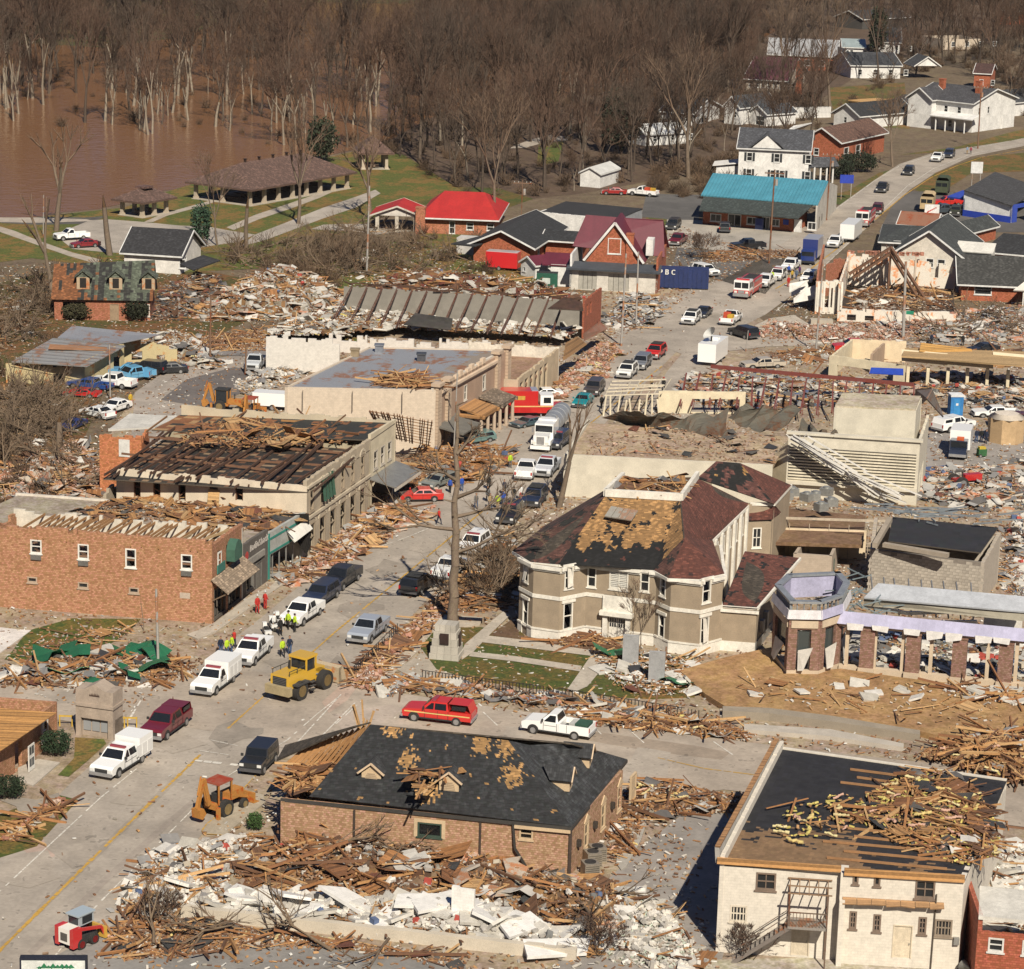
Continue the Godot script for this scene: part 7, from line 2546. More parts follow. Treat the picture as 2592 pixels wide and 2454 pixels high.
func car(kind: String,pos: Vector3,yaw: float,c: Color,label: String,category: String,opt:="")->Node3D:
	var spec:Dictionary={
		"pickup": [5.9,1.0,.4,[[2.95,.62,0],[2.95,1.0,0],[2.7,1.12,0],[1.35,1.22,1],[.62,1.86,0],[-.85,1.9,1],[-1.05,1.25,0],[-1.08,1.2,0]],[[.25,1.0,.0,-.55],[-.85,.15,.05,.0]],1.22],
		"regular": [5.8,1.0,.4,[[2.9,.62,0],[2.9,1.02,0],[2.6,1.16,0],[1.3,1.26,1],[.6,1.9,0],[-.05,1.93,1],[-.25,1.28,0],[-.28,1.2,0]],[[-.05,.98,.02,-.5]],1.24],
		"suv": [5.0,.98,.39,[[2.5,.55,0],[2.5,.98,0],[2.25,1.1,0],[1.2,1.16,1],[.5,1.78,0],[-2.2,1.8,1],[-2.48,1.1,0],[-2.5,.5,0]],[[.2,.9,.0,-.5],[-.8,.1,.0,.0],[-2.1,-.9,.15,.0]],1.12],
		"sedan": [4.7,.9,.33,[[2.35,.5,0],[2.35,.7,0],[2.1,.8,0],[1.0,.94,1],[.25,1.4,0],[-.95,1.42,1],[-1.65,1.0,0],[-2.3,.94,0],[-2.35,.45,0]],[[-.1,.75,.0,-.4],[-1.25,-.2,.3,.0]],.95],
		"jeep": [4.4,.92,.42,[[2.1,.6,0],[2.1,1.1,0],[.75,1.2,1],[.5,1.82,0],[-2.0,1.86,1],[-2.1,1.15,0],[-2.1,.6,0]],[[-.3,.5,.0,-.05],[-1.2,-.4,.0,.0],[-2.0,-1.3,.0,.0]],1.2]}
	var k: Array=spec[kind]
	var L: float=k[0]
	var hw: float=k[1]
	var r: float=k[2]
	var dirz:=V(sin(yaw),0,cos(yaw))
	var s:=signf(dirz.dot(-pos))
	var names:={"pickup": "pickup_truck", "regular": "pickup_truck", "suv": "parked_suv", "sedan": "parked_car", "jeep": "parked_jeep"}
	var o:=thing(names[kind],label,category,pos-dirz*s*hw*.85,yaw, "vehicles standing in the wrecked streets")
	var body:=my(c.r,c.g,c.b)
	var black:=mp(.03,.03,.03)
	var chrome:=mt("metal",.5,.5,.5) if c.r>.1 and kind != "jeep" else mt("metal",.16,.16,.17)
	var y0:=.45 if r>.35 else .3
	shell(o,k[3],k[5],hw,y0,body,k[4],.06 if kind=="jeep" else .2)
	var ax: float=L*.325
	wheels(o,[[ax,hw-.12],[ax,-hw+.12],[-L*.29,hw-.12],[-L*.29,-hw+.12]],r,.26)
	var m:=MB.new()
	for x in [ax,-L*.29]:
		for z in [-1.0,1.0]:
			var p:=PackedVector2Array()
			for i in 13:
				p.append(Vector2(x+cos(PI*i/12)*r*1.22,r+.02+sin(PI*i/12)*r*1.2))
			m.side(p,z*hw-.015,z*hw+.008)
	part("wheel_arch",m,black,o)
	var hx:=L/2
	var f:=.0 if kind != "jeep" else -.1
	var lh: float=k[3][1][1]
	boxes(o,[["grille",black,hx+f-.02,hx+f+.03,lh-.36,lh-.06,-hw*.55,hw*.55],["front_bumper",chrome,hx+f-.05,hx+f+.12,y0-.05,y0+.2,-hw*.98,hw*.98],["rear_bumper",chrome,-hx-.1-f,-hx+.05-f,y0-.02,y0+.2,-hw*.95,hw*.95]])
	for z in [-1.0,1.0]:
		boxes(o,[["headlight",mt("glass",.6,.6,.58),hx+f-.02,hx+f+.035,lh-.3,lh-.08,z*hw*.78-.17,z*hw*.78+.17],["taillight",mt("glass",.35,.01,.01),-hx-.03-f,-hx+.03-f,y0+.35,y0+.7,z*hw*.9-.08,z*hw*.9+.08],["mirror",body if kind=="sedan" else black,1.0,1.12,k[5]+.05,k[5]+.25,z*(hw+.12)-.1,z*(hw+.12)+.1]])
		pb("door_line",[-.9 if kind != "regular" else -.1,.95,y0+.5,y0+.52,z*hw-.01,z*hw+.006],black,o)
		for x in [1.0,-.1 if kind != "regular" else -.15,-1.0]:
			boxes(o,[["door_seam",black,x-.015,x+.015,y0+.1,k[5]-.04,z*hw-.008,z*hw+.006]])
		boxes(o,[["sill",black,-L*.22,L*.24,y0-.04,y0+.06,z*hw-.06,z*hw+.01]])
	if kind=="pickup" or kind=="regular":
		var bx0:=-1.1 if kind=="pickup" else -.3
		m=MB.new()
		m.bx(-hx,bx0,.5,.72,-hw,hw)
		for z in [-hw,hw-.1]:
			m.bx(-hx,bx0,.72,1.22,z,z+.1)
		m.bx(-hx,-hx+.1,.72,1.22,-hw+.1,hw-.1)
		m.bx(bx0-.1,bx0,.72,1.22,-hw+.1,hw-.1)
		part("cargo_bed",m,body,o)
		boxes(o,[["bed_liner",black,-hx+.1,bx0-.1,.72,.74,-hw+.1,hw-.1]])
		if "cap" in opt:
			m=MB.new()
			m.side(V2([-hx+.05,1.22,bx0,1.22,bx0+.1,1.86,-hx+.3,1.86]),-hw+.08,hw-.08)
			var cp:=part("bed_cap",m,body,o)
			for z in [-1.0,1.0]:
				pb("cap_window",[-hx+.45,bx0-.2,1.36,1.72,z*(hw-.075)-.01,z*(hw-.075)+.01],mt("glass",.012,.014,.017),cp)
		if "lid" in opt:
			boxes(o,[["bed_lid",body,-hx+.02,bx0,1.22,1.3,-hw,hw]])
		if "utility" in opt:
			boxes(o,[["utility_box",body,-hx-.3,bx0-.05,.7,2.25,-hw-.1,hw+.1]])
			for z in [-1.0,1.0]:
				for i in 3:
					boxes(o,[["locker_door",my(c.r*.85,c.g*.85,c.b*.85),-hx-.2+i*.85,-hx+.55+i*.85,.85,1.75,z*(hw+.1)-.02,z*(hw+.1)+.02]])
		if "load" in opt:
			boxes(o,[["load",mp(.6,.08,.03),bx0-1.1,bx0-.2,.74,1.75,-.8,.1],["load",mp(.62,.38,.04),bx0-1.9,bx0-.9,.74,1.6,.0,.8]])
		if "tools" in opt:
			boxes(o,[["tool_chest",mp(.03,.09,.06),bx0-2.4,bx0-1.3,.74,1.35,-.7,.7],["tool_chest",mp(.5,.5,.47),bx0-1.3,bx0-.8,.74,1.3,-.7,.6]])
	if "bar" in opt:
		var sy: float=k[3][4][1]
		boxes(o,[["light_bar",mt("glass",.25,.05,.06),.15,.45,sy+.02,sy+.16,-.65,.65]])
	if "stripe" in opt:
		for z in [-1.0,1.0]:
			boxes(o,[["side_stripe",mp(.75,.55,.2),-hx+.1,hx-.2,.86,.96,z*hw-.01,z*hw+.012]])
	if "rack" in opt:
		boxes(o,[["roof_rack",black,-1.6,.2,1.86,1.9,-.7,.7]])
	if "crush" in opt:
		o.scale=V(1,.72,1)
	return o


func vehicles()->void:
	var W:=C(.78,.78,.76)
	var K:=C(.018,.019,.022)
	var NV:=C(.02,.028,.055)
	var R:=C(.5,.025,.02)
	var MR:=C(.13,.012,.02)
	var S:=C(.3,.33,.38)
	car("pickup",V(-26.65,0,-206.63),-1.88,MR, "dark maroon pickup with matching bed cap in front of the white rescue truck", "pickup truck", "cap")
	car("pickup",V(-29.13,0,-197.89),-1.94,W, "white crew cab rescue truck with boxy lockers at the bottom left kerb", "rescue truck", "utility bar")
	car("regular",V(-23.99,0,-217.92),-1.87,W, "older white utility truck with tool lockers parked behind the maroon pickup", "utility truck", "utility bar")
	car("pickup",V(-21.62,0,-226.14),-1.81,W, "white police pickup with light bar and bed lid beside the yellow vested workers", "pickup truck", "lid bar")
	car("pickup",V(-18.17,0,-237.8),-1.91,W, "white crew pickup parked just ahead of the two dark vehicles", "pickup truck")
	car("suv",V(-16.88,0,-243.73),-1.9,NV, "dark navy vehicle parked directly behind the white crew pickup", "suv")
	car("pickup",V(-15.33,0,-249.34),-1.9,K, "black pickup last in the left kerb row before the rubble", "pickup truck", "lid")
	car("pickup",V(-11.78,0,-233.29),-1.87,S, "silver blue pickup driving towards the yellow wheel loader", "pickup truck")
	car("suv",V(-7.95,0,-247.91),1.21,K, "black wagon seen from behind driving away in the right lane", "suv", "rack")
	car("pickup",V(-5.02,0,-253.66),1.25,W, "white four door pickup seen from behind beside the tall broken tree", "pickup truck", "lid")
	car("suv",V(-2.86,0,-262.75),-1.89,W, "white sport utility with roof lights parked nose to nose with the white pickup", "suv", "bar")
	car("suv",V(.71,0,-274.75),-1.81,K, "black sport utility with light bar near the walking group", "suv", "bar")
	car("suv",V(3.29,0,-281.8),-1.79,NV, "dark blue truck parked under the large forked bare tree", "suv", "rack")
	car("pickup",V(-5.67,0,-210.54),2.89,R, "bright red fire service pickup with cap and yellow side stripe", "pickup truck", "cap bar stripe")
	car("regular",V(4.09,0,-208.13),2.8,W, "white regular cab pickup with green chests in its bed on the side street", "pickup truck", "tools")
	car("jeep",V(-18.42,0,-199.05),-1.81,K, "black soft top jeep facing the camera by the torn roof end", "jeep")
	car("suv",V(15.6,0,-348.46),-1.83,C(.72,.72,.68), "boxy white sport utility first in the queue beside the brick rubble", "suv", "rack")
	car("suv",V(17.7,0,-354.24),-1.82,C(.16,.17,.19), "grey sport utility between the boxy white one and the red one", "suv")
	car("suv",V(19.92,0,-361.46),-1.87,R, "red fire command wagon third in the queue beside the brick rubble", "suv", "rack")
	car("suv",V(26.2,0,-386.51),-1.85,W, "white sport utility at the far left of the upper crossroads", "suv", "rack")
	car("sedan",V(28.24,0,-392.16),-1.87,K, "black car tucked behind the white sport utility at the upper crossroads", "car")
	car("regular",V(32.04,0,-387.29),1.24,W, "white pickup carrying orange and yellow gear seen from behind at the crossroads", "pickup truck", "load")
	car("suv",V(31.61,0,-376.66),2.15,K, "small black hatchback turning in the upper crossroads", "suv")
	car("pickup",V(47.09,0,-368.02),-3,R, "red pickup half hidden behind the roofless cream wing", "pickup truck")
	car("pickup",V(33.64,0,-356.08),-2.82,C(.42,.37,.3), "dusty beige pickup among debris behind the red steel beam", "pickup truck", "crush")
	car("pickup",V(39.79,0,-418.97),-1.92,W, "white pickup right behind the upper red and white fire engine", "pickup truck")
	car("suv",V(42.25,0,-425.18),-1.86,W, "white sport utility with red roof light beside the standing firefighters", "suv", "bar")
	car("pickup",V(45.2,0,-434.46),-1.89,W, "white pickup in front of the blue box truck", "pickup truck")
	car("suv",V(47.03,0,-423.27),-1.87,W, "white vehicle parked beside the church ruin on the far right kerb", "suv")
	car("suv",V(67.19,0,-498.54),-1.79,C(.1,.015,.02), "dark red sport utility behind the distant fire engine", "suv")
	car("pickup",V(71.71,0,-526.85),-1.83,K, "black pickup on the verge beside the royal blue sign", "pickup truck")
	car("suv",V(80.3,0,-552.5),-1.84,K, "black sport utility parked on the far curve below bare trees", "suv")
	car("regular",V(89.56,0,-575.19),-1.89,W, "white pickup parked on the far curve of the road", "pickup truck")
	car("suv",V(93.02,0,-581.94),-1.86,NV, "dark blue vehicle just behind the white pickup on the far curve", "suv")
	car("pickup",V(81.38,0,-509.52),-2.96,R, "red pickup parked left of the blue and white shop", "pickup truck")
	car("pickup",V(79.07,0,-499.37),-2.82,C(.05,.065,.08), "slate blue pickup in front of the red pickup by the blue and white shop", "pickup truck")
	car("jeep",V(81.6,0,-497.9),-1.85,C(.05,.055,.035), "dark green army utility truck at the corner of the blue and white shop", "jeep")
	car("pickup",V(39.06,0,-452.76),-2.87,K, "black pickup across the lot in front of the blue roofed office", "pickup truck")
	car("suv",V(37.04,0,-471.98),1.48,C(.03,.035,.035), "dark sport utility nosed up to the blue roofed office door", "suv")
	car("pickup",V(28,0,-456.72),-1.88,MR, "maroon pickup at the left side of the office lot", "pickup truck")
	car("suv",V(28.03,0,-473.38),-1.82,C(.03,.03,.03), "dark pickup on the grass edge of the office lot", "suv")
	car("suv",V(29.32,0,-426.85),-.97,W, "white damaged car beside the navy container", "car")
	car("regular",V(23.12,0,-511.6),2.73,W, "white work pickup on the dark car park below the trees", "pickup truck", "load")
	car("sedan",V(17.89,0,-512.35),3.13,C(.3,.02,.02), "red car in shade left of the white work pickup", "car")
	car("regular",V(-73.82,0,-443.5),-2.6,W, "white pickup parked alone on the riverside lot", "pickup truck")
	car("sedan",V(-70.49,0,-436.52),-2.61,C(.2,.015,.02), "dark red saloon car on the riverside lot", "car")
	car("pickup",V(-51.03,0,-332.81),2.82,W, "old white pickup in front of the blue pickups by the tin shed", "pickup truck")
	car("regular",V(-49.6,0,-338.31),2.95,C(.1,.3,.5), "light blue pickup parked at the corner of the tin shed", "pickup truck")
	car("pickup",V(-48.3,0,-337.3),-2.39,C(.12,.32,.5), "blue and silver pickup with open bed right of the old white pickup", "pickup truck")
	car("pickup",V(-53.84,0,-331.71),2.75,C(.02,.06,.22), "dark blue wrecked pickup behind the red wrecked car", "pickup truck", "crush")
	car("sedan",V(-54.01,0,-327.26),2.96,C(.45,.02,.02), "red wrecked car left of the junked pickups", "car", "crush")
	car("sedan",V(-50.62,0,-316.27),2.46,W, "white saloon car parked left of the other white saloon by the fallen trees", "car")
	car("sedan",V(-47.83,0,-320.09),-2.02,W, "white saloon car beside the man in the yellow jacket", "car")
	car("suv",V(-47.76,0,-341.61),2.83,K, "black wagon parked behind the blue pickups near the torn shed end", "suv")
	car("sedan",V(-44.68,0,-342.07),-2.85,K, "black car right of the black wagon near the torn shed end", "car")
	car("regular",V(-33.28,0,-347.29),-1.67,C(.5,.52,.53), "pale pickup facing out beside the white block wall", "pickup truck")
	car("sedan",V(-51.51,0,-310.88),-1.87,C(.015,.03,.13), "dark blue car buried in branches below the white saloons", "car", "crush")
	car("sedan",V(3.93,0,-334.77),-2.92,W, "white saloon car stuck in rubble beside the red rescue truck", "car", "crush")
	car("sedan",V(9.37,0,-330.59),-1.82,C(.01,.2,.22), "teal saloon car in the middle of the road", "car")
	car("suv",V(11.02,0,-337.46),-1.79,C(.06,.05,.045), "dark brown pickup just behind the teal saloon car", "suv")
	car("pickup",V(2.47,0,-293.96),1.43,W, "white dually pickup seen from behind below the tanker lorry", "pickup truck", "lid")
	car("sedan",V(2.28,0,-318.36),-2.33,C(.05,.09,.11), "dusty dark teal car crushed behind the red rescue truck", "car", "crush")
	car("sedan",V(-5.35,0,-303.33),-2.31,C(.11,.02,.02), "crushed maroon car in rubble before the tan brick building", "car", "crush")
	car("suv",V(-3.94,0,-308.64),-2.44,C(.12,.2,.19), "crushed dusty green vehicle under beams before the tan brick building", "car", "crush")
	car("sedan",V(-9.67,0,-281.3),-2.97,C(.48,.025,.02), "bright red sports car half buried in timber at the left kerb", "car")
	car("suv",V(-7.42,0,-288.32),-2.13,C(.17,.19,.18), "grey dusty vehicle with green glass behind the red sports car", "suv", "crush")
	car("pickup",V(4.75,0,-295.52),-1.79,C(.55,.57,.6), "silver vehicle surrounded by people left of the forked bare tree", "pickup truck", "bar")
	car("suv",V(6.01,0,-308.27),-1.89,NV, "navy police car hidden behind the forked bare tree", "suv", "bar")
	car("pickup",V(54.42,0,-321.95),.68,W, "white pickup with white bed cap behind the white box trailer lot", "pickup truck", "cap")
	car("pickup",V(60.55,0,-330.11),-3.02,W, "white wrecked pickup among debris behind the capped white pickup", "pickup truck", "crush")
	car("suv",V(61.25,0,-325.02),3.06,C(.07,.012,.015), "dark maroon wagon behind the tan portable cabin", "suv")
	car("sedan",V(-10.35,0,-183.04),2.96,R, "red car buried under timber against the brick wall", "car", "crush")
	car("sedan",V(65.7,0,-370.28),-2.64,K, "black car behind the torn yellow boards at the right", "car")
	heavy()


func heavy()->void:
	var W:=my(.78,.78,.76)
	var red:=my(.46,.022,.02)
	var black:=mp(.03,.03,.03)
	var gl:=mt("glass",.015,.018,.022)
	var cr:=mt("metal",.5,.5,.5)
	var o:=Node3D.new()
	var rows:=[
		["fire_engine", "red and white fire engine with white cab at the upper crossroads", "fire engine",0,V(36.4,0,-411.13),-1.89,0],
		["fire_engine", "red and white fire engine up the road beside the blue roofed office", "fire engine",0,V(63.35,0,-485.06),-1.84,1]]
	for r in rows:
		o=thing(r[0],r[1],r[2],r[4]+V(-.9,0,.3),r[5], "fire engines on the main street")
		boxes(o,[["cab",W,1.9,4.3,1.45,2.9,-1.2,1.2],["cab_skirt",red,1.9,4.32,.55,1.45,-1.21,1.21],["pump_body",red,-4.2,1.85,.6,2.6,-1.2,1.2],["hose_bed",black,-4.0,.6,2.6,2.62,-.9,.9],["front_bumper",cr,4.3,4.75,.5,.95,-1.2,1.2],["windshield",gl,4.28,4.33,1.75,2.6,-1.08,-.06],["windshield",gl,4.28,4.33,1.75,2.6,.06,1.08],["grille",cr,4.3,4.36,1.0,1.4,-.5,.5],["headlight",mt("glass",.6,.6,.55),4.3,4.37,1.0,1.3,-1.1,-.65],["headlight",mt("glass",.6,.6,.55),4.3,4.37,1.0,1.3,.65,1.1],["light_bar",mt("glass",.4,.03,.03),3.2,3.7,2.9,3.1,-1.0,1.0]])
		for z in [-1.0,1.0]:
			boxes(o,[["side_window",gl,2.9,3.9,1.75,2.6,z*1.2-.02,z*1.2+.02],["side_window",gl,2.05,2.7,1.75,2.6,z*1.2-.02,z*1.2+.02],["side_stripe",mp(.75,.72,.65),-4.2,4.3,1.3,1.42,z*1.215-.01,z*1.215+.01],["pump_panel",cr,1.1,1.8,.8,2.3,z*1.2-.02,z*1.2+.02],["ladder",cr,-3.8,.8,2.2,2.5,z*1.2-.05,z*1.26]])
			for i in 4:
				boxes(o,[["locker_door",my(.4,.02,.02),-4.0+i*1.25,-2.9+i*1.25,.75,1.25,z*1.2-.02,z*1.2+.02]])
		wheels(o,[[2.9,1.05],[2.9,-1.05],[-2.6,1.05],[-2.6,-1.05]],.52,.34)
	# red rescue truck facing right
	o=thing("rescue_truck", "red box rescue truck with white cab parked across the portico", "fire engine",V(1.78,0,-324.26),-.43)
	o.rotation.y=.12
	boxes(o,[["rescue_body",red,-4.6,1.0,.6,3.3,-1.2,1.2],["cab",W,1.3,2.9,1.5,2.75,-1.15,1.15],["cab_skirt",red,1.0,4.1,.55,1.5,-1.15,1.15],["windshield",gl,2.88,2.93,1.75,2.55,-1.0,1.0],["front_bumper",cr,4.1,4.4,.5,.85,-1.15,1.15],["slanted_top",my(.3,.3,.36),.2,1.0,3.3,3.36,-1.1,1.1]])
	for z in [-1.0,1.0]:
		boxes(o,[["side_window",gl,1.7,2.6,1.8,2.5,z*1.15-.02,z*1.15+.02],["side_stripe",mp(.78,.5,.2),-4.6,4.0,1.32,1.46,z*1.21-.01,z*1.21+.012],["gold_lettering_panel",mp(.6,.35,.06),-1.9,-.6,2.2,2.7,z*1.2-.01,z*1.2+.012]])
		for i in 3:
			boxes(o,[["locker_door",my(.4,.02,.02),-4.4+i*1.6,-3.0+i*1.6,.75,1.25,z*1.2-.02,z*1.2+.02]])
	wheels(o,[[2.6,1.0],[2.6,-1.0],[-2.8,1.0],[-2.8,-1.0]],.52,.34,Color(.4,.02,.02))
	# white tanker lorry facing the camera
	o=thing("tanker_lorry", "white tanker lorry with bright metal tank facing the camera", "lorry",V(4.15,0,-309.96),-1.77)
	boxes(o,[["hood",W,3.0,5.0,.9,2.0,-.85,.85],["cab",W,.9,3.0,.9,3.0,-1.1,1.1],["windshield",gl,2.97,3.03,2.05,2.8,-1.0,1.0],["grille",cr,5.0,5.05,1.0,1.9,-.45,.45],["front_bumper",W,5.0,5.25,.45,.85,-1.15,1.15],["fender",W,3.3,4.8,.9,1.4,-1.15,1.15],["chassis",black,-8.0,4.8,.6,.9,-.5,.5],["sleeper",W,-.3,.9,.9,3.1,-1.1,1.1]])
	var m:=MB.new()
	m.tube(V(-8.2,2.05,0),V(-.6,2.05,0),1.15,1.15,20,true)
	for x in [-7.0,-5.2,-3.4,-1.6]:
		m.tube(V(x,2.05,0),V(x+.1,2.05,0),1.19,1.19,20,true)
	part("tank",m,mt("metal",.5,.52,.54),o)
	m=MB.new()
	for z in [-.95,.95]:
		m.tube(V(.2,1.5,z),V(.2,3.5,z),.09,.09,8,true)
	part("exhaust_stacks",m,cr,o)
	for z in [-1.0,1.0]:
		boxes(o,[["headlight",mt("glass",.6,.6,.55),4.95,5.04,1.0,1.3,z*.75-.2,z*.75+.2],["mirror",cr,2.9,3.0,1.9,2.5,z*1.35-.1,z*1.35+.1]])
	wheels(o,[[4.0,.95],[4.0,-.95],[.2,.95],[.2,-.95],[-1.0,.95],[-1.0,-.95],[-6.2,.95],[-6.2,-.95],[-7.4,.95],[-7.4,-.95]],.5,.3)
	# blue box truck,trailer,army lorries
	o=thing("box_truck", "box truck with dark blue cab and grey cargo box behind the white pickup", "box truck",V(48.51,0,-442.92),-1.83)
	boxes(o,[["cab",my(.015,.035,.16),2.0,4.2,.6,2.5,-1.1,1.1],["windshield",gl,4.17,4.23,1.6,2.3,-1.0,1.0],["cargo_box",my(.36,.36,.4),-4.0,1.8,1.0,4.0,-1.25,1.25],["box_front",my(.025,.04,.16),1.8,1.84,1.0,4.0,-1.25,1.25],["chassis",black,-3.9,2.2,.6,1.0,-.6,.6],["front_bumper",black,4.2,4.35,.5,.8,-1.1,1.1]])
	wheels(o,[[3.2,.95],[3.2,-.95],[-2.4,.95],[-2.4,-.95]],.48,.3)
	car("pickup",V(55.06,0,-458.98),-1.84,C(.78,.78,.76), "white pickup towing the white cargo trailer", "pickup truck")
	o=thing("cargo_trailer", "white enclosed cargo trailer hitched to the white pickup on the main street", "trailer",V(57.82,0,-467.25),-1.86)
	boxes(o,[["trailer_box",W,-4.0,4.0,.6,3.2,-1.25,1.25],["tow_bar",black,4.0,5.2,.45,.6,-.1,.1],["trim_rail",cr,-4.0,4.02,.6,.75,-1.27,1.27],["rear_door_frame",cr,-4.03,-4.0,.7,3.1,-1.1,1.1]])
	wheels(o,[[-.5,1.1],[-.5,-1.1],[-1.4,1.1],[-1.4,-1.1]],.36,.25)
	for r in [["tan army lorry with canvas cover parked at the roadside",V(76.49,0,-504.36),-1.79,Color(.5,.37,.2),Color(.56,.42,.24)],["dark green camouflage army lorry behind the tan one",V(82.63,0,-526.85),-1.8,Color(.06,.075,.04),Color(.05,.07,.035)]]:
		o=thing("army_lorry",r[0], "lorry",r[1],r[2])
		var c1: Color=r[3]
		var am:=mp(c1.r,c1.g,c1.b)
		c1=r[4]
		var cm:=mt("cloth",c1.r,c1.g,c1.b)
		boxes(o,[["cab",am,1.3,3.3,.9,2.7,-1.2,1.2],["windshield",gl,3.27,3.33,1.8,2.5,-1.05,-.06],["windshield",gl,3.27,3.33,1.8,2.5,.06,1.05],["front_bumper",am,3.3,3.6,.7,1.1,-1.2,1.2],["chassis",black,-3.2,3.2,.7,.95,-.6,.6],["bed",am,-3.3,1.2,1.0,1.6,-1.2,1.2]])
		m=MB.new()
		m.side(V2([-1.2,1.6,1.2,1.6,1.2,2.9,.8,3.25,-.8,3.25,-1.2,2.9]),-3.3,1.2)
		part("canvas_cover",m,cm,o,Transform3D(Basis(V(0,0,1),Vector3.UP,V(-1,0,0)),V(-2.1,0,0)))
		wheels(o,[[2.4,1.0],[2.4,-1.0],[-1.0,1.0],[-1.0,-1.0],[-2.5,1.0],[-2.5,-1.0]],.56,.36,Color(.05,.05,.04))
	# white command trailer with dish,portable box,white utility truck and ambulance
	o=thing("command_trailer", "white satellite command trailer with dish on its roof at the crossroads", "trailer",V(26.39,0,-359.27),-1.89)
	o.position+=V(.3,0,0)
	boxes(o,[["trailer_box",W,-3.4,3.2,.6,3.1,-1.25,1.25],["side_door",my(.6,.6,.6),-.5,.4,.8,2.7,1.25,1.27],["side_window",gl,1.0,1.8,1.8,2.4,1.25,1.27],["roof_unit",W,-1.6,-.6,3.1,3.35,-.5,.5],["dish_mast",black,.9,1.1,3.1,3.8,-.1,.1]])
	m=MB.new()
	m.tube(V(1.0,3.9,.0),V(1.3,4.3,.3),.15,1.0,16,false)
	part("dish",m,mp(.7,.7,.68),o)
	wheels(o,[[-.6,1.05],[-.6,-1.05]],.36,.25)
	o=thing("utility_truck", "white service truck body standing beside the long tan block wall", "utility truck",V(-29.18,0,-323.64),2.99)
	boxes(o,[["service_body",W,-1.2,2.8,.6,2.2,-1.05,1.05],["cab",W,-3.2,-1.2,.6,2.1,-1.0,1.0],["locker_line",black,.2,.25,.8,2.0,1.05,1.06]])
	wheels(o,[[.3,.95],[.3,-.95],[-2.4,.95],[-2.4,-.95]],.4,.26)
	o=thing("box_ambulance", "dark blue truck with white box body parked before the cream hall end", "ambulance",V(52.96,0,-310.61),-1.81)
	o.position+=V(-.2,0,.3)
	boxes(o,[["cab",my(.02,.03,.06),.8,2.2,.5,2.1,-1.0,1.0],["hood",my(.02,.03,.06),2.2,3.4,.5,1.25,-1.0,1.0],["windshield",gl,2.18,2.24,1.3,2.0,-.9,.9],["orange_roof_bag",mt("cloth",.6,.12,.03),1.0,1.9,2.1,2.35,-.5,.3],["patient_box",W,-3.2,.7,.7,3.0,-1.2,1.2],["front_bumper",cr,3.4,3.6,.45,.75,-1.0,1.0]])
	wheels(o,[[2.5,.9],[2.5,-.9],[-1.8,.9],[-1.8,-.9]],.4,.26)
	machines()


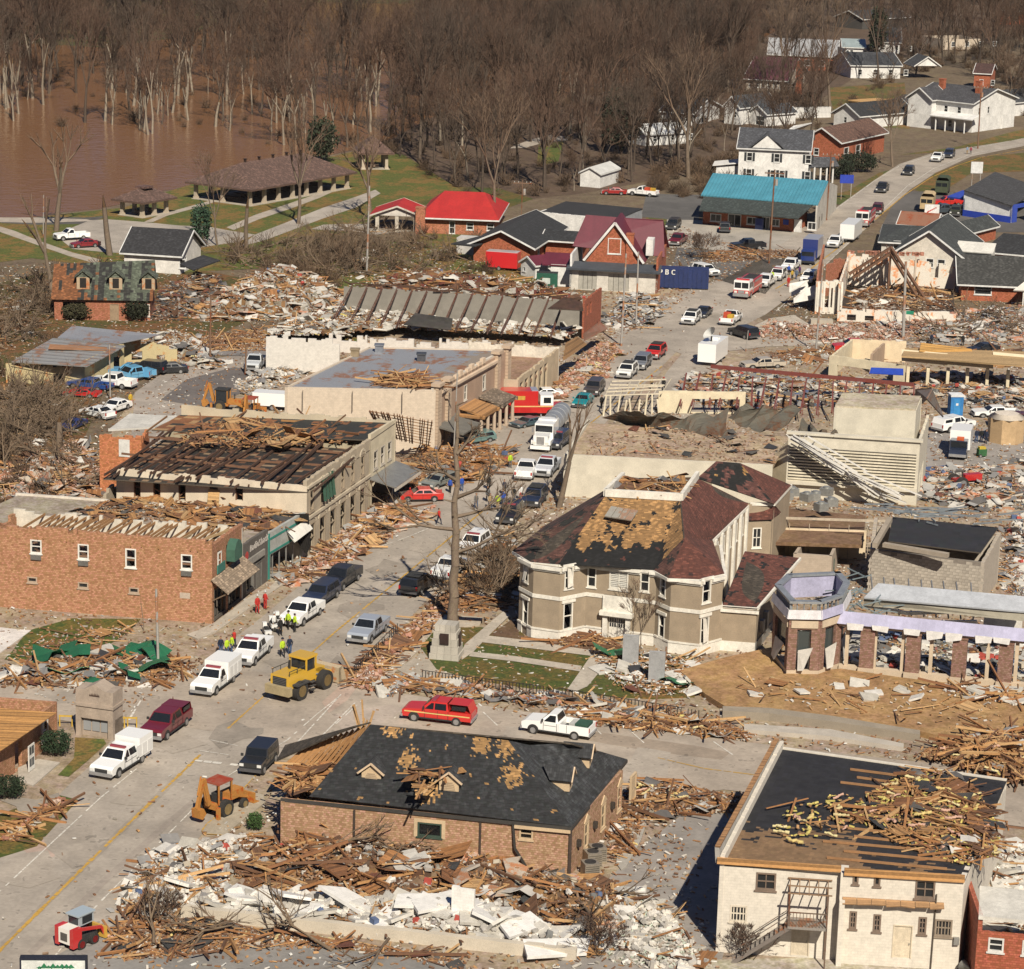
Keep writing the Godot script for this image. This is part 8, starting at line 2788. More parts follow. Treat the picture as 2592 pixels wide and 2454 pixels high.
func machines()->void:
	var yel:=my(.56,.34,.035)
	var org:=mw(.5,.22,.045)
	var black:=mp(.03,.03,.03)
	var gl:=mt("glass",.02,.025,.03)
	var dust:=mt("rubber",.16,.135,.11)
	# yellow wheel loader,bucket away from the camera
	var o:=thing("wheel_loader", "large yellow wheel loader with raised cab and dusty tyres on the street", "wheel loader",V(-17.22,0,-217.78),1.02)
	boxes(o,[["engine_hood",yel,-3.4,-.9,1.2,2.35,-.95,.95],["counterweight",mp(.4,.32,.18),-3.8,-3.3,.75,1.5,-1.25,1.25],["front_frame",yel,.4,2.2,.8,1.9,-.6,.6],["cab_base",yel,-.9,.6,1.2,2.1,-.85,.85],["cab_glass",gl,-.75,.5,2.1,3.2,-.75,.75],["cab_roof",yel,-.95,.75,3.2,3.4,-.9,.9],["exhaust",black,-1.5,-1.36,2.35,3.1,-.5,-.36],["grille",black,-3.43,-3.38,1.45,2.2,-.7,.7]])
	var m:=MB.new()
	for z in [-.85,.85]:
		for x in [-.8,.55]:
			m.bx(x-.06,x+.06,2.1,3.2,z-.06,z+.06)
	part("cab_pillars",m,yel,o)
	for k in 5:
		boxes(o,[["grille_bar",mt("metal",.2,.2,.2),-3.46,-3.43,1.5+k*.14,1.56+k*.14,-.68,.68]])
	for z in [-.5,.5]:
		m=MB.new()
		m.bar(V(.8,2.0,z),V(3.4,.9,z),.2,.4)
		part("lift_arm",m,yel,o)
	for z in [-1.2,1.2]:
		boxes(o,[["fender",mp(.05,.05,.05),-2.9,-1.1,1.45,1.6,z-.3,z+.3]])
	for z in [-.62,.62]:
		m=MB.new()
		m.tube(V(.5,1.5,z),V(2.4,1.2,z),.09,.06,6)
		part("hydraulic_ram",m,mt("metal",.5,.5,.5),o)
		m=MB.new()
		m.bar(V(-3.2,2.75,z*1.4),V(-1.0,2.75,z*1.4),.05,.05)
		for x in [-3.2,-2.1,-1.0]:
			m.bx(x-.025,x+.025,2.3,2.75,z*1.4-.025,z*1.4+.025)
		part("handrail",m,mp(.05,.05,.04),o)
		for i in 3:
			boxes(o,[["step",mp(.05,.05,.05),-.6,.0,.5+i*.35,.55+i*.35,z*1.9-.15,z*1.9+.15]])
	m=MB.new()
	m.side(V2([3.2,.15,4.3,.1,4.4,.25,3.5,.4,3.4,1.3,3.7,1.6,3.2,1.5]),-1.45,1.45)
	m.side(V2([3.2,.15,4.3,.1,3.7,1.6,3.2,1.5]),-1.45,-1.38)
	m.side(V2([3.2,.15,4.3,.1,3.7,1.6,3.2,1.5]),1.38,1.45)
	part("bucket",m,mw(.52,.42,.28),o)
	wheels(o,[[1.6,1.05],[1.6,-1.05],[-2.0,1.05],[-2.0,-1.05]],.85,.6,Color(.3,.22,.1))
	# backhoes
	for r in [["rusty orange backhoe loader with open canopy parked at the kerb by the torn roof",V(-21.02,0,-189.53),1.0,1.0],["orange backhoe digger with dark cab behind the charred roof",V(-35.19,0,-322.15),-.2,1.1],["second orange backhoe seen from behind right of the cabbed one",V(-31.72,0,-318.22),1.35,.9]]:
		o=thing("backhoe",r[0], "backhoe",r[1],r[2], "orange backhoes clearing the debris")
		boxes(o,[["engine_hood",org,.3,2.0,.9,1.55,-.45,.45],["frame",org,-1.4,.4,.7,1.1,-.6,.6],["seat",black,-.9,-.3,1.1,1.8,-.3,.3],["canopy",mw(.36,.09,.05) if r[3] != 1.1 else black,-1.3,.4,2.65,2.78,-.75,.75],["exhaust",black,1.0,1.1,1.55,2.2,-.05,.05],["stabilizer",org,-1.75,-1.5,.15,1.1,-1.1,-.85],["stabilizer",org,-1.75,-1.5,.15,1.1,.85,1.1]])
		m=MB.new()
		for x in [-1.2,.3]:
			for z in [-.68,.68]:
				m.bx(x-.05,x+.05,1.1,2.65,z-.05,z+.05)
		part("canopy_posts",m,org,o)
		if r[3]==1.1:
			boxes(o,[["cab_glass",gl,-1.15,.25,1.15,2.62,-.63,.63]])
		for s in [["boom",V(-1.6,1.1,0),V(-2.2,3.3,0),.3],["dipper_arm",V(-2.2,3.3,0),V(-2.9,1.2,0),.24]]:
			m=MB.new()
			m.bar(s[1],s[2],s[3],s[3]*1.2)
			m.tube(s[1]+V(-.25,.3,0),(s[1] as Vector3).lerp(s[2],.6)+V(-.25,.2,0),.07,.07,6)
			part(s[0],m,org,o)
		m=MB.new()
		m.side(V2([-3.1,1.2,-2.6,1.2,-2.3,.7,-2.7,.35,-3.0,.5]),-.4,.4)
		part("digging_bucket",m,org,o)
		for z in [-.4,.4]:
			m=MB.new()
			m.bar(V(.7,1.3,z),V(2.7,.6,z),.14,.25)
			part("loader_arm",m,org,o)
		m=MB.new()
		m.side(V2([2.5,.2,3.3,.15,2.7,.4,2.7,1.0,2.5,1.0]),-1.05,1.05)
		part("loader_bucket",m,org,o)
		wheels(o,[[-.6,.85],[-.6,-.85]],.7,.42,Color(.4,.3,.15))
		wheels(o,[[1.6,.8],[1.6,-.8]],.42,.28,Color(.4,.3,.15))
	# skid steer
	o=thing("skid_steer", "small red and white skid steer loader with grey cab at the bottom left", "skid steer",V(-27.73,0,-165.45),.95)
	boxes(o,[["chassis",black,-1.2,1.0,.25,.8,-.6,.6],["rear_hood",my(.75,.72,.65),-1.5,-.5,.5,1.55,-.5,.5],["side_tower",my(.45,.03,.03),-1.5,-.7,.3,1.6,-.85,-.52],["side_tower",my(.45,.03,.03),-1.5,-.7,.3,1.6,.52,.85],["cab",my(.32,.36,.38),-.6,.75,1.5,2.2,-.5,.5],["cab_roof",my(.34,.4,.44),-.75,.85,2.2,2.3,-.58,.58],["cab_glass",gl,-.63,.78,1.6,2.1,-.42,.42],["side_window",gl,-.3,.6,1.6,2.1,-.52,.52],["radiator_grille",mt("metal",.2,.19,.17),-1.53,-1.5,.7,1.25,-.3,.3]])
	for z in [-.72,.72]:
		m=MB.new()
		m.bar(V(-1.0,1.5,z),V(1.2,1.0,z),.12,.22)
		m.bar(V(1.2,1.0,z),V(1.5,.4,z),.12,.2)
		part("lift_arm",m,my(.42,.03,.03),o)
	m=MB.new()
	m.side(V2([1.4,.15,2.3,.1,1.6,.4,1.6,.95,1.4,.95]),-.9,.9)
	part("bucket",m,my(.55,.33,.06),o)
	wheels(o,[[.5,.72],[.5,-.72],[-.7,.72],[-.7,-.72]],.4,.3,Color(.3,.03,.03))
	# red trailer,navy container,portable cabin,toilets,wrecked tractor
	o=thing("red_trailer", "red enclosed trailer standing on the grass beside the brick ranch", "trailer",V(-2.42,0,-426.98),-.25)
	boxes(o,[["trailer_box",my(.5,.02,.025),-2.6,2.6,.5,3.0,-1.1,1.1],["roof",my(.5,.45,.46),-2.55,2.55,3.0,3.06,-1.05,1.05],["chassis",black,-2.5,3.4,.3,.5,-.5,.5]])
	wheels(o,[[-.4,1.0],[-.4,-1.0]],.36,.25)
	o=thing("navy_container", "navy blue waste container with white letters beside the maroon roofed house", "container",V(25.47,0,-415.17),-.05)
	boxes(o,[["shell",mp(.015,.03,.12),-4.2,4.2,.2,3.2,-1.3,1.3]])
	for k in 12:
		boxes(o,[["rib",mp(.015,.03,.11),-4.1+k*.72,-3.98+k*.72,.25,3.15,1.3,1.38]])
	letters(o,Transform3D(), "P B C",V(-3.6,2.0,1.39),1.1,mp(.75,.75,.72))
	o=thing("green_dumpster", "dark green rubbish skip with white label behind the fallen steel trusses", "dumpster",V(4.52,0,-410.37),-.05)
	boxes(o,[["bin",mp(.015,.1,.06),-1.6,1.6,.1,2.6,-1.0,1.0],["label",mp(.6,.65,.6),-.7,.5,1.1,2.0,1.0,1.02],["lid",mp(.03,.03,.03),-1.65,1.65,2.6,2.7,-1.05,.2]])
	o=thing("portable_toilet", "bright blue portable toilet with white roof behind the cream hall", "portable toilet",V(55.41,0,-331.47),.1)
	boxes(o,[["cabin",mp(.03,.2,.5),-.8,.8,.0,2.4,-.8,.8],["roof",mp(.72,.74,.75),-.85,.85,2.4,2.65,-.85,.85],["door",mp(.04,.26,.58),-.4,.4,.2,2.1,.8,.83],["door_sign",mp(.75,.75,.75),-.15,.15,1.3,1.6,.83,.84]])
	o=thing("tan_cabin", "tan eight sided portable cabin with pale roof right of the box ambulance", "cabin",V(59.36,0,-317.54))
	for i in 8:
		m=MB.new()
		var a:=TAU*(i+.5)/8
		var b:=TAU*(i+1.5)/8
		m.slab(V(2.2*cos(b),0,2.2*sin(b)),V(2.2*cos(a),0,2.2*sin(a)),V(2.2*cos(a),3.0,2.2*sin(a)),V(2.2*cos(b),3.0,2.2*sin(b)),.05)
		part("wall_panel",m,mp(.55,.38,.21),o)
	m=MB.new()
	m.tube(V(0,3.0,0),V(0,3.5,0),2.3,1.5,8,true)
	part("roof",m,mp(.7,.62,.52),o)
	o=thing("wrecked_tractor", "wrecked red tractor with torn grey sheet in the right hand debris", "tractor",V(50.83,0,-294.21),.4)
	boxes(o,[["engine_hood",my(.4,.02,.02),-.2,2.0,.9,1.6,-.4,.4],["seat_deck",my(.35,.02,.02),-1.4,-.2,.8,1.1,-.7,.7],["steering_post",black,-.4,-.3,1.1,1.9,-.05,.05]])
	wheels(o,[[-.9,.9],[-.9,-.9]],.75,.4)
	wheels(o,[[1.6,.6],[1.6,-.6]],.42,.25)
	o=thing("small_generator", "small green and yellow generator on the lot before the tan cabin", "generator",V(55.15,0,-309.12),.2)
	boxes(o,[["engine",mp(.03,.12,.04),-.5,.5,.2,1.0,-.4,.4],["tank",mp(.55,.4,.04),-.4,.4,1.0,1.25,-.3,.3]])
	wheels(o,[[-.3,.45],[-.3,-.45]],.22,.12)


# ---------------------------------------------------------------- people: one continuous skin over tapered bones,meshed as surface nets
func body(pose: int)->Array:  # [vertices,normals,which bone]
	var st:=[.06,.26,.1,.0][pose] as float   # half stride
	var arm:=[.1,.25,.5,.9][pose] as float   # how far the forearms come forward
	var P:=func(x: float,y: float,z: float)->Vector3: return V(x,y,z)
	var B:=[]  # from,to,radius,radius,stuff: 0 skin 1 jacket 2 trousers 3 boots 4 hair
	B.append([P.call(0,1.0,0),P.call(0,1.38,.01),.15,.165,1])
	B.append([P.call(0,1.45,0),P.call(0,1.56,.02),.06,.055,0])
	B.append([P.call(0,1.66,.03),P.call(0,1.7,.02),.085,.1,0])
	B.append([P.call(0,1.72,.0),P.call(0,1.74,-.03),.1,.09,4])
	B.append([P.call(0,1.66,.11),P.call(0,1.64,.135),.018,.016,0])
	for s in [-1.0,1.0]:
		var f: float=st*s
		B.append([P.call(.09*s,.95,0),P.call(.1*s,.5,f*.6+.03),.105,.07,2])
		B.append([P.call(.1*s,.5,f*.6+.03),P.call(.1*s,.1,f),.066,.05,2])
		B.append([P.call(.1*s,.06,f-.05),P.call(.11*s,.04,f+.15),.05,.04,3])
		B.append([P.call(.15*s,1.4,0),P.call(.25*s,1.12,-f*.5),.075,.055,1])
		var e: Vector3=P.call(.25*s,1.12,-f*.5)
		var h: Vector3=e+V(-.04*s,-.24*cos(arm),.24*sin(arm)-f*.2)
		B.append([e,h,.052,.04,1])
		var d:=(h-e).normalized()
		B.append([h,h+d*.07,.036,.03,0])
		for k in 4:
			B.append([h+d*.06+V(0,0,.02*k-.03),h+d*(.15-.015*absf(k-1.5))+V(-.01*s,0,.022*k-.02),.011,.009,0])
		B.append([h+V(0,0,.02),h+d*.07+V(-.01*s,0,.06),.013,.01,0])
	var c:=.03
	var lo:=V(-.42,-.03,-.45)
	var n:=Vector3i(29,64,34)
	var F:=PackedFloat32Array()
	F.resize(n.x*n.y*n.z)
	F.fill(1.0)
	for b in B:
		var a: Vector3=b[0]
		var q: Vector3=b[1]
		var r: float=maxf(b[2],b[3])+.09
		var i0:=Vector3i(((a.min(q)-Vector3.ONE*r-lo)/c).floor()).clamp(Vector3i.ZERO,n-Vector3i.ONE)
		var i1:=Vector3i(((a.max(q)+Vector3.ONE*r-lo)/c).ceil()).clamp(Vector3i.ZERO,n-Vector3i.ONE)
		var d:=q-a
		var dd:=d.length_squared()
		for z in range(i0.z,i1.z+1):
			for y in range(i0.y,i1.y+1):
				for x in range(i0.x,i1.x+1):
					var p:=lo+V(x,y,z)*c-a
					var u:=clampf(p.dot(d)/dd,0,1)
					var v: float=(p-d*u).length()-lerpf(b[2],b[3],u)
					var i:=(z*n.y+y)*n.x+x
					var w:=F[i]
					var k:=maxf(.03-absf(v-w),0)/.03
					F[i]=minf(v,w)-k*k*.0075
	var id:={}
	var V:=PackedVector3Array()
	var cells:=[1,n.x,n.x*n.y]
	for z in n.z-1:
		for y in n.y-1:
			for x in n.x-1:
				var i:=(z*n.y+y)*n.x+x
				var s:=Vector3.ZERO
				var k:=0
				for e in [[0,1,0],[0,n.x,1],[0,cells[2],2],[1,1+n.x,1],[1,1+cells[2],2],[n.x,n.x+1,0],[n.x,n.x+cells[2],2],[cells[2],cells[2]+1,0],[cells[2],cells[2]+n.x,1],[1+n.x,1+n.x+cells[2],2],[1+cells[2],1+n.x+cells[2],1],[n.x+cells[2],n.x+1+cells[2],0]]:
					var f0:=F[i+e[0]]
					var f1:=F[i+e[1]]
					if (f0<0) != (f1<0):
						var b: int=e[0]
						var o:=V(b % n.x,(b/n.x) % n.y,b/cells[2])
						o[e[2]]+=f0/(f0-f1)
						s+=o
						k+=1
				if k:
					id[i]=V.size()
					V.append(lo+(V(x,y,z)+s/k)*c)
	var m:=MB.new()
	for i in id:
		for ax in 3:
			if (F[i]<0) != (F[i+cells[ax]]<0):
				var p: int=cells[(ax+1) % 3]
				var q: int=cells[(ax+2) % 3]
				if id.has(i-p) and id.has(i-q) and id.has(i-p-q):
					if F[i]<0:
						m.quad(V[id[i-p-q]],V[id[i-q]],V[id[i]],V[id[i-p]])
					else:
						m.quad(V[id[i-p-q]],V[id[i-p]],V[id[i]],V[id[i-q]])
	var which:=[]
	for p in m.v:
		var best:=9.0
		var w:=0
		for b in B:
			var d: Vector3=b[1]-b[0]
			var u:=clampf((p-b[0]).dot(d)/d.length_squared(),0,1)
			var v: float=(p-b[0]-d*u).length()-lerpf(b[2],b[3],u)
			if v<best:
				best=v
				w=b[4]
		which.append(w)
	return [m,which]


func people()->void:
	rng.seed=400
	var poses:=[body(0),body(1),body(2),body(3)]
	var HV:=C(.45,.62,.03)
	var FR:=C(.45,.03,.02)
	var NV:=C(.015,.02,.05)
	var BK:=C(.012,.012,.013)
	var BL:=C(.02,.08,.4)
	var GY:=C(.14,.14,.14)
	var JN:=C(.05,.09,.18)
	var WH:=C(.7,.7,.68)
	var TN:=C(.35,.25,.13)
	# where,turn,pose,jacket,trousers,hat (alpha 0 is none),label
	for r in [
		[V(-23.29,0,-239.56),.5,2,FR,FR,WH, "firefighter in red gear with white helmet, left of the two by the brick shop"],
		[V(-22.7,0,-240.91),2.6,3,FR,FR,WH, "firefighter in red gear with white helmet, right of the two by the brick shop"],
		[V(-25.27,0,-226.84),.2,0,NV,JN,null, "person in dark jacket standing left of the two yellow vests"],
		[V(-24.71,0,-226.63),.8,2,HV,JN,null, "person in bright yellow jacket and jeans beside the white police pickup"],
		[V(-24.35,0,-227.43),-1.0,2,HV,JN,null, "person in yellow vest leaning at the bonnet of the white police pickup"],
		[V(-24.32,0,-228.97),1.0,0,FR,NV,null, "person in red top behind the white police pickup"],
		[V(-19.82,0,-226.82),.4,1,HV,BK,NV, "police officer in yellow vest and dark cap walking in the road"],
		[V(-19.25,0,-227.53),.1,1,NV,JN,null, "person in navy jacket with white band walking beside the yellow vested officer"],
		[V(-19.37,0,-234.16),2.0,2,HV,BK,null, "person in yellow jacket leaning over the motorcycles"],
		[V(-20.01,0,-234.91),-.6,2,HV,BK,BK, "second person in yellow jacket behind the motorcycles"],
		[V(-20.57,0,-232.98),.6,0,BK,BK,WH, "person in black with white helmet among the motorcycles"],
		[V(-21.25,0,-234.26),.9,0,WH,BK,WH, "person in white shirt and white helmet among the motorcycles"],
		[V(-3.78,0,-279.03),.3,1,GY,JN,null, "person in grey shirt walking alone towards the camera on the main street"],
		[V(-2.58,0,-282),.2,1,GY,BK,null, "person in dark grey coat walking left of the road group"],
		[V(-2.6,0,-287.37),.0,0,BK,BK,null, "person in black farther up the road above the walking group"],
		[V(-2.28,0,-279.05),.4,1,TN,JN,null, "person in tan jacket and jeans at the front of the walking group"],
		[V(-1.48,0,-279.13),2.9,0,HV,TN,null, "person in yellow vest and tan trousers within the walking group"],
		[V(-.92,0,-280.68),.2,2,BL,JN,null, "person in bright blue sweatshirt within the walking group"],
		[V(-.83,0,-285.24),.3,1,NV,BK,null, "person in navy walking behind the blue sweatshirt"],
		[V(.23,0,-282.31),3.0,0,BK,GY,null, "person in black coat beside the dark blue truck"],
		[V(1,0,-283.15),.4,0,WH,FR,null, "person in white top beside the dark blue truck"],
		[V(-7.54,0,-272.33),1.2,1,FR,NV,null, "person in red jacket walking beside the tall broken tree"],
		[V(-5.49,0,-286.27),.5,0,BL,JN,null, "person in blue jacket standing by the wrecked red sports car"],
		[V(-6.74,0,-285.36),-.5,0,BL,BK,null, "person in blue jacket behind the tall broken tree"],
		[V(-.27,0,-297.42),.3,2,HV,GY,null, "person in yellow jacket left of the white dually pickup"],
		[V(17.65,0,-341.18),.4,0,TN,BK,FR, "firefighter in tan coat with red helmet behind the cream timber skeleton"],
		[V(19.16,0,-340.3),.2,0,BK,BK,FR, "firefighter in black coat with red helmet at the road edge"],
		[V(10.9,0,-328.91),-.6,0,BK,BK,null, "person in black leaning at the cream timber skeleton"],
		[V(42.48,0,-418.6),.2,0,FR,FR,C(.6,.4,.02), "firefighter in red with yellow helmet on the far road"],
		[V(43.63,0,-424.82),.5,0,C(.5,.33,.05),BK,null, "firefighter in yellow coat beside the white sport utility"],
		[V(44.39,0,-425.58),-.4,0,C(.1,.14,.2),JN,null, "person in slate jacket beside the firefighters on the far road"],
		[V(45.19,0,-428.64),.6,0,C(.09,.02,.12),BK,null, "person in purple jacket beside the firefighters on the far road"],
		[V(45.96,0,-424.7),.0,1,C(.5,.15,.03),BK,WH, "worker in orange vest crossing the far road"],
		[V(40.33,0,-423.01),.0,0,HV,BK,null, "person in yellow vest next to the white pickup behind the fire engine"],
		[V(43.52,0,-429.2),.3,0,BL,BK,null, "person in blue jacket in the far road group"],
		[V(29.08,0,-366.76),2.0,0,BK,BK,null, "person in black beside the satellite command trailer"],
		[V(27.32,0,-371.47),.4,0,BK,NV,null, "person in black behind the satellite command trailer dish"],
		[V(28.44,0,-371),.4,0,NV,BK,null, "person in navy behind the satellite command trailer corner"],
		[V(55.64,0,-316.18),.3,0,NV,JN,null, "person in navy, left of the three beside the box ambulance"],
		[V(56.25,0,-316.25),.0,0,BK,NV,null, "person in black, middle of the three beside the box ambulance"],
		[V(56.77,0,-315.85),-.3,0,NV,NV,null, "person in navy, right of the three beside the tan cabin"],
		[V(97.05,0,-588.33),.4,0,C(.2,.28,.4),TN,null, "person in pale blue at the far road bend"],
		[V(97.76,0,-587.89),.0,0,C(.3,.05,.08),GY,null, "person in dark red at the far road bend"],
		[V(-47.07,0,-323.12),.5,0,C(.55,.36,.03),C(.5,.33,.04),null, "man in yellow work suit beside the two white saloons"],
		[V(63.14,0,-375.22),.2,0,BK,BK,null, "person in black on the side street beyond the cream wing"],
		[V(58.71,0,-375.23),.2,0,NV,BK,null, "person in navy on the side street left of the lone black figure"]]:
		var o:=thing("person",r[6], "person",r[0],r[1], "people in the streets")
		var b=poses[r[2]]
		var m: MB=b[0]
		var tint:=[C(.4,.22,.14),r[3],r[4],C(.02,.018,.015),r[5] if r[5] != null else C(.05,.03,.02)]
		var c:=PackedColorArray()
		for w in b[1]:
			c.append(tint[w])
		m.c=c
		part("figure",m,mt("cloth"),o)
		if r[5] != null:
			var h:=MB.new()
			h.col=tint[4]
			h.tube(V(0,1.74,.0),V(0,1.78,0),.16,.13,10)
			h.tube(V(0,1.78,.0),V(0,1.87,-.01),.125,.06,10,true)
			part("helmet",h,mt("plain"),o)


# ---------------------------------------------------------------- street furniture
func street_things()->void:
	rng.seed=450
	var o: Node3D
	var m: MB
	var grey:=mw(.4,.38,.35)
	var wood:=mw(.22,.13,.08)
	for r in [["grey light pole standing in debris before the brick corner building",V(-30.28,0,-223.14),7.1,0,.13],["brown timber power pole with crossarm before the blue roofed office",V(41.27,0,-440),15.5,1,.16],["grey timber pole right of the maroon roofed house",V(14.63,0,-368.45),13.0,0,.16],["pale metal pole right of the leaning timber pole at the upper crossroads",V(17.19,0,-382.31),11.0,0,.14],
			["tall pale pole beside the church front steps",V(41.71,0,-368.51),13.0,0,.15],["thick pale pole with small green street sign in front of the church ruin",V(55.26,0,-379.22),11.2,2,.24],["brown pole left of the white block ruin near the lane",V(-40.69,0,-352.41),8.5,0,.14],["short brown pole beside the pale pickup at the lane end",V(-35.02,0,-342.97),4.0,0,.14],
			["grey pole beside the old junked pickups",V(-50.03,0,-326.25),7.0,0,.1],["pole with white sign behind the blue roofed office",V(55.8,0,-488.11),12.5,1,.15],["pole in the park grass above the trussed ruin",V(-23.78,0,-419.47),14.0,0,.17],["thin pole with white broken crossarm behind the brick ranch",V(.3,0,-466.11),9.0,1,.1],["black lamp post with dish at the corner of the roofed cream wing",V(31.84,0,-367.14),3.0,0,.07],["slim metal post before the tan brick building",V(-6.83,0,-302.59),10.0,0,.09],["dark power pole beside the big white house",V(100.97,0,-598.19),14.0,1,.16],["park lamp post on the lawn beside the white pickup",V(-79.41,0,-446.49),7.0,0,.08]]:
		o=thing("utility_pole",r[0], "pole",r[1])
		m=MB.new()
		var lean:=V(rr(-.3,.3),r[2],rr(-.2,.2))
		m.tube(V(0,-.2,0),lean,r[4],r[4]*.75,8,true)
		part("shaft",m,wood if r[3]==1 or "brown" in r[0] else grey,o)
		if r[3]==1:
			m=MB.new()
			m.bar(lean+V(-1.6,-.6,0),lean+V(1.6,-.6,0),.14,.16)
			part("crossarm",m,wood,o)
			for x in [-1.4,-.7,.7,1.4]:
				m=MB.new()
				m.tube(lean+V(x,-.5,0),lean+V(x,-.28,0),.07,.05,6,true)
				part("insulator",m,mp(.5,.5,.48),o)
			m=MB.new()
			m.tube(lean+V(.35,-2.6,0),lean+V(.35,-1.6,0),.25,.25,8,true)
			part("transformer",m,grey,o)
		elif r[3]==2:
			pb("street_sign",[.2,1.3,3.6,4.1,-.03,.03],mp(.01,.22,.13),o)
	# signs
	for r in [["royal blue sign board on posts beside the white farmhouse",V(62.31,0,-514.63),2.6,1.6,3.2,C(.02,.05,.4), ""],["white square sign on a post above the blue and white shop",V(87.97,0,-520.65),2.3,2.2,5.0,C(.72,.72,.7), ""],["white sign with red swoosh above the rusty roof",V(72.82,0,-474.86),2.6,2.0,3.4,C(.72,.72,.7), "red"],["white sign board hanging on the pole right of the blue roofed office",V(56.68,0,-498.97),1.8,1.4,3.0,C(.6,.58,.45), ""]]:
		o=thing("sign",r[0], "sign",r[1],.05)
		pb("board",[-r[2]/2,r[2]/2,r[4],r[4]+r[3],-.1,.1],mp(r[5].r,r[5].g,r[5].b),o)
		m=MB.new()
		for x in [-.35,.35]:
			m.bx(x*r[2]-.06,x*r[2]+.06,0,r[4],-.06,.06)
		part("posts",m,grey,o)
		if r[6]:
			m=MB.new()
			for i in 5:
				m.quad(V(-.9+i*.35,r[4]+.5+i*.2,.11),V(-.55+i*.35,r[4]+.6+i*.2,.11),V(-.55+i*.35,r[4]+.95+i*.14,.11),V(-.9+i*.35,r[4]+.7+i*.2,.11))
			part("red_swoosh",m,mp(.45,.05,.04),o)
	# sign at the bottom edge,a green hill line over its lettering
	var s:=V(-27.96,0,-156.71)
	o=thing("bank_sign", "white street sign with green hills in a dark frame at the bottom left corner", "sign",s,.06)
	boxes(o,[["case",mp(.012,.015,.03),-2.1,2.1,.95,3.0,-.3,.28],["face",mp(.72,.74,.7),-1.98,1.98,1.05,2.87,.28,.31],["post",grey,-.2,.2,0,.95,-.15,.15]])
	m=MB.new()
	for i in 8:
		var x:=-1.1+i*.28
		m.tri(V(x,2.37,.315),V(x+.5,2.37,.315),V(x+.25,2.5+.22*absf(sin(i*1.7)),.315))
	part("green_hills",m,mp(.02,.2,.08),o)
	letters(o,Transform3D(), "Bank of the",V(-1.0,1.95,.315),.45,mp(.05,.16,.09))
	# memorial,standing slabs,bench,steps,railings
	o=thing("stone_memorial", "tapered grey stone memorial with dark plaques in front of the tall broken tree", "monument",V(-5.38,0,-227.86),-.2)
	m=MB.new()
	for k in 5:
		for i in 4:
			var w0:=1.35-k*.1
			m.col=Color(1,1,1)*rr(.8,1.05)
			m.box(V(-w0+(i+.5)*w0/2,.35+k*.66,0),V(w0/2-.02,.64,w0*1.6),Basis())
	m.bx(-1.7,1.7,0,.12,-1.4,1.4)
	part("stone_block",m,mt("stucco",.52,.48,.42),o)
	boxes(o,[["plaque",mt("metal",.08,.05,.045),-.4,.4,1.6,2.6,1.0,1.06],["plaque",mt("metal",.08,.05,.045),1.2,1.26,1.3,2.6,-.3,.4]])
	for r in [["tall grey standing stone slab, left of the two on the courthouse verge",V(10.88,0,-227.04)],["tall grey standing stone slab on round base, right of the two on the courthouse verge",V(12.98,0,-222.54)]]:
		o=thing("stone_slab",r[0], "monument",r[1],-.15)
		boxes(o,[["slab",mp(.36,.36,.36),-.7,.7,.15,2.9,-.18,.18],["plinth",mp(.42,.38,.32),-1.3,1.3,0,.2,-.9,.9]])
	o=thing("park_bench", "long slatted wooden bench table beside the tall broken tree", "bench",V(-3.47,0,-238.64),-.1)
	for k in 5:
		boxes(o,[["slat",mw(.4,.32,.22),-1.6,1.6,.75,.8,-.5+k*.2,-.34+k*.2]])
	for x in [-1.2,1.2]:
		boxes(o,[["leg",mw(.3,.24,.17),x-.06,x+.06,.05,.75,-.45,.45]])
	for r in [["black iron railing along the pavement left of the courthouse lawn",V(-13.17,0,-221.71),V(-10.05,0,-234.22),22],["black iron railing along the pavement in front of the courthouse lawn",V(-7.26,0,-221.02),V(4.3,0,-217.29),40],["black iron railing continuing right towards the retaining wall",V(4.45,0,-217.31),V(16.04,0,-212.61),40]]:
		o=thing("iron_railing",r[0], "railing",r[1])
		var t:=frame(Vector3.ZERO,r[2]-r[1])
		var L: float=(r[2]-r[1]).length()
		var bm:=MB.new()
		bm.bx(-.03,.03,.1,1.1,-.03,.03)
		var bms:=bm.mesh()
		for k in int(r[3])+1:
			if rr(0,1)>.15:
				pm("post",bms,mp(.02,.018,.018),o,t*TR(V(L*k/r[3],0,0)))
		m=MB.new()
		for y in [.3,1.08]:
			m.bx(0,L*.9,y,y+.05,-.02,.02)
		part("rails",m,mp(.02,.018,.018),o,t)
	for i in 3:
		o=thing("motorcycle",["white motorcycle nearest the white police pickup", "white motorcycle in the middle of the parked three", "black and white motorcycle farthest, by the yellow jackets"][i], "motorcycle",[V(-21.85,0,-232.86),V(-21.46,0,-234.78),V(-21.02,0,-236.18)][i],1.9, "motorcycles parked at the kerb")
		wheels(o,[[.75,.0],[-.75,.0]],.33,.14)
		boxes(o,[["engine",mt("metal",.2,.2,.2),-.3,.35,.3,.65,-.2,.2],["fairing",my(.72,.72,.7),.4,.75,.7,1.15,-.18,.18],["seat",mp(.02,.02,.02),-.6,.2,.75,.88,-.18,.18],["pannier",my(.6,.6,.58),-1.0,-.55,.45,.75,-.3,.3]])


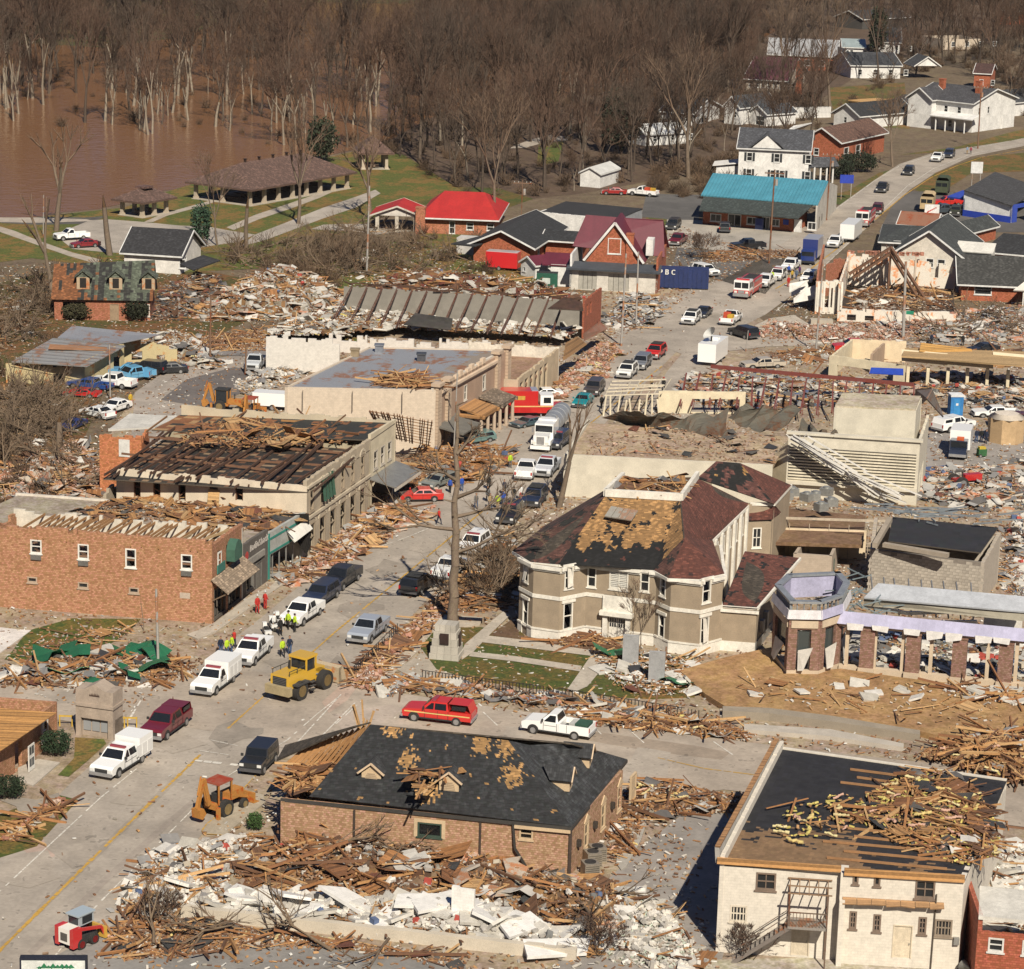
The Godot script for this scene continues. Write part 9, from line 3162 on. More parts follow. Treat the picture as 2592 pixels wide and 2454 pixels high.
# ---------------------------------------------------------------- bare winter trees,snapped trunks,evergreens and brush
func grow(tr: MB,cr: MB,p: Vector3,d: Vector3,l: float,r: float,depth: int,most: int,spread: float,snap: bool)->void:
	var into:=tr if depth<=1 else cr
	var q:=p
	var dir:=d
	for s in 2:
		var nd:=(dir+V(rr(-.15,.15),rr(.0,.12),rr(-.15,.15))).normalized()
		var e:=q+nd*l*.5
		into.tube(q,e,r*(1.0-.18*s),r*(.82-.18*s),6 if depth==0 else (4 if depth<3 else 3))
		q=e
		dir=nd
		if depth>0 and depth<most and s==0 and rr(0,1)<.7:
			grow(tr,cr,q,(dir+V(rr(-1,1),rr(-.2,.5),rr(-1,1))*spread).normalized(),l*.6,r*.5,depth+1,most,spread,snap)
	if snap and depth<2 and rr(0,1)<.75:
		tr.col=Color(.62,.46,.28)
		tr.tube(q,q+dir*l*rr(.15,.3)+V(rr(-.3,.3),0,rr(-.3,.3)),r*.62,r*.1,5)
		tr.col=Color(1,1,1)
		return
	if depth>=most:
		for k in 6:  # the finest twigs: slim blades
			var t:=(dir+V(rr(-1,1),rr(-.4,.9),rr(-1,1))*.8).normalized()
			var o:=t.cross(V(rr(-1,1),rr(-1,1),rr(-1,1))).normalized()*.022
			var at:=p.lerp(q,rr(.2,1.0))
			cr.tri(at-o,at+o,at+t*l*rr(.5,1.0))
		return
	var n:=3 if depth==0 else (3 if rr(0,1)<.5 else 2)
	for k in n:
		var a:=TAU*(k+rr(0,.6))/n
		var side:=dir.cross(V(cos(a),.3,sin(a))).normalized()
		grow(tr,cr,q,(dir+side*spread*rr(.5,1.2)).normalized(),l*rr(.62,.85),r*.62,depth+1,most,spread,snap)


func tree_kind(seed_at: int,h: float,r: float,most: int,spread: float,snap:=false)->Array:
	rng.seed=seed_at
	var tr:=MB.new()
	var cr:=MB.new()
	grow(tr,cr,V(0,-.3,0),V(rr(-.08,.08),1,rr(-.08,.08)).normalized(),h*.36,r,0,most,spread,snap)
	if cr.v.size()==0:
		cr.tri(V(0,h*.3,0),V(.05,h*.3,0),V(.4,h*.4,.2))
	return [tr.mesh(),cr.mesh()]


func put_tree(kind: Array,at: Vector3,s: float,label: String,group: String,bark: Material,twig: Material,called:="bare_tree")->Node3D:
	var o:=thing(called,label, "tree",at,rr(0,TAU),group)
	o.scale=V(s,s*rr(.9,1.15),s)
	pm("trunk",kind[0],bark,o)
	pm("crown",kind[1],twig,o)
	return o


func bush(called: String,label: String,category: String,at: Vector3,size: Vector3,c: Color,n: int,leaf: float)->void:
	var o:=thing(called,label,category,at)
	var m:=MB.new()
	for i in n:
		var u:=V(rr(-1,1),rr(-1,1),rr(-1,1))
		if u.length()>1.0 or u.length()<.35:
			u=u.normalized()*rr(.6,1.0)
		u *= .8+.35*nz(u.x*2+at.x,u.z*2+u.y*3)
		var p:=V(u.x*size.x,size.y*(.52+.5*u.y),u.z*size.z)
		var a:=V(rr(-1,1),rr(-1,1),rr(-1,1)).normalized()*leaf
		var b:=a.cross(V(rr(-1,1),rr(-1,1),rr(-1,1))).normalized()*leaf
		m.col=c*rr(.75,1.25)
		m.tri(p-a,p+b,p+a)
	var f:=part("foliage",m,mt("cloth"),o)
	f.set_meta("kind", "stuff")
	m=MB.new()
	for k in 4:
		m.tube(V(0,-.1,0),V(rr(-.4,.4)*size.x,size.y*.7,rr(-.4,.4)*size.z),.05+size.y*.01,.02,5)
	part("stem",m,mt("bark",.12,.08,.06),o)


func trees()->void:
	var kinds:=[tree_kind(1,21,.36,5,.42),tree_kind(2,23,.4,5,.36),tree_kind(3,18,.3,5,.5),tree_kind(4,20,.32,5,.34),tree_kind(5,16,.26,5,.55),tree_kind(6,14,.2,5,.75),tree_kind(7,25,.3,4,.25),tree_kind(8,12,.16,5,.45)]
	var snapped:=[tree_kind(11,18,.4,3,.3,true),tree_kind(12,15,.34,3,.35,true),tree_kind(13,20,.36,4,.28,true)]
	var barks:=[mt("bark",.11,.082,.064),mt("bark",.15,.115,.09),mt("bark",.36,.31,.25)]
	var twigs:=[mt("bark",.135,.082,.056),mt("bark",.12,.085,.064),mt("bark",.16,.098,.07)]
	rng.seed=500
	var woods:=[
		["bare tree standing in the brown flood water of the left hand wood",V2([-120.35,-572.46,-108.32,-597.04,-91.76,-578.86,-78.86,-581.74,-67.03,-595.3,-53.27,-570.03,-38.82,-566.44,-32.69,-592.07,-31.24,-654.17,-43.78,-737.35,-62.11,-791.9,-91.88,-816.12,-101.48,-749.58,-131.55,-726.66,-153.89,-734.45]),.0135],
		["bare tree in the dense brown wood between the flood and the red roofed house",V2([-39.31,-558.13,-31.42,-569.7,-21.69,-546.02,-12.34,-510.42,-.52,-502.08,11.29,-514.96,23.86,-532.84,34.01,-549.75,46.35,-589.05,56.1,-687.19,67.88,-783.14,85.21,-930.32,114.3,-1211,-3.92,-1160.49,-25.92,-1006.25,-31.78,-785.05,-31.24,-654.17,-35.03,-593.36]),.013],
		["bare tree on the upper hillside above the farm houses",V2([66.06,-797.93,85.21,-930.32,114.3,-1211,264.41,-1352.63,181.94,-921.11,149.28,-891.48,117.91,-910.49,88.27,-854.36]),.009],
		["bare tree among the hillside houses at the upper right",V2([41.5,-551.27,55.2,-675.46,67.44,-727.1,79.73,-664.79,127.32,-903.68,181.94,-921.11,132.25,-661.19,119.12,-658.1,128.49,-800.3,106.6,-750.84,75.12,-669.15,61.18,-579.41]),.007],
		["dark tree on the wooded far bank across the flood water",V2([-177.23,-803.05,-142.37,-787.02,-120.97,-783.8,-107,-825.36,-94.01,-911.63,-69.27,-975.25,-22.03,-1002.64,-19.1,-1154.01,-233.78,-1062.3]),.02]]
	var near:=[]
	var far:=[]
	for i in woods.size():
		var w: PackedVector2Array=woods[i][1]
		var lo:=w[0]
		var hi:=w[0]
		for p in w:
			lo=lo.min(p)
			hi=hi.max(p)
		var n:=int((hi.x-lo.x)*(hi.y-lo.y)*woods[i][2])
		for k in n:
			var p:=Vector2(rr(lo.x,hi.x),rr(lo.y,hi.y))
			if Geometry2D.is_point_in_polygon(p,w):
				near.append([p,i])
	near.sort_custom(func(a,b): return a[0].y>b[0].y)
	for k in near.size():
		var p: Vector2=near[k][0]
		var i: int=near[k][1]
		var y:=.0
		if k<270 or (i==3 and k<300):
			var sn:=i==0 and rr(0,1)<.42
			put_tree(snapped[k % 3] if sn else kinds[(k*5+k/7) % 8],V(p.x,y,p.y),rr(.55,1.1), "tall trunk snapped by the storm, its pale splintered top showing above the flooded wood" if sn else woods[i][0], "snapped trunks in the flooded wood" if sn else "bare trees of the brown woods",barks[2 if i==0 and k % 5<3 else [0,1,0,2,1,0,0][k % 7]],twigs[k % 3], "snapped_tree" if sn else "bare_tree")
		else:
			if i==4:
				y=clampf((-905.0-maxf(0,p.x+160)*.6-p.y)*.28,0,60)-1.0
			far.append([Transform3D(Basis(Vector3.UP,rr(0,TAU)).scaled(Vector3.ONE*rr(.6,1.1)),V(p.x,y,p.y)),k % 8,rr(.65,1.25)])
	for j in 8:
		for h in 2:
			var list:=[]
			var tint:=[]
			for f in far:
				if f[1]==j:
					list.append(f[0])
					tint.append(Color(1,1,1)*f[2])
			if list.size():
				scatter("bare_woodland",kinds[j][h],barks[j % 2] if h==0 else twigs[j % 3],list,tint)
	# low brush under the woods
	var bt:=MB.new()
	rng.seed=520
	for k in 40:
		var d:=V(rr(-1,1),rr(.3,1.2),rr(-1,1)).normalized()
		bt.bar(V(rr(-.5,.5),0,rr(-.5,.5)),d*rr(.8,1.8),.03,.03)
	var bmesh:=bt.mesh()
	var list:=[]
	var tint:=[]
	for w in [[woods[1][1],1300],[woods[3][1],420],[V2([23.11,-540.01,47.65,-576.55,52.26,-553.45,36.55,-507.75,24.17,-515.4]),120],[V2([-21.99,-450.03,-12.99,-468.12,-2.02,-453.45,8.93,-425.15,-11.33,-415,-34.58,-404.71,-40.25,-431.61]),45],[V2([-49.79,-248.39,-46.25,-265.45,-47.54,-293.48,-54.18,-305.06,-61.81,-304.15]),40],[V2([-40.51,-417.23,-26.29,-449.3,-19.89,-425.25,-29.28,-396.98,-39.09,-387.3]),40],[V2([-48.08,-437.38,-27.68,-453.58,-22.42,-424.57,-43.85,-411.51]),40],[V2([-5.18,-246.45,-3.88,-249.55,-1.6,-259.75,-.21,-265.84,.71,-265.26,.61,-249.99,-2.74,-243.78]),16],[woods[0][1],60],[V2([-81.79,-397.37,-71.19,-416.94,-61.46,-428.1,-62.19,-400.42,-59.6,-348.01,-67.85,-328.17]),30]]:
		for k in w[1]:
			var t:=spot(w[0])
			list.append(Transform3D(Basis(V(rr(-1,1),rr(-1,1),rr(-1,1)).normalized(),rr(0,1.2)).scaled(Vector3.ONE*rr(.7,1.9)),V(t.x,.1,t.y)))
			tint.append(Color(.17,.11,.068)*rr(.5,1.3))
	scatter("undergrowth",bmesh,mt("bark"),list,tint)
	# single trees
	rng.seed=530
	var o:=thing("broken_street_tree", "very tall broken trunk with a few torn limbs beside the stone memorial", "tree",V(-5.07,0,-236.73))
	var tm:=MB.new()
	var cm:=MB.new()
	var at:=V(0,-.2,0)
	for k in 14:
		var to:=V(rr(-.12,.16),1.5*(k+1),rr(-.15,.1))
		tm.tube(at,to,.48-.026*k+(.12 if k==0 else rr(0,.04)),.47-.028*k,9)
		if k>3:
			var side:=V(rr(-1,1),rr(.1,.6),rr(-1,1)).normalized()
			tm.tube(to,to+side*rr(.5,1.3),.12,.05,5,true)
		at=to
	for s in [[9.4,V(-1,.12,.2),6.0],[7.2,V(1,.28,.2),7.0],[12.4,V(.7,.4,.3),4.0],[14.0,V(-.5,.3,.5),3.0],[10.6,V(.8,.1,-.4),5.0],[16.5,V(.6,.6,0),2.4]]:
		grow(tm,cm,V(.05,s[0],0),(s[1] as Vector3).normalized(),s[2]*.55,.2,1,4,.55,false)
	part("trunk",tm,mt("bark",.26,.2,.15),o)
	part("crown",cm,mt("bark",.24,.18,.13),o)
	for r in [["large forked bare tree with stripped limbs beside the dark blue truck",V(5.06,0,-280.58),31,14.0,.36,3],["thin bare sapling growing by the brick corner building",V(-32.92,0,-233.18),32,7.5,.05,3],["small leafless sapling beside the courthouse door",V(11.92,0,-231.47),33,6.0,.06,4],
			["stripped tree left of the white pickup on the riverside lot",V(-78.22,0,-452.33),34,20.0,.5,3],["stripped forked tree behind the white gabled house",V(-65.77,0,-430.08),35,21.0,.55,3],["leaning broken trunk before the long pavilion",V(-44.71,0,-438.83),36,19.0,.45,2],["thin bare tree right of the small evergreen",V(-49.83,0,-442.43),37,14.0,.2,4],["torn bare tree right of the long pavilion",V(-38.54,0,-467.13),38,17.0,.36,4],["stripped trunk with hanging rag beside the green roofed house",V(-68.79,0,-393.85),39,17.0,.4,2],
			["stripped tree among fallen branches by the blue car",V(-51.94,0,-299.9),40,9.0,.5,3],["bare park tree at the lane corner beside the carport",V(-26.45,0,-475.36),41,16.0,.4,4],["stripped tree beside the navy container",V(25.88,0,-417.57),42,9.0,.4,3],["bare tree in front of the big white house",V(77.73,0,-564.33),43,13.0,.3,5],["bare round tree right of the big white house",V(119.63,0,-666.64),44,16.0,.35,5],["tall bare tree left of the white farmhouse",V(33.57,0,-539.47),45,24.0,.5,5],["bare tree in front of the white flat building roof",V(-4.11,0,-469.27),46,20.0,.35,5],["bare tree behind the dark car park",V(65.7,0,-684.54),47,22.0,.4,5],["tall bare tree before the long white cottage",V(76.05,0,-671.35),48,22.0,.4,5]]:
		var k:=tree_kind(r[2],r[3],r[4],r[5],.42,r[5]<4)
		put_tree(k,r[1],1.0,r[0], "",mt("bark",.24,.185,.14),mt("bark",.22,.15,.105))
	rng.seed=540
	for r in [["dark leafless bush in the debris at the lower left",V(-22.91,0,-168.99),51,2.6],["brown leafless bush at the foot of the iron stair",V(16.6,0,-165.58),52,2.8],["dark leafless bush at the end of the low concrete wall",V(6.45,0,-165.47),53,3.0],["bare shrub before the blue roofed office end",V(30.13,0,-441.41),54,5.0],["second bare shrub before the blue roofed office end",V(31.29,0,-443.35),55,5.0],["bare flowering shrub in front of the white farmhouse",V(54.67,0,-538.57),56,5.0]]:
		var tr:=MB.new()
		var cr:=MB.new()
		rng.seed=r[2]
		for k in 7:
			grow(tr,cr,V(rr(-.3,.3),0,rr(-.3,.3)),V(rr(-.8,.8),1,rr(-.8,.8)).normalized(),r[3]*.34,.03,1,4,.6,false)
		o=thing("bare_bush",r[0], "bush",r[1])
		part("trunk",tr,mt("bark",.1,.07,.05),o)
		part("crown",cr,mt("bark",.12,.075,.055),o)
	bush("evergreen_tree", "small green evergreen standing beside the riverside lot", "tree",V(-52.24,0,-440.23),V(2.2,8.0,2.2),C(.035,.075,.04),1500,.28)
	bush("evergreen_tree", "dark evergreen between the long pavilion and the flood", "tree",V(-40.37,0,-545.41),V(4.0,10.0,4.0),C(.035,.045,.022),1700,.4)
	bush("evergreen_tree", "large dark evergreen behind the white low house", "tree",V(21.18,0,-572.23),V(6.0,15.0,6.0),C(.02,.027,.014),2200,.5)
	bush("evergreen_tree", "narrow dark evergreen beside the back cottage on the hillside", "tree",V(103.71,0,-801.71),V(3.4,17.0,3.4),C(.025,.035,.016),1800,.5)
	bush("evergreen_shrub", "dark green shrubs right of the white farmhouse porch", "shrub",V(63.76,0,-542.92),V(4.5,4.5,3.0),C(.02,.03,.014),1500,.3)
	bush("evergreen_shrub", "dark green shrub below the brown roofed brick house", "shrub",V(69.45,0,-554.52),V(5.0,4.5,3.0),C(.022,.03,.014),1500,.3)
	bush("evergreen_shrub", "dark shrub under the porch of the big white house", "shrub",V(107.79,0,-642.17),V(3.0,6.0,3.0),C(.02,.028,.015),1200,.35)
	bush("evergreen_shrub", "clipped dark green yew beside the white door of the brick office", "shrub",V(-35.31,0,-200.54),V(1.6,2.3,1.4),C(.025,.05,.02),2200,.1)
	bush("evergreen_shrub", "dark green hedge at the left edge beside the brick office", "shrub",V(-37.38,0,-191.23),V(1.8,1.9,1.4),C(.02,.036,.014),2200,.1)
	bush("evergreen_shrub", "bright green shrub at the left corner of the black roofed brick building", "shrub",V(-18.2,0,-186.16),V(.8,1.5,.8),C(.05,.1,.025),1000,.09)
	bush("evergreen_shrub", "round dark shrub before the window of the green roofed house", "shrub",V(-53.87,0,-376.64),V(2.4,3.4,2.0),C(.03,.035,.016),1600,.2)
	bush("evergreen_shrub", "brown green shrub left of the green roofed house door", "shrub",V(-62.43,0,-376.06),V(2.6,2.6,2.0),C(.06,.055,.025),1400,.2)


func spot(w: PackedVector2Array)->Vector2:
	var lo:=w[0]
	var hi:=w[0]
	for p in w:
		lo=lo.min(p)
		hi=hi.max(p)
	for k in 200:
		var p:=Vector2(rr(lo.x,hi.x),rr(lo.y,hi.y))
		if Geometry2D.is_point_in_polygon(p,w):
			return p
	return w[0]


# ---------------------------------------------------------------- storm debris
func piece(kind: String,v: int)->Array:  # [mesh,material] of one variant of a kind of wreckage
	var key:=kind+str(v)
	if cache.has(key):
		return cache[key]
	var keep:=rng.state
	rng.seed=900+v*31+kind.hash() % 1000
	var m:=MB.new()
	var w: Color=WOOD[v % 5]
	var mat:=mt("board",w.r,w.g,w.b)
	match kind:
		"plank":
			m.bx(-rr(.8,2.1),rr(.8,2.1),0,.06,-.065,.065)
		"beam":
			m.bx(-rr(1.8,3.2),rr(1.8,3.2),0,.18,-.06,.06)
		"board_panel":
			m.slab(V(-1.3,0,.7),V(1.0,.05,.8),V(1.3,0,-.7),V(-1.0,.1,-.8),.05)
		"block":
			for k in 3:
				m.box(V(rr(-.16,.16),.12,rr(-.14,.14)),V(.44,.22,.26),Basis(V(rr(-1,1),1,rr(-1,1)).normalized(),rr(0,3)))
			mat=mp([.66,.54,.42,.62,.33][v % 5],[.63,.51,.39,.58,.31][v % 5],[.58,.46,.35,.51,.28][v % 5])
		"white_slab":
			m.slab(V(-.9,0,.5),V(.8,0,.7),V(1.0,.1,-.6),V(-.7,.05,-.8),.2)
			mat=mp(.72-.06*v,.69-.06*v,.63-.06*v)
		"brick_chunk":
			for k in 4:
				m.box(V(rr(-.14,.14),.1,rr(-.12,.12)),V(.34,.2,.26),Basis(V(rr(-1,1),1,rr(-1,1)).normalized(),rr(0,3)))
			mat=mp([.4,.46,.36,.5,.3][v % 5],[.2,.28,.17,.36,.14][v % 5],[.14,.21,.11,.28,.09][v % 5])
		"metal_sheet":
			for i in 4:
				m.slab(V(-1.2+i*.6,.2*sin(i*1.9+v),.6),V(-.6+i*.6,.2*sin(i*1.9+1.9+v),.6),V(-.6+i*.6,.2*sin(i*1.9+1.9+v),-.6),V(-1.2+i*.6,.2*sin(i*1.9+v),-.6),.03)
			mat=mt("panel",[.36,.5,.24,.14,.6][v % 5],[.35,.48,.23,.13,.57][v % 5],[.33,.44,.22,.12,.52][v % 5])
		"insulation":
			for k in 5:
				m.tube(V(-.5+k*.2,.06,rr(-.1,.1)),V(-.27+k*.2,.09,rr(-.1,.1)),rr(.06,.13),rr(.06,.13),6,true)
			mat=mt("cloth",[.62,.64,.58,.56,.66][v % 5],[.52,.5,.36,.46,.57][v % 5],[.17,.2,.27,.24,.3][v % 5])
		"felt_scrap":
			m.slab(V(-.7,0,.5),V(.6,.1,.6),V(.8,0,-.5),V(-.5,.15,-.4),.03)
			mat=mp([.04,.06,.03,.1,.14][v % 5],[.04,.055,.03,.09,.05][v % 5],[.04,.05,.035,.08,.03][v % 5])
		"household_scrap":
			m.box(V(0,.2,0),V(.5,.36,.36),Basis(V(1,1,0).normalized(),.5))
			mat=mp([.42,.1,.5,.2,.6][v % 5],[.07,.14,.44,.2,.57][v % 5],[.05,.25,.34,.19,.5][v % 5])
		"wall_section":
			m.slab(V(-2.2,.1,.9),V(1.4,.25,1.1),V(2.3,.3,-.4),V(-1.7,.1,-1.0),.2)
			mat=mt("block",.72,.7,.66)
		"stud_frame":
			for k in 5:
				m.bx(-1.2+k*.6,-1.12+k*.6,0,.1,-.9,.9)
			m.bx(-1.25,1.35,.0,.09,-.98,-.9)
			m.bx(-1.25,1.0,.0,.09,.9,.98)
			m.bx(-1.2,.2,.1,.13,-.7,rr(.0,.7))
		"branch":
			grow(m,m,V(-1.6,.1,0),V(1,.1,rr(-.3,.3)).normalized(),2.6,.13,1,3,.6,false)
			mat=mt("bark",.26-.02*v,.19-.015*v,.13-.01*v)
		"torn_wall":
			m.slab(V(-1.4,0,.6),V(-.1,.1,1.0),V(.5,.15,.2),V(-.9,0,-.7),.16)
			m.slab(V(.5,.15,.2),V(1.5,.1,.5),V(.9,0,-.9),V(-.9,0,-.7),.16)
			mat=mw([.66,.5,.6,.42,.55][v % 5],[.62,.44,.46,.38,.5][v % 5],[.55,.36,.38,.33,.4][v % 5])
		"green_sheet":
			for i in 5:
				m.slab(V(-2+i*.9,.4+.35*sin(i*1.3+v),.8),V(-1.1+i*.9,.4+.35*sin(i*1.3+1.3+v),.8),V(-1.1+i*.9,.5+.35*sin(i*1.3+1.3+v),-.8),V(-2+i*.9,.5+.35*sin(i*1.3+v),-.8),.03)
			mat=mt("metal",.05,.27,.13)
	rng.state=keep
	cache[key]=[m.mesh(),mat]
	return cache[key]


# a heap over a ground outline: pieces that can be told apart are parts,the crumbs are one part of loose stuff on a low mound
func heap(label: String,w: PackedVector2Array,y0: float,h: float,what: Dictionary,small: int,tones: Array,category:="debris pile")->void:
	var c:=Vector2.ZERO
	for p in w:
		c+=p/w.size()
	var o:=thing("debris_pile",label,category,V(c.x,y0,c.y))
	var lift:=func(p: Vector2)->float:
		var d:=99.0
		for i in w.size():
			d=minf(d,p.distance_to(Geometry2D.get_closest_point_to_segment(p,w[i],w[(i+1) % w.size()])))
		return h*smoothstep(.0,1.5+h*1.4,d)*(.5+.75*absf(nz(p.x,p.y,.7)))
	for kind in what:
		for k in what[kind]:
			var p:=spot(w)
			var q: Array=piece(kind,rng.randi() % 5)
			var flat_bits: bool=kind in ["plank", "beam", "board_panel", "metal_sheet", "felt_scrap", "white_slab"]
			var b:=Basis(Vector3.UP,rr(0,TAU))*Basis(Vector3.RIGHT,rr(-.35,.35))*Basis(Vector3.BACK,rr(-.22,.22) if rr(0,1)<.9 or not flat_bits else rr(-.9,.9))
			pm(kind,q[0],q[1],o,Transform3D(b.scaled_local(Vector3.ONE*rr(.65,1.2)),V(p.x-c.x,float(lift.call(p))+rr(.03,.22),p.y-c.y)))
	if h>.3:
		var lo:=w[0]
		var hi:=w[0]
		for p in w:
			lo=lo.min(p)
			hi=hi.max(p)
		var st:=clampf((hi.x-lo.x)/40.0,.4,1.0)
		var m:=MB.new()
		for i in int((hi.x-lo.x)/st)+1:
			for j in int((hi.y-lo.y)/st)+1:
				var z:=[]
				for k in [[0,1],[1,1],[1,0],[0,0]]:
					var p:=lo+Vector2(i+k[0],j+k[1])*st
					if Geometry2D.is_point_in_polygon(p,w):
						z.append(V(p.x-c.x,float(lift.call(p))+.25*nz(p.x,p.y,5)*minf(h,1),p.y-c.y))
				if z.size()==4:
					m.col=tones[rng.randi() % tones.size()]*rr(.5,.8)
					m.quad(z[0],z[1],z[2],z[3])
		if m.v.size():
			part("rubble_mound",m,mt("ground"),o).set_meta("kind", "stuff")
	if small:
		crumbs("loose_rubble",w,small,tones,lift,o,c)


func crumbs(called: String,w: PackedVector2Array,n: int,tones: Array,lift: Callable,o: Node3D,c: Vector2)->void:
	if not cache.has("crumb"):
		var m:=MB.new()
		m.box(Vector3.ZERO,V(.42,.06,.11))
		cache["crumb"]=m.mesh()
	var list:=[]
	var tint:=[]
	for k in int(n*1.35):
		var p:=spot(w)
		if o==self and Geometry2D.is_point_in_polygon(p,cache["road"]) and rr(0,1)<.94:
			continue
		var b:=Basis(V(rr(-1,1),3,rr(-1,1)).normalized(),rr(0,TAU))
		list.append(Transform3D(b.scaled_local(V(rr(.3,1.0)*(1.7 if rr(0,1)<.15 else 1.0),rr(.6,2.0),rr(.4,1.6))),V(p.x-c.x,float(lift.call(p))+rr(.03,.15),p.y-c.y)))
		tint.append((tones[rng.randi() % tones.size()] as Color)*rr(.7,1.15))
	scatter(called,cache["crumb"],mt("plain"),list,tint,o)


func debris()->void:
	rng.seed=600
	cache["road"]=V2([-37.14,-172.2,-35.94,-178.91,-33.32,-194.07,-32.14,-199.13,-31.28,-209.86,-25.37,-225.28,-22.88,-236.84,-17.3,-258.85,-10.63,-283.88,-7.08,-296.93,7.7,-344.1,13.09,-368.32,22.36,-396.47,45.51,-456.2,70.84,-540.67,121.84,-619.09,118.3,-600.19,76.7,-530.35,53.78,-451.28,36.49,-390.49,30.63,-353.57,15.36,-332.89,7.7,-304.77,-1.98,-268.09,-8.8,-240.57,-12.41,-220.76,-6.45,-215.86,13.66,-208.57,43.35,-200.29,41.69,-191.44,17.09,-197.11,8.16,-193.14,-17.26,-204.82,-19.24,-197.18,-21.82,-185.65,-25.61,-168.64,-27.26,-159.6,-33.69,-155.4])
	var brown:=[WOOD[0],WOOD[1],WOOD[2],WOOD[4],C(.3,.2,.13),C(.5,.46,.4)]
	var pale:=[C(.72,.7,.65),C(.55,.52,.47),WOOD[0],WOOD[1],WOOD[2],C(.4,.36,.3)]
	var bricks:=[C(.42,.23,.16),C(.5,.33,.25),C(.33,.17,.11),C(.55,.45,.36),WOOD[1],C(.6,.55,.5)]
	var mixed:=[C(.7,.69,.66),C(.34,.33,.31),WOOD[0],WOOD[1],C(.12,.1,.09),C(.5,.44,.36),C(.36,.33,.29),C(.2,.16,.13),C(.44,.38,.3),C(.25,.1,.08),C(.1,.15,.24)]
	var wall1:=thing("concrete_footing", "low pale concrete footing wall along the front of the collapsed shop", "wall",V(-21.75,0,-171.32))
	wall_at(wall1,V(-21.65,0,-169.97),V(5.07,0,-164.67),.9,mt("stucco",.62,.55,.45),[],.1,.5)
	var stub:=thing("white_wall_stub", "upright white block wall stub standing in the collapsed shop rubble", "ruined wall",V(-3.31,0,-170.04))
	wall_at(stub,V(-3.31,0,-170.04),V(-1.78,0,-169.61),2.9,mt("block",.72,.7,.66),[],.4)
	heap("great heap of brown timber from the collapsed shop below the black roofed brick building",V2([-19.52,-177.93,-17.35,-181.73,-14.54,-185.37,-12.21,-185.9,-8.2,-184.8,-1.34,-182.9,4.71,-178.53,7.38,-178.23,9.75,-173.97,7.89,-169.91,5.18,-168.26,1.06,-171.84,-2.69,-174.66,-7.62,-173.38,-11.27,-172.51,-15.14,-174.41]),.0,1.7, {"plank": 190, "beam": 60, "board_panel": 30, "stud_frame": 22, "torn_wall": 12, "branch": 10, "block": 40, "felt_scrap": 24, "metal_sheet": 14, "household_scrap": 16},2600,brown)
	heap("band of broken white wall slabs and blocks along the concrete footing",V2([-20.94,-171.84,-18.75,-173.22,-15.12,-174.1,-11.27,-172.51,-7.6,-173.07,-3.68,-174.28,-1.43,-173.5,1.68,-170.68,5.18,-167.67,5.02,-165.37,-2.51,-167.16,-11.06,-169.5,-16.07,-171.11]),.3,.9, {"wall_section": 16, "white_slab": 100, "block": 150, "plank": 24, "felt_scrap": 10, "household_scrap": 8},900,pale)
	heap("white and grey rubble at the street end of the collapsed shop",V2([-26.31,-171.46,-25.96,-175.86,-25.05,-181.17,-23.35,-182.99,-20.81,-183.52,-18.39,-185.44,-17.5,-183.08,-18.94,-178.29,-19.28,-174.43,-21.45,-171.8,-22.91,-169.88,-25.32,-169.72]),.0,.9, {"block": 110, "plank": 70, "white_slab": 20, "metal_sheet": 22, "beam": 16, "household_scrap": 8},1500,pale)
	heap("pale green and grey rubble at the alley end of the collapsed shop",V2([8.12,-177.64,9.86,-176.8,12.12,-171.69,13.02,-168.2,14.09,-164.29,9.36,-163.92,7.03,-164.94,5.9,-167.72,7.67,-170.79]),.0,.7, {"block": 120, "plank": 22, "board_panel": 8, "white_slab": 16},1200,[C(.5,.56,.46),C(.45,.43,.38),C(.6,.56,.5),C(.36,.3,.24)])
	heap("long strip of splintered planks on the lower parking lot",V2([-25.87,-168.49,-24.12,-169.8,-21.67,-169.67,-17.92,-168.74,-9.57,-166.68,-2.46,-164.31,-2.55,-163.19,-9.5,-165.54,-15.22,-165.72,-16.94,-165.04,-20.91,-163.65,-24.32,-162.86,-25.91,-165.58]),.0,.35, {"plank": 120, "beam": 20, "felt_scrap": 24, "insulation": 8, "branch": 8},1700,brown)
	heap("pile of dark brown boards on the left kerb near the hedge",V2([-36.05,-182.74,-36.11,-185.87,-34.39,-189.61,-33.51,-191.53,-32.53,-189.75,-34.62,-184.93,-35.09,-182.47]),.0,.5, {"plank": 40, "beam": 16, "brick_chunk": 8},260,brown)
	heap("tangle of timber and bent green metal sheets on the left lawn edge",V2([-43.71,-220,-40.38,-224.73,-36.98,-226.04,-33.62,-226.85,-30.36,-226.13,-27.04,-223.42,-27.21,-220.96,-29.58,-217.89,-36.12,-216.85,-43.08,-216.72]),.0,.7, {"plank": 110, "beam": 30, "green_sheet": 9, "metal_sheet": 22, "white_slab": 14, "felt_scrap": 20},1200,brown)
	heap("loose planks scattered over the green lawn at the left",V2([-43.68,-226.45,-40.73,-231.39,-34.76,-234.63,-33.72,-233.11,-36.67,-226.07,-42.51,-223.54]),.02,.05, {"plank": 26, "board_panel": 3},260,brown)
	heap("long bank of brick and timber along the left kerb below the stone fronted building",V2([-22.43,-250.15,-20.1,-257.88,-17.65,-268.82,-14.82,-277.69,-12.61,-283.18,-10.23,-277.45,-8.03,-279.91,-9.33,-273.92,-11.85,-267.7,-15.68,-258.33,-17.97,-253.05,-21.02,-247.88]),.0,.9, {"plank": 150, "beam": 34, "board_panel": 22, "stud_frame": 12, "torn_wall": 14, "brick_chunk": 60, "metal_sheet": 18},2200,bricks)
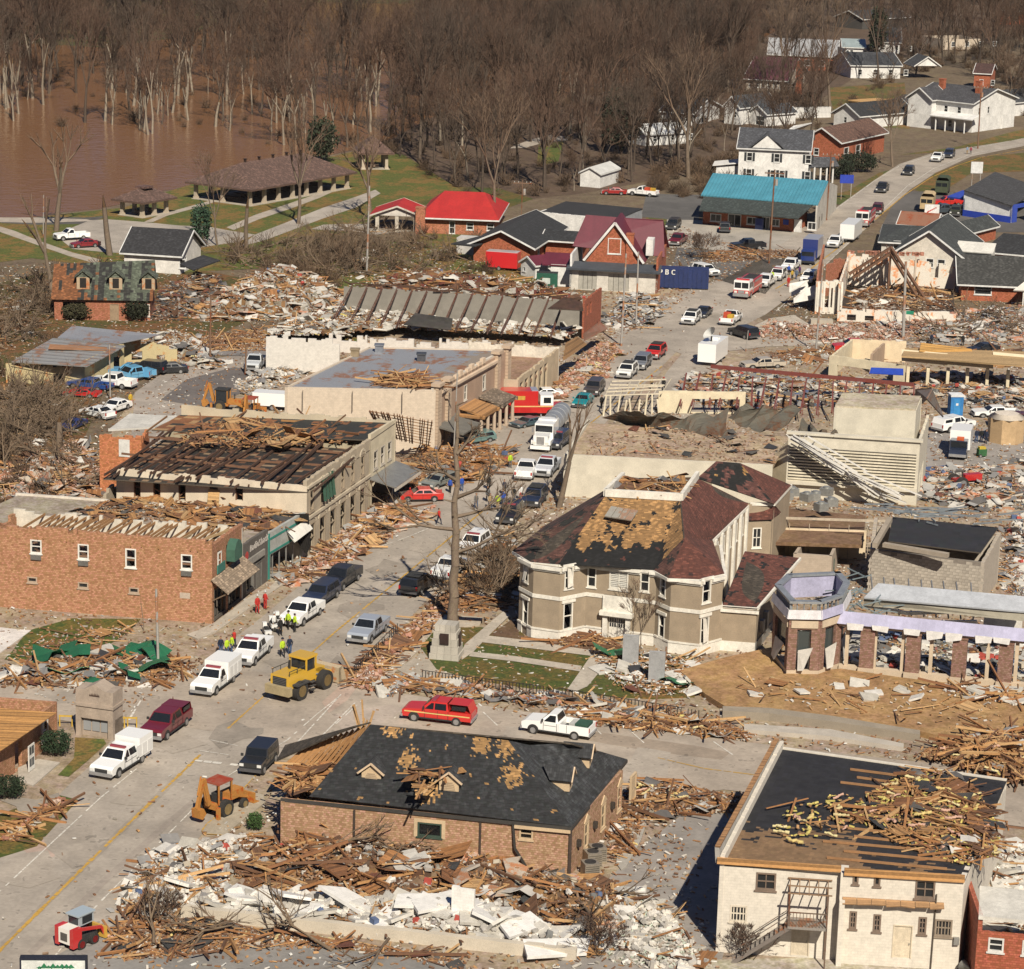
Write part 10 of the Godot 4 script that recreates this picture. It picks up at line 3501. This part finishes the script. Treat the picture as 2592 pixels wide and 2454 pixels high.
	heap("deep timber heap at the left kerb between the tan building and the cream front",V2([-12.73,-285.57,-11.86,-296.93,-10.5,-303.9,-7.63,-305.11,-3.28,-306.5,.29,-306.04,-.09,-300.81,-1.68,-295.61,-5.55,-288.72,-8.31,-288.41,-9.74,-284.36]),.0,1.4, {"plank": 150, "beam": 44, "board_panel": 18, "stud_frame": 16, "torn_wall": 10, "metal_sheet": 14, "household_scrap": 10},1600,brown)
	heap("brick and plaster rubble slope at the left kerb beyond the red rescue truck",V2([2.17,-327.82,4.23,-337.32,5.93,-346.18,7.92,-353.21,9.27,-361.61,11.19,-370.47,13.92,-369.6,14.72,-363.56,12.82,-357.35,12.3,-347.02,9.18,-344.41,6.97,-336.62,5.49,-325.26]),.0,1.3, {"brick_chunk": 110, "plank": 70, "insulation": 22, "board_panel": 10, "white_slab": 14},1600,bricks)
	heap("uprooted tree brush and planks left of the courthouse",V2([-7.67,-244.47,-5.6,-249.38,-4.69,-254.36,-1.69,-266.36,-.25,-269.94,1.09,-260.02,.98,-245.29,-1.03,-242.23,-4.37,-241.35,-6.7,-241.13]),.0,.8, {"branch": 34, "plank": 60, "beam": 16, "board_panel": 8, "metal_sheet": 8, "white_slab": 6},1300,[C(.3,.15,.075),WOOD[1],WOOD[2],C(.36,.24,.14)])
	heap("kerbside planks along the railing left of the courthouse lawn",V2([-13.78,-219.26,-13.45,-223.64,-10.16,-233.14,-7.73,-241.6,-5.72,-241.79,-7.15,-235.02,-9.46,-228.51,-10.68,-221.45,-11.72,-218.02]),.1,.4, {"plank": 80, "beam": 18, "brick_chunk": 20, "board_panel": 6},1000,bricks)
	heap("debris row along the railing in front of the courthouse lawn",V2([-12.1,-219.4,-8.54,-222.12,-3.85,-220.6,.79,-218.39,5.37,-217.62,5.34,-215.54,.81,-216.07,-4.69,-217.92,-8.38,-218.54,-9.97,-216.77]),.1,.45, {"plank": 90, "beam": 20, "metal_sheet": 20, "white_slab": 12, "brick_chunk": 14, "board_panel": 5},1300,mixed)
	heap("splintered timber row behind the white regular cab pickup",V2([5.36,-217.15,9.3,-216.57,15.64,-213.47,20.07,-210.75,19.86,-208.14,15.43,-209.93,11.16,-210.01,7.51,-211.46,5.32,-213.95]),.1,.5, {"plank": 110, "beam": 26, "metal_sheet": 10, "white_slab": 14, "insulation": 6},1400,brown)
	heap("planks and white scraps around the two stone slabs",V2([7.78,-230.06,10.71,-231.36,16.72,-229.33,16.32,-219.96,12.4,-218.22,9.41,-220.32,7.99,-225.53]),.18,.15, {"plank": 46, "white_slab": 12, "felt_scrap": 8, "green_sheet": 2},700,pale)
	heap("small heap of planks before the courthouse door",V2([3.63,-232.81,5.6,-235.12,8.55,-235.12,9.8,-233.38,8.29,-231.4,5.56,-231.68]),.18,.5, {"plank": 44, "beam": 10},200,brown)
	heap("big splayed timber pile right of the white block building roof",V2([32.95,-205,35.15,-207.27,40.23,-211.54,43.46,-211.37,41.29,-199.24,39.72,-199.9,35.99,-203.2]),.4,1.6, {"plank": 120, "beam": 50, "insulation": 16, "metal_sheet": 8},900,[WOOD[0],WOOD[1],WOOD[3],WOOD[2]])
	heap("rafters and yellow insulation strewn over the black roof of the white block building",V2([24.69,-178.16,27.88,-183.36,31.34,-185.84,33.67,-182.37,34.27,-178.2,33.57,-169.6,30.6,-167.51,28.22,-169.21,25.88,-173.53,24.05,-174.72]),6.42,.12, {"plank": 140, "beam": 14, "insulation": 38, "metal_sheet": 6, "felt_scrap": 20, "stud_frame": 10},900,[WOOD[0],WOOD[1],C(.6,.5,.14),WOOD[2]])
	heap("yellow insulation tufts along the near edge of the black roof",V2([19.56,-177.08,24.42,-180.23,24.5,-175.42,23.5,-172.05,19.69,-170.48,18.64,-172.33]),6.5,.05, {"insulation": 16, "plank": 10},60,[C(.6,.5,.14),WOOD[0]])
	heap("broken white boards and blocks between the white block building and the brick shed",V2([33.95,-182.1,35.96,-185.63,39.27,-188.67,36.27,-171.85,32.84,-171.91,32.54,-175.56]),.0,3.2, {"white_slab": 60, "plank": 60, "block": 60, "metal_sheet": 12},700,pale)
	heap("splintered orange rafters on the torn left end of the black roofed brick building",V2([-15.99,-183.6,-15.85,-188.02,-12.58,-190.56,-10.68,-194.63,-9.91,-190.78,-11.82,-187.22,-12.89,-183.84]),4.0,.9, {"plank": 130, "beam": 40, "board_panel": 12},500,[WOOD[0],WOOD[3],WOOD[1]])
	heap("few broken boards lying on the black hip roof",V2([-7.13,-182.02,-5.69,-184.7,-3.45,-183.77,-3.53,-181.95,-4.99,-179.69,-5.79,-177.53]),6.1,.15, {"plank": 16, "board_panel": 4},30,[WOOD[0],WOOD[3]])
	heap("tall heap of white walls and timber of a flattened house beyond the shed lane",V2([-46.51,-383.11,-45.03,-397.49,-42.47,-411.52,-40.5,-419.8,-34.67,-417.51,-29.1,-410.51,-24.87,-400.58,-23.79,-383.74,-30.23,-380.1,-37.82,-378.99,-45.21,-376.58]),.0,3.0, {"white_slab": 70, "torn_wall": 70, "stud_frame": 16, "plank": 130, "board_panel": 26, "beam": 30, "household_scrap": 14},1800,pale)
	heap("torn sheets and pale rubble at the end of the tin shed",V2([-52.06,-360.37,-49.6,-367.54,-43.27,-366.55,-40.05,-351.33,-37.22,-349.42,-39.97,-344.53,-44.07,-347.35,-49.01,-348.97]),.0,2.0, {"metal_sheet": 44, "white_slab": 30, "plank": 30, "insulation": 14},800,pale)
	heap("dark shattered rubble at the right end of the green roofed house",V2([-51.88,-376.94,-53.96,-396.12,-52.86,-408.32,-49.26,-410.44,-46.25,-415.66,-44.79,-404.99,-46.49,-387.26,-47.87,-377.52]),.0,2.8, {"felt_scrap": 60, "plank": 70, "board_panel": 14, "metal_sheet": 16},900,[C(.1,.09,.08),WOOD[2],WOOD[4],C(.45,.42,.38)])
	heap("brick rubble spread before the church ruin",V2([33.91,-377.49,37,-389.91,42.99,-386.71,47.12,-388.66,57.48,-391.53,67.08,-404.24,66.12,-392.79,56.53,-380.7,53.07,-373.81,44.23,-373.84,41.41,-375.98,35.86,-376.48]),.0,.9, {"brick_chunk": 150, "white_slab": 36, "plank": 50, "metal_sheet": 12},2600,bricks)
	heap("fallen roof timbers inside the church ruin",V2([50.31,-407.6,54.49,-417.35,62.52,-418.59,67,-414.66,65.85,-399.75,57.42,-397.08,49.96,-397.39]),.5,.9, {"beam": 60, "plank": 70, "white_slab": 16},700,[WOOD[2],WOOD[4],C(.08,.05,.035),C(.6,.54,.46)])
	heap("field of mixed wreckage right of the church ruin",V2([57.37,-388.79,67.18,-401.37,78.53,-408.89,72.76,-376.56,65.11,-378.04,56.08,-375.5]),.0,.6, {"plank": 80, "white_slab": 16, "metal_sheet": 30, "brick_chunk": 50, "torn_wall": 16, "branch": 20},1800,mixed)
	heap("bright jumbled shop goods under the red steel beam",V2([20.25,-339.38,22.72,-350.63,30.01,-352.73,41.65,-349.77,52.48,-345.69,50.82,-337,39.92,-333.57,28.62,-328.14,21.01,-336.33]),.0,1.3, {"household_scrap": 46, "metal_sheet": 80, "white_slab": 30, "plank": 90, "insulation": 16, "stud_frame": 20, "torn_wall": 30, "beam": 20},2200,mixed)
	heap("wreckage under the roofless cream wing and beyond",V2([50.9,-344.4,52.17,-355.68,61.4,-354.63,68.62,-353.32,65.49,-335.76,58.27,-334.86,55.97,-340.79,52.37,-338.23]),.0,1.0, {"household_scrap": 24, "metal_sheet": 60, "white_slab": 20, "plank": 90, "stud_frame": 16, "torn_wall": 30, "felt_scrap": 20},1700,mixed)
	heap("timber and yellow boards along the side street kerb",V2([34.48,-360.29,36.11,-367.73,40.15,-368.29,46.8,-374.2,54.19,-372.72,71.3,-372.59,69.38,-360.29,53.53,-364.06,42.9,-361.43,37.72,-358.37]),.0,.6, {"plank": 90, "board_panel": 26, "beam": 16, "metal_sheet": 14},1300,pale)
	heap("grey and red wreckage on the lot beside the cream hall end",V2([45.62,-294.43,49.09,-303.08,55.43,-303.8,60.51,-307.83,56.53,-285.5,52.09,-283.51,45.22,-287.32]),.0,.7, {"metal_sheet": 60, "white_slab": 16, "household_scrap": 20, "plank": 60, "torn_wall": 24, "felt_scrap": 16},1200,mixed)
	heap("wreckage strip right of the grey block hall",V2([48.35,-253.42,52.64,-277.62,56.51,-285.39,50.42,-251.21]),.0,.7, {"plank": 50, "white_slab": 26, "metal_sheet": 20, "household_scrap": 14},1000,mixed)
	heap("brown roof boards lying over the flat shop roofs",V2([-43.4,-257.79,-38.86,-263.17,-33.69,-265.17,-24.28,-261.94,-20.47,-257.19,-23.4,-252.55,-26.77,-251.55,-34.13,-254.72,-40.82,-252.68]),4.42,.1, {"board_panel": 70, "plank": 80, "beam": 10, "felt_scrap": 40},1200,brown)
	heap("brown wreckage and pink walls left of the stone fronted building",V2([-54.15,-276.47,-57.21,-292.54,-53.71,-295.44,-51.69,-305.18,-48.14,-301.21,-45.8,-291.39,-42.62,-280.74,-46.8,-278.02]),.0,2.4, {"plank": 120, "board_panel": 24, "torn_wall": 26, "stud_frame": 14, "branch": 16, "metal_sheet": 24, "brick_chunk": 30},1500,bricks)
	heap("splintered rafters thrown over the black felt roof",V2([-35.36,-278.45,-32.45,-286.35,-26.82,-288.78,-20.97,-289.5,-17.12,-284.82,-17.03,-277.4,-27.28,-273.8,-33.84,-273.81]),7.3,.12, {"plank": 80, "beam": 20, "board_panel": 20},700,[WOOD[0],WOOD[1],WOOD[2],C(.05,.045,.04)])
	heap("orange broken timber heap on the grey membrane roof",V2([-16.73,-305.49,-14.76,-311.67,-11.98,-311.03,-8.84,-305.55,-9,-304.09,-14.36,-303.87]),7.55,.7, {"plank": 70, "beam": 20},160,[WOOD[0],WOOD[1],WOOD[2]])
	heap("white block rubble and charred boards inside the white block ruin",V2([-34.41,-367.81,-27.33,-383.22,-22.36,-386.69,-7.76,-376.74,9.5,-374.03,7.13,-366.17,-2.57,-368.54,-17.61,-370.19,-24.7,-364.19,-33.95,-362.9]),1.2,.8, {"white_slab": 120, "block": 60, "plank": 80, "insulation": 20, "felt_scrap": 20},1600,pale)
	heap("charred timber and red roofing heaped behind the white block ruin",V2([-25.62,-400.47,-22.57,-413.1,-14.46,-419.13,-7.09,-417.12,2.45,-410.82,10.64,-406.02,9.99,-400.02,-2.96,-400.98,-16.58,-403.34]),.0,2.6, {"plank": 130, "beam": 40, "white_slab": 40, "board_panel": 20, "household_scrap": 18},1500,[WOOD[1],WOOD[2],WOOD[4],C(.7,.68,.62),C(.25,.07,.05)])
	heap("grey crushed rubble between the lane and the white block wall",V2([-36.05,-336.34,-32.69,-346.62,-27.57,-347.31,-28.41,-340.56,-31.11,-334.86,-32.85,-329.45]),.0,.9, {"block": 60, "metal_sheet": 26, "plank": 24},700,[C(.45,.43,.4),C(.55,.52,.48),WOOD[3]])
	heap("wood scraps along the front edge of the office lot",V2([29.87,-446.89,37.56,-453.6,47.89,-453.51,47.18,-446.21,36.61,-440.97,30.53,-438.24]),.0,.4, {"plank": 44, "beam": 12},500,brown)
	heap("twisted white metal and rubble at the crossroads left corner",V2([12.3,-384.95,16.14,-406.86,20.55,-407.54,22.27,-397.54,20.15,-386.09,18.88,-380.57,15.26,-380.05]),.0,1.6, {"metal_sheet": 60, "white_slab": 26, "plank": 40, "beam": 10},900,mixed)
	heap("litter of planks and bricks on the dusty flat roof",V2([8.31,-295.78,14.6,-301.82,22.89,-302.83,30.26,-297.55,28.35,-284.84,17.98,-287.68,8.14,-287.35]),4.22,.06, {"plank": 14, "felt_scrap": 14, "brick_chunk": 10},350,[C(.33,.2,.12),C(.26,.15,.09),C(.45,.34,.24)])
	heap("boards and scraps on the flat deck of the courthouse roof",V2([10.23,-249.61,9.41,-244.8,15.4,-243.81,17.21,-249.03,16.33,-251.68]),11.1,.2, {"plank": 40, "board_panel": 8, "metal_sheet": 4},160,brown)
	heap("scattered boards on the bare clay lot",V2([18.82,-224.02,24.99,-223.1,31.29,-223.65,38.83,-221.9,43.98,-217.66,38.58,-210.53,30.05,-213.34,21.35,-216.67]),.56,.03, {"plank": 24, "board_panel": 3, "white_slab": 8},140,[C(.45,.32,.17),C(.6,.56,.5),WOOD[0]])
	heap("broken boards and pale rubble before the half built annex",V2([37.72,-222.76,40.48,-222.52,45.03,-221.01,44.44,-217.7,39.95,-219.17,37.75,-220.86]),.55,.3, {"plank": 30, "beam": 12, "white_slab": 10},300,pale)
	heap("shop furniture and plaster inside the half built annex",V2([29.84,-227.46,33.03,-238.18,47.42,-236.27,45.64,-224.41]),.3,.4, {"household_scrap": 50, "metal_sheet": 30, "white_slab": 50, "plank": 20},700,mixed)
	heap("scraps on the kerb between the alley and the black roofed brick building",V2([8.6,-193.65,9.53,-196.76,11.83,-198.5,18.89,-195.57,18.07,-192.14,13.12,-191.03,11.06,-190.14,9.35,-183.68,7.98,-181.56,7.82,-184.94]),.1,.45, {"plank": 44, "beam": 16, "insulation": 12, "metal_sheet": 8},600,brown)
	heap("timber across the left side park edge beside the lane",V2([-44,-366.45,-35.18,-372.8,-33.78,-358.08,-42.37,-356.89]),.0,.4, {"plank": 80, "beam": 20},1100,brown)
	for r in [["fallen limbs and brush on the grass above the flattened white house",V2([-48.66,-437.29,-35.92,-450.3,-25.35,-450.26,-23.18,-417.96,-43.85,-411.51]),110],["fallen limbs over the park grass above the trussed ruin",V2([-33.09,-466.12,-22.68,-469.96,-11.32,-447.16,-6.6,-420.6,-28.19,-413.99]),90],["torn limbs and brush at the left edge below the tin shed",V2([-57.75,-293.3,-64.88,-330.49,-58.55,-330.27,-52.79,-317.05,-51.28,-305.23,-52.92,-295.53]),130],["broken limbs on the dry grass left of the green roofed house",V2([-69.46,-353.15,-77.04,-392.59,-71.86,-403.8,-66.98,-394.13,-65.52,-376.27,-65.77,-363.36]),70]]:
		heap(r[0],r[1],.0,.3, {"branch": r[2], "plank": 20, "white_slab": 5},400,[WOOD[2],C(.3,.24,.17),C(.22,.15,.1)])
	# fine litter all over the town
	var flat0:=func(_p: Vector2)->float: return .03
	var any:=brown+pale
	for r in [[V2([-50.77,-248.29,-47.43,-324.94,-36.12,-387.75,-.02,-405.71,35.49,-406.83,77.74,-404.73,55.95,-282.42,28.3,-279.46,6.34,-292.56,-14.97,-262.86,-26.27,-225.2,-44.5,-216.6]),12000],[V2([-44.5,-216.6,-26.27,-225.2,-14.97,-262.86,6.34,-292.56,55.95,-282.42,41.7,-202.45,13.72,-209.82,-15.61,-204.96,-28.59,-208.82]),8000],[V2([-35.39,-170.56,-29.98,-203.78,-22.23,-197.4,12.9,-193.5,14.8,-163.93,-33.46,-160.75]),2600],[V2([-36.12,-387.75,-21.12,-450.18,8.17,-429.79,26.46,-480.96,42.8,-445.35,80.09,-422.51,74.02,-388.1,34.82,-398.33]),5000],[V2([-85.27,-414.66,-61.46,-428.1,-36.12,-387.75,-47.62,-330.78,-46.73,-271.44,-51.74,-248.2]),3000],[V2([14.03,-192.52,20.13,-195.14,17.37,-179.72,14.29,-163.9,3.26,-163.17]),120]]:
		crumbs("scattered_debris",r[0],r[1],any,flat0,self,Vector2.ZERO)
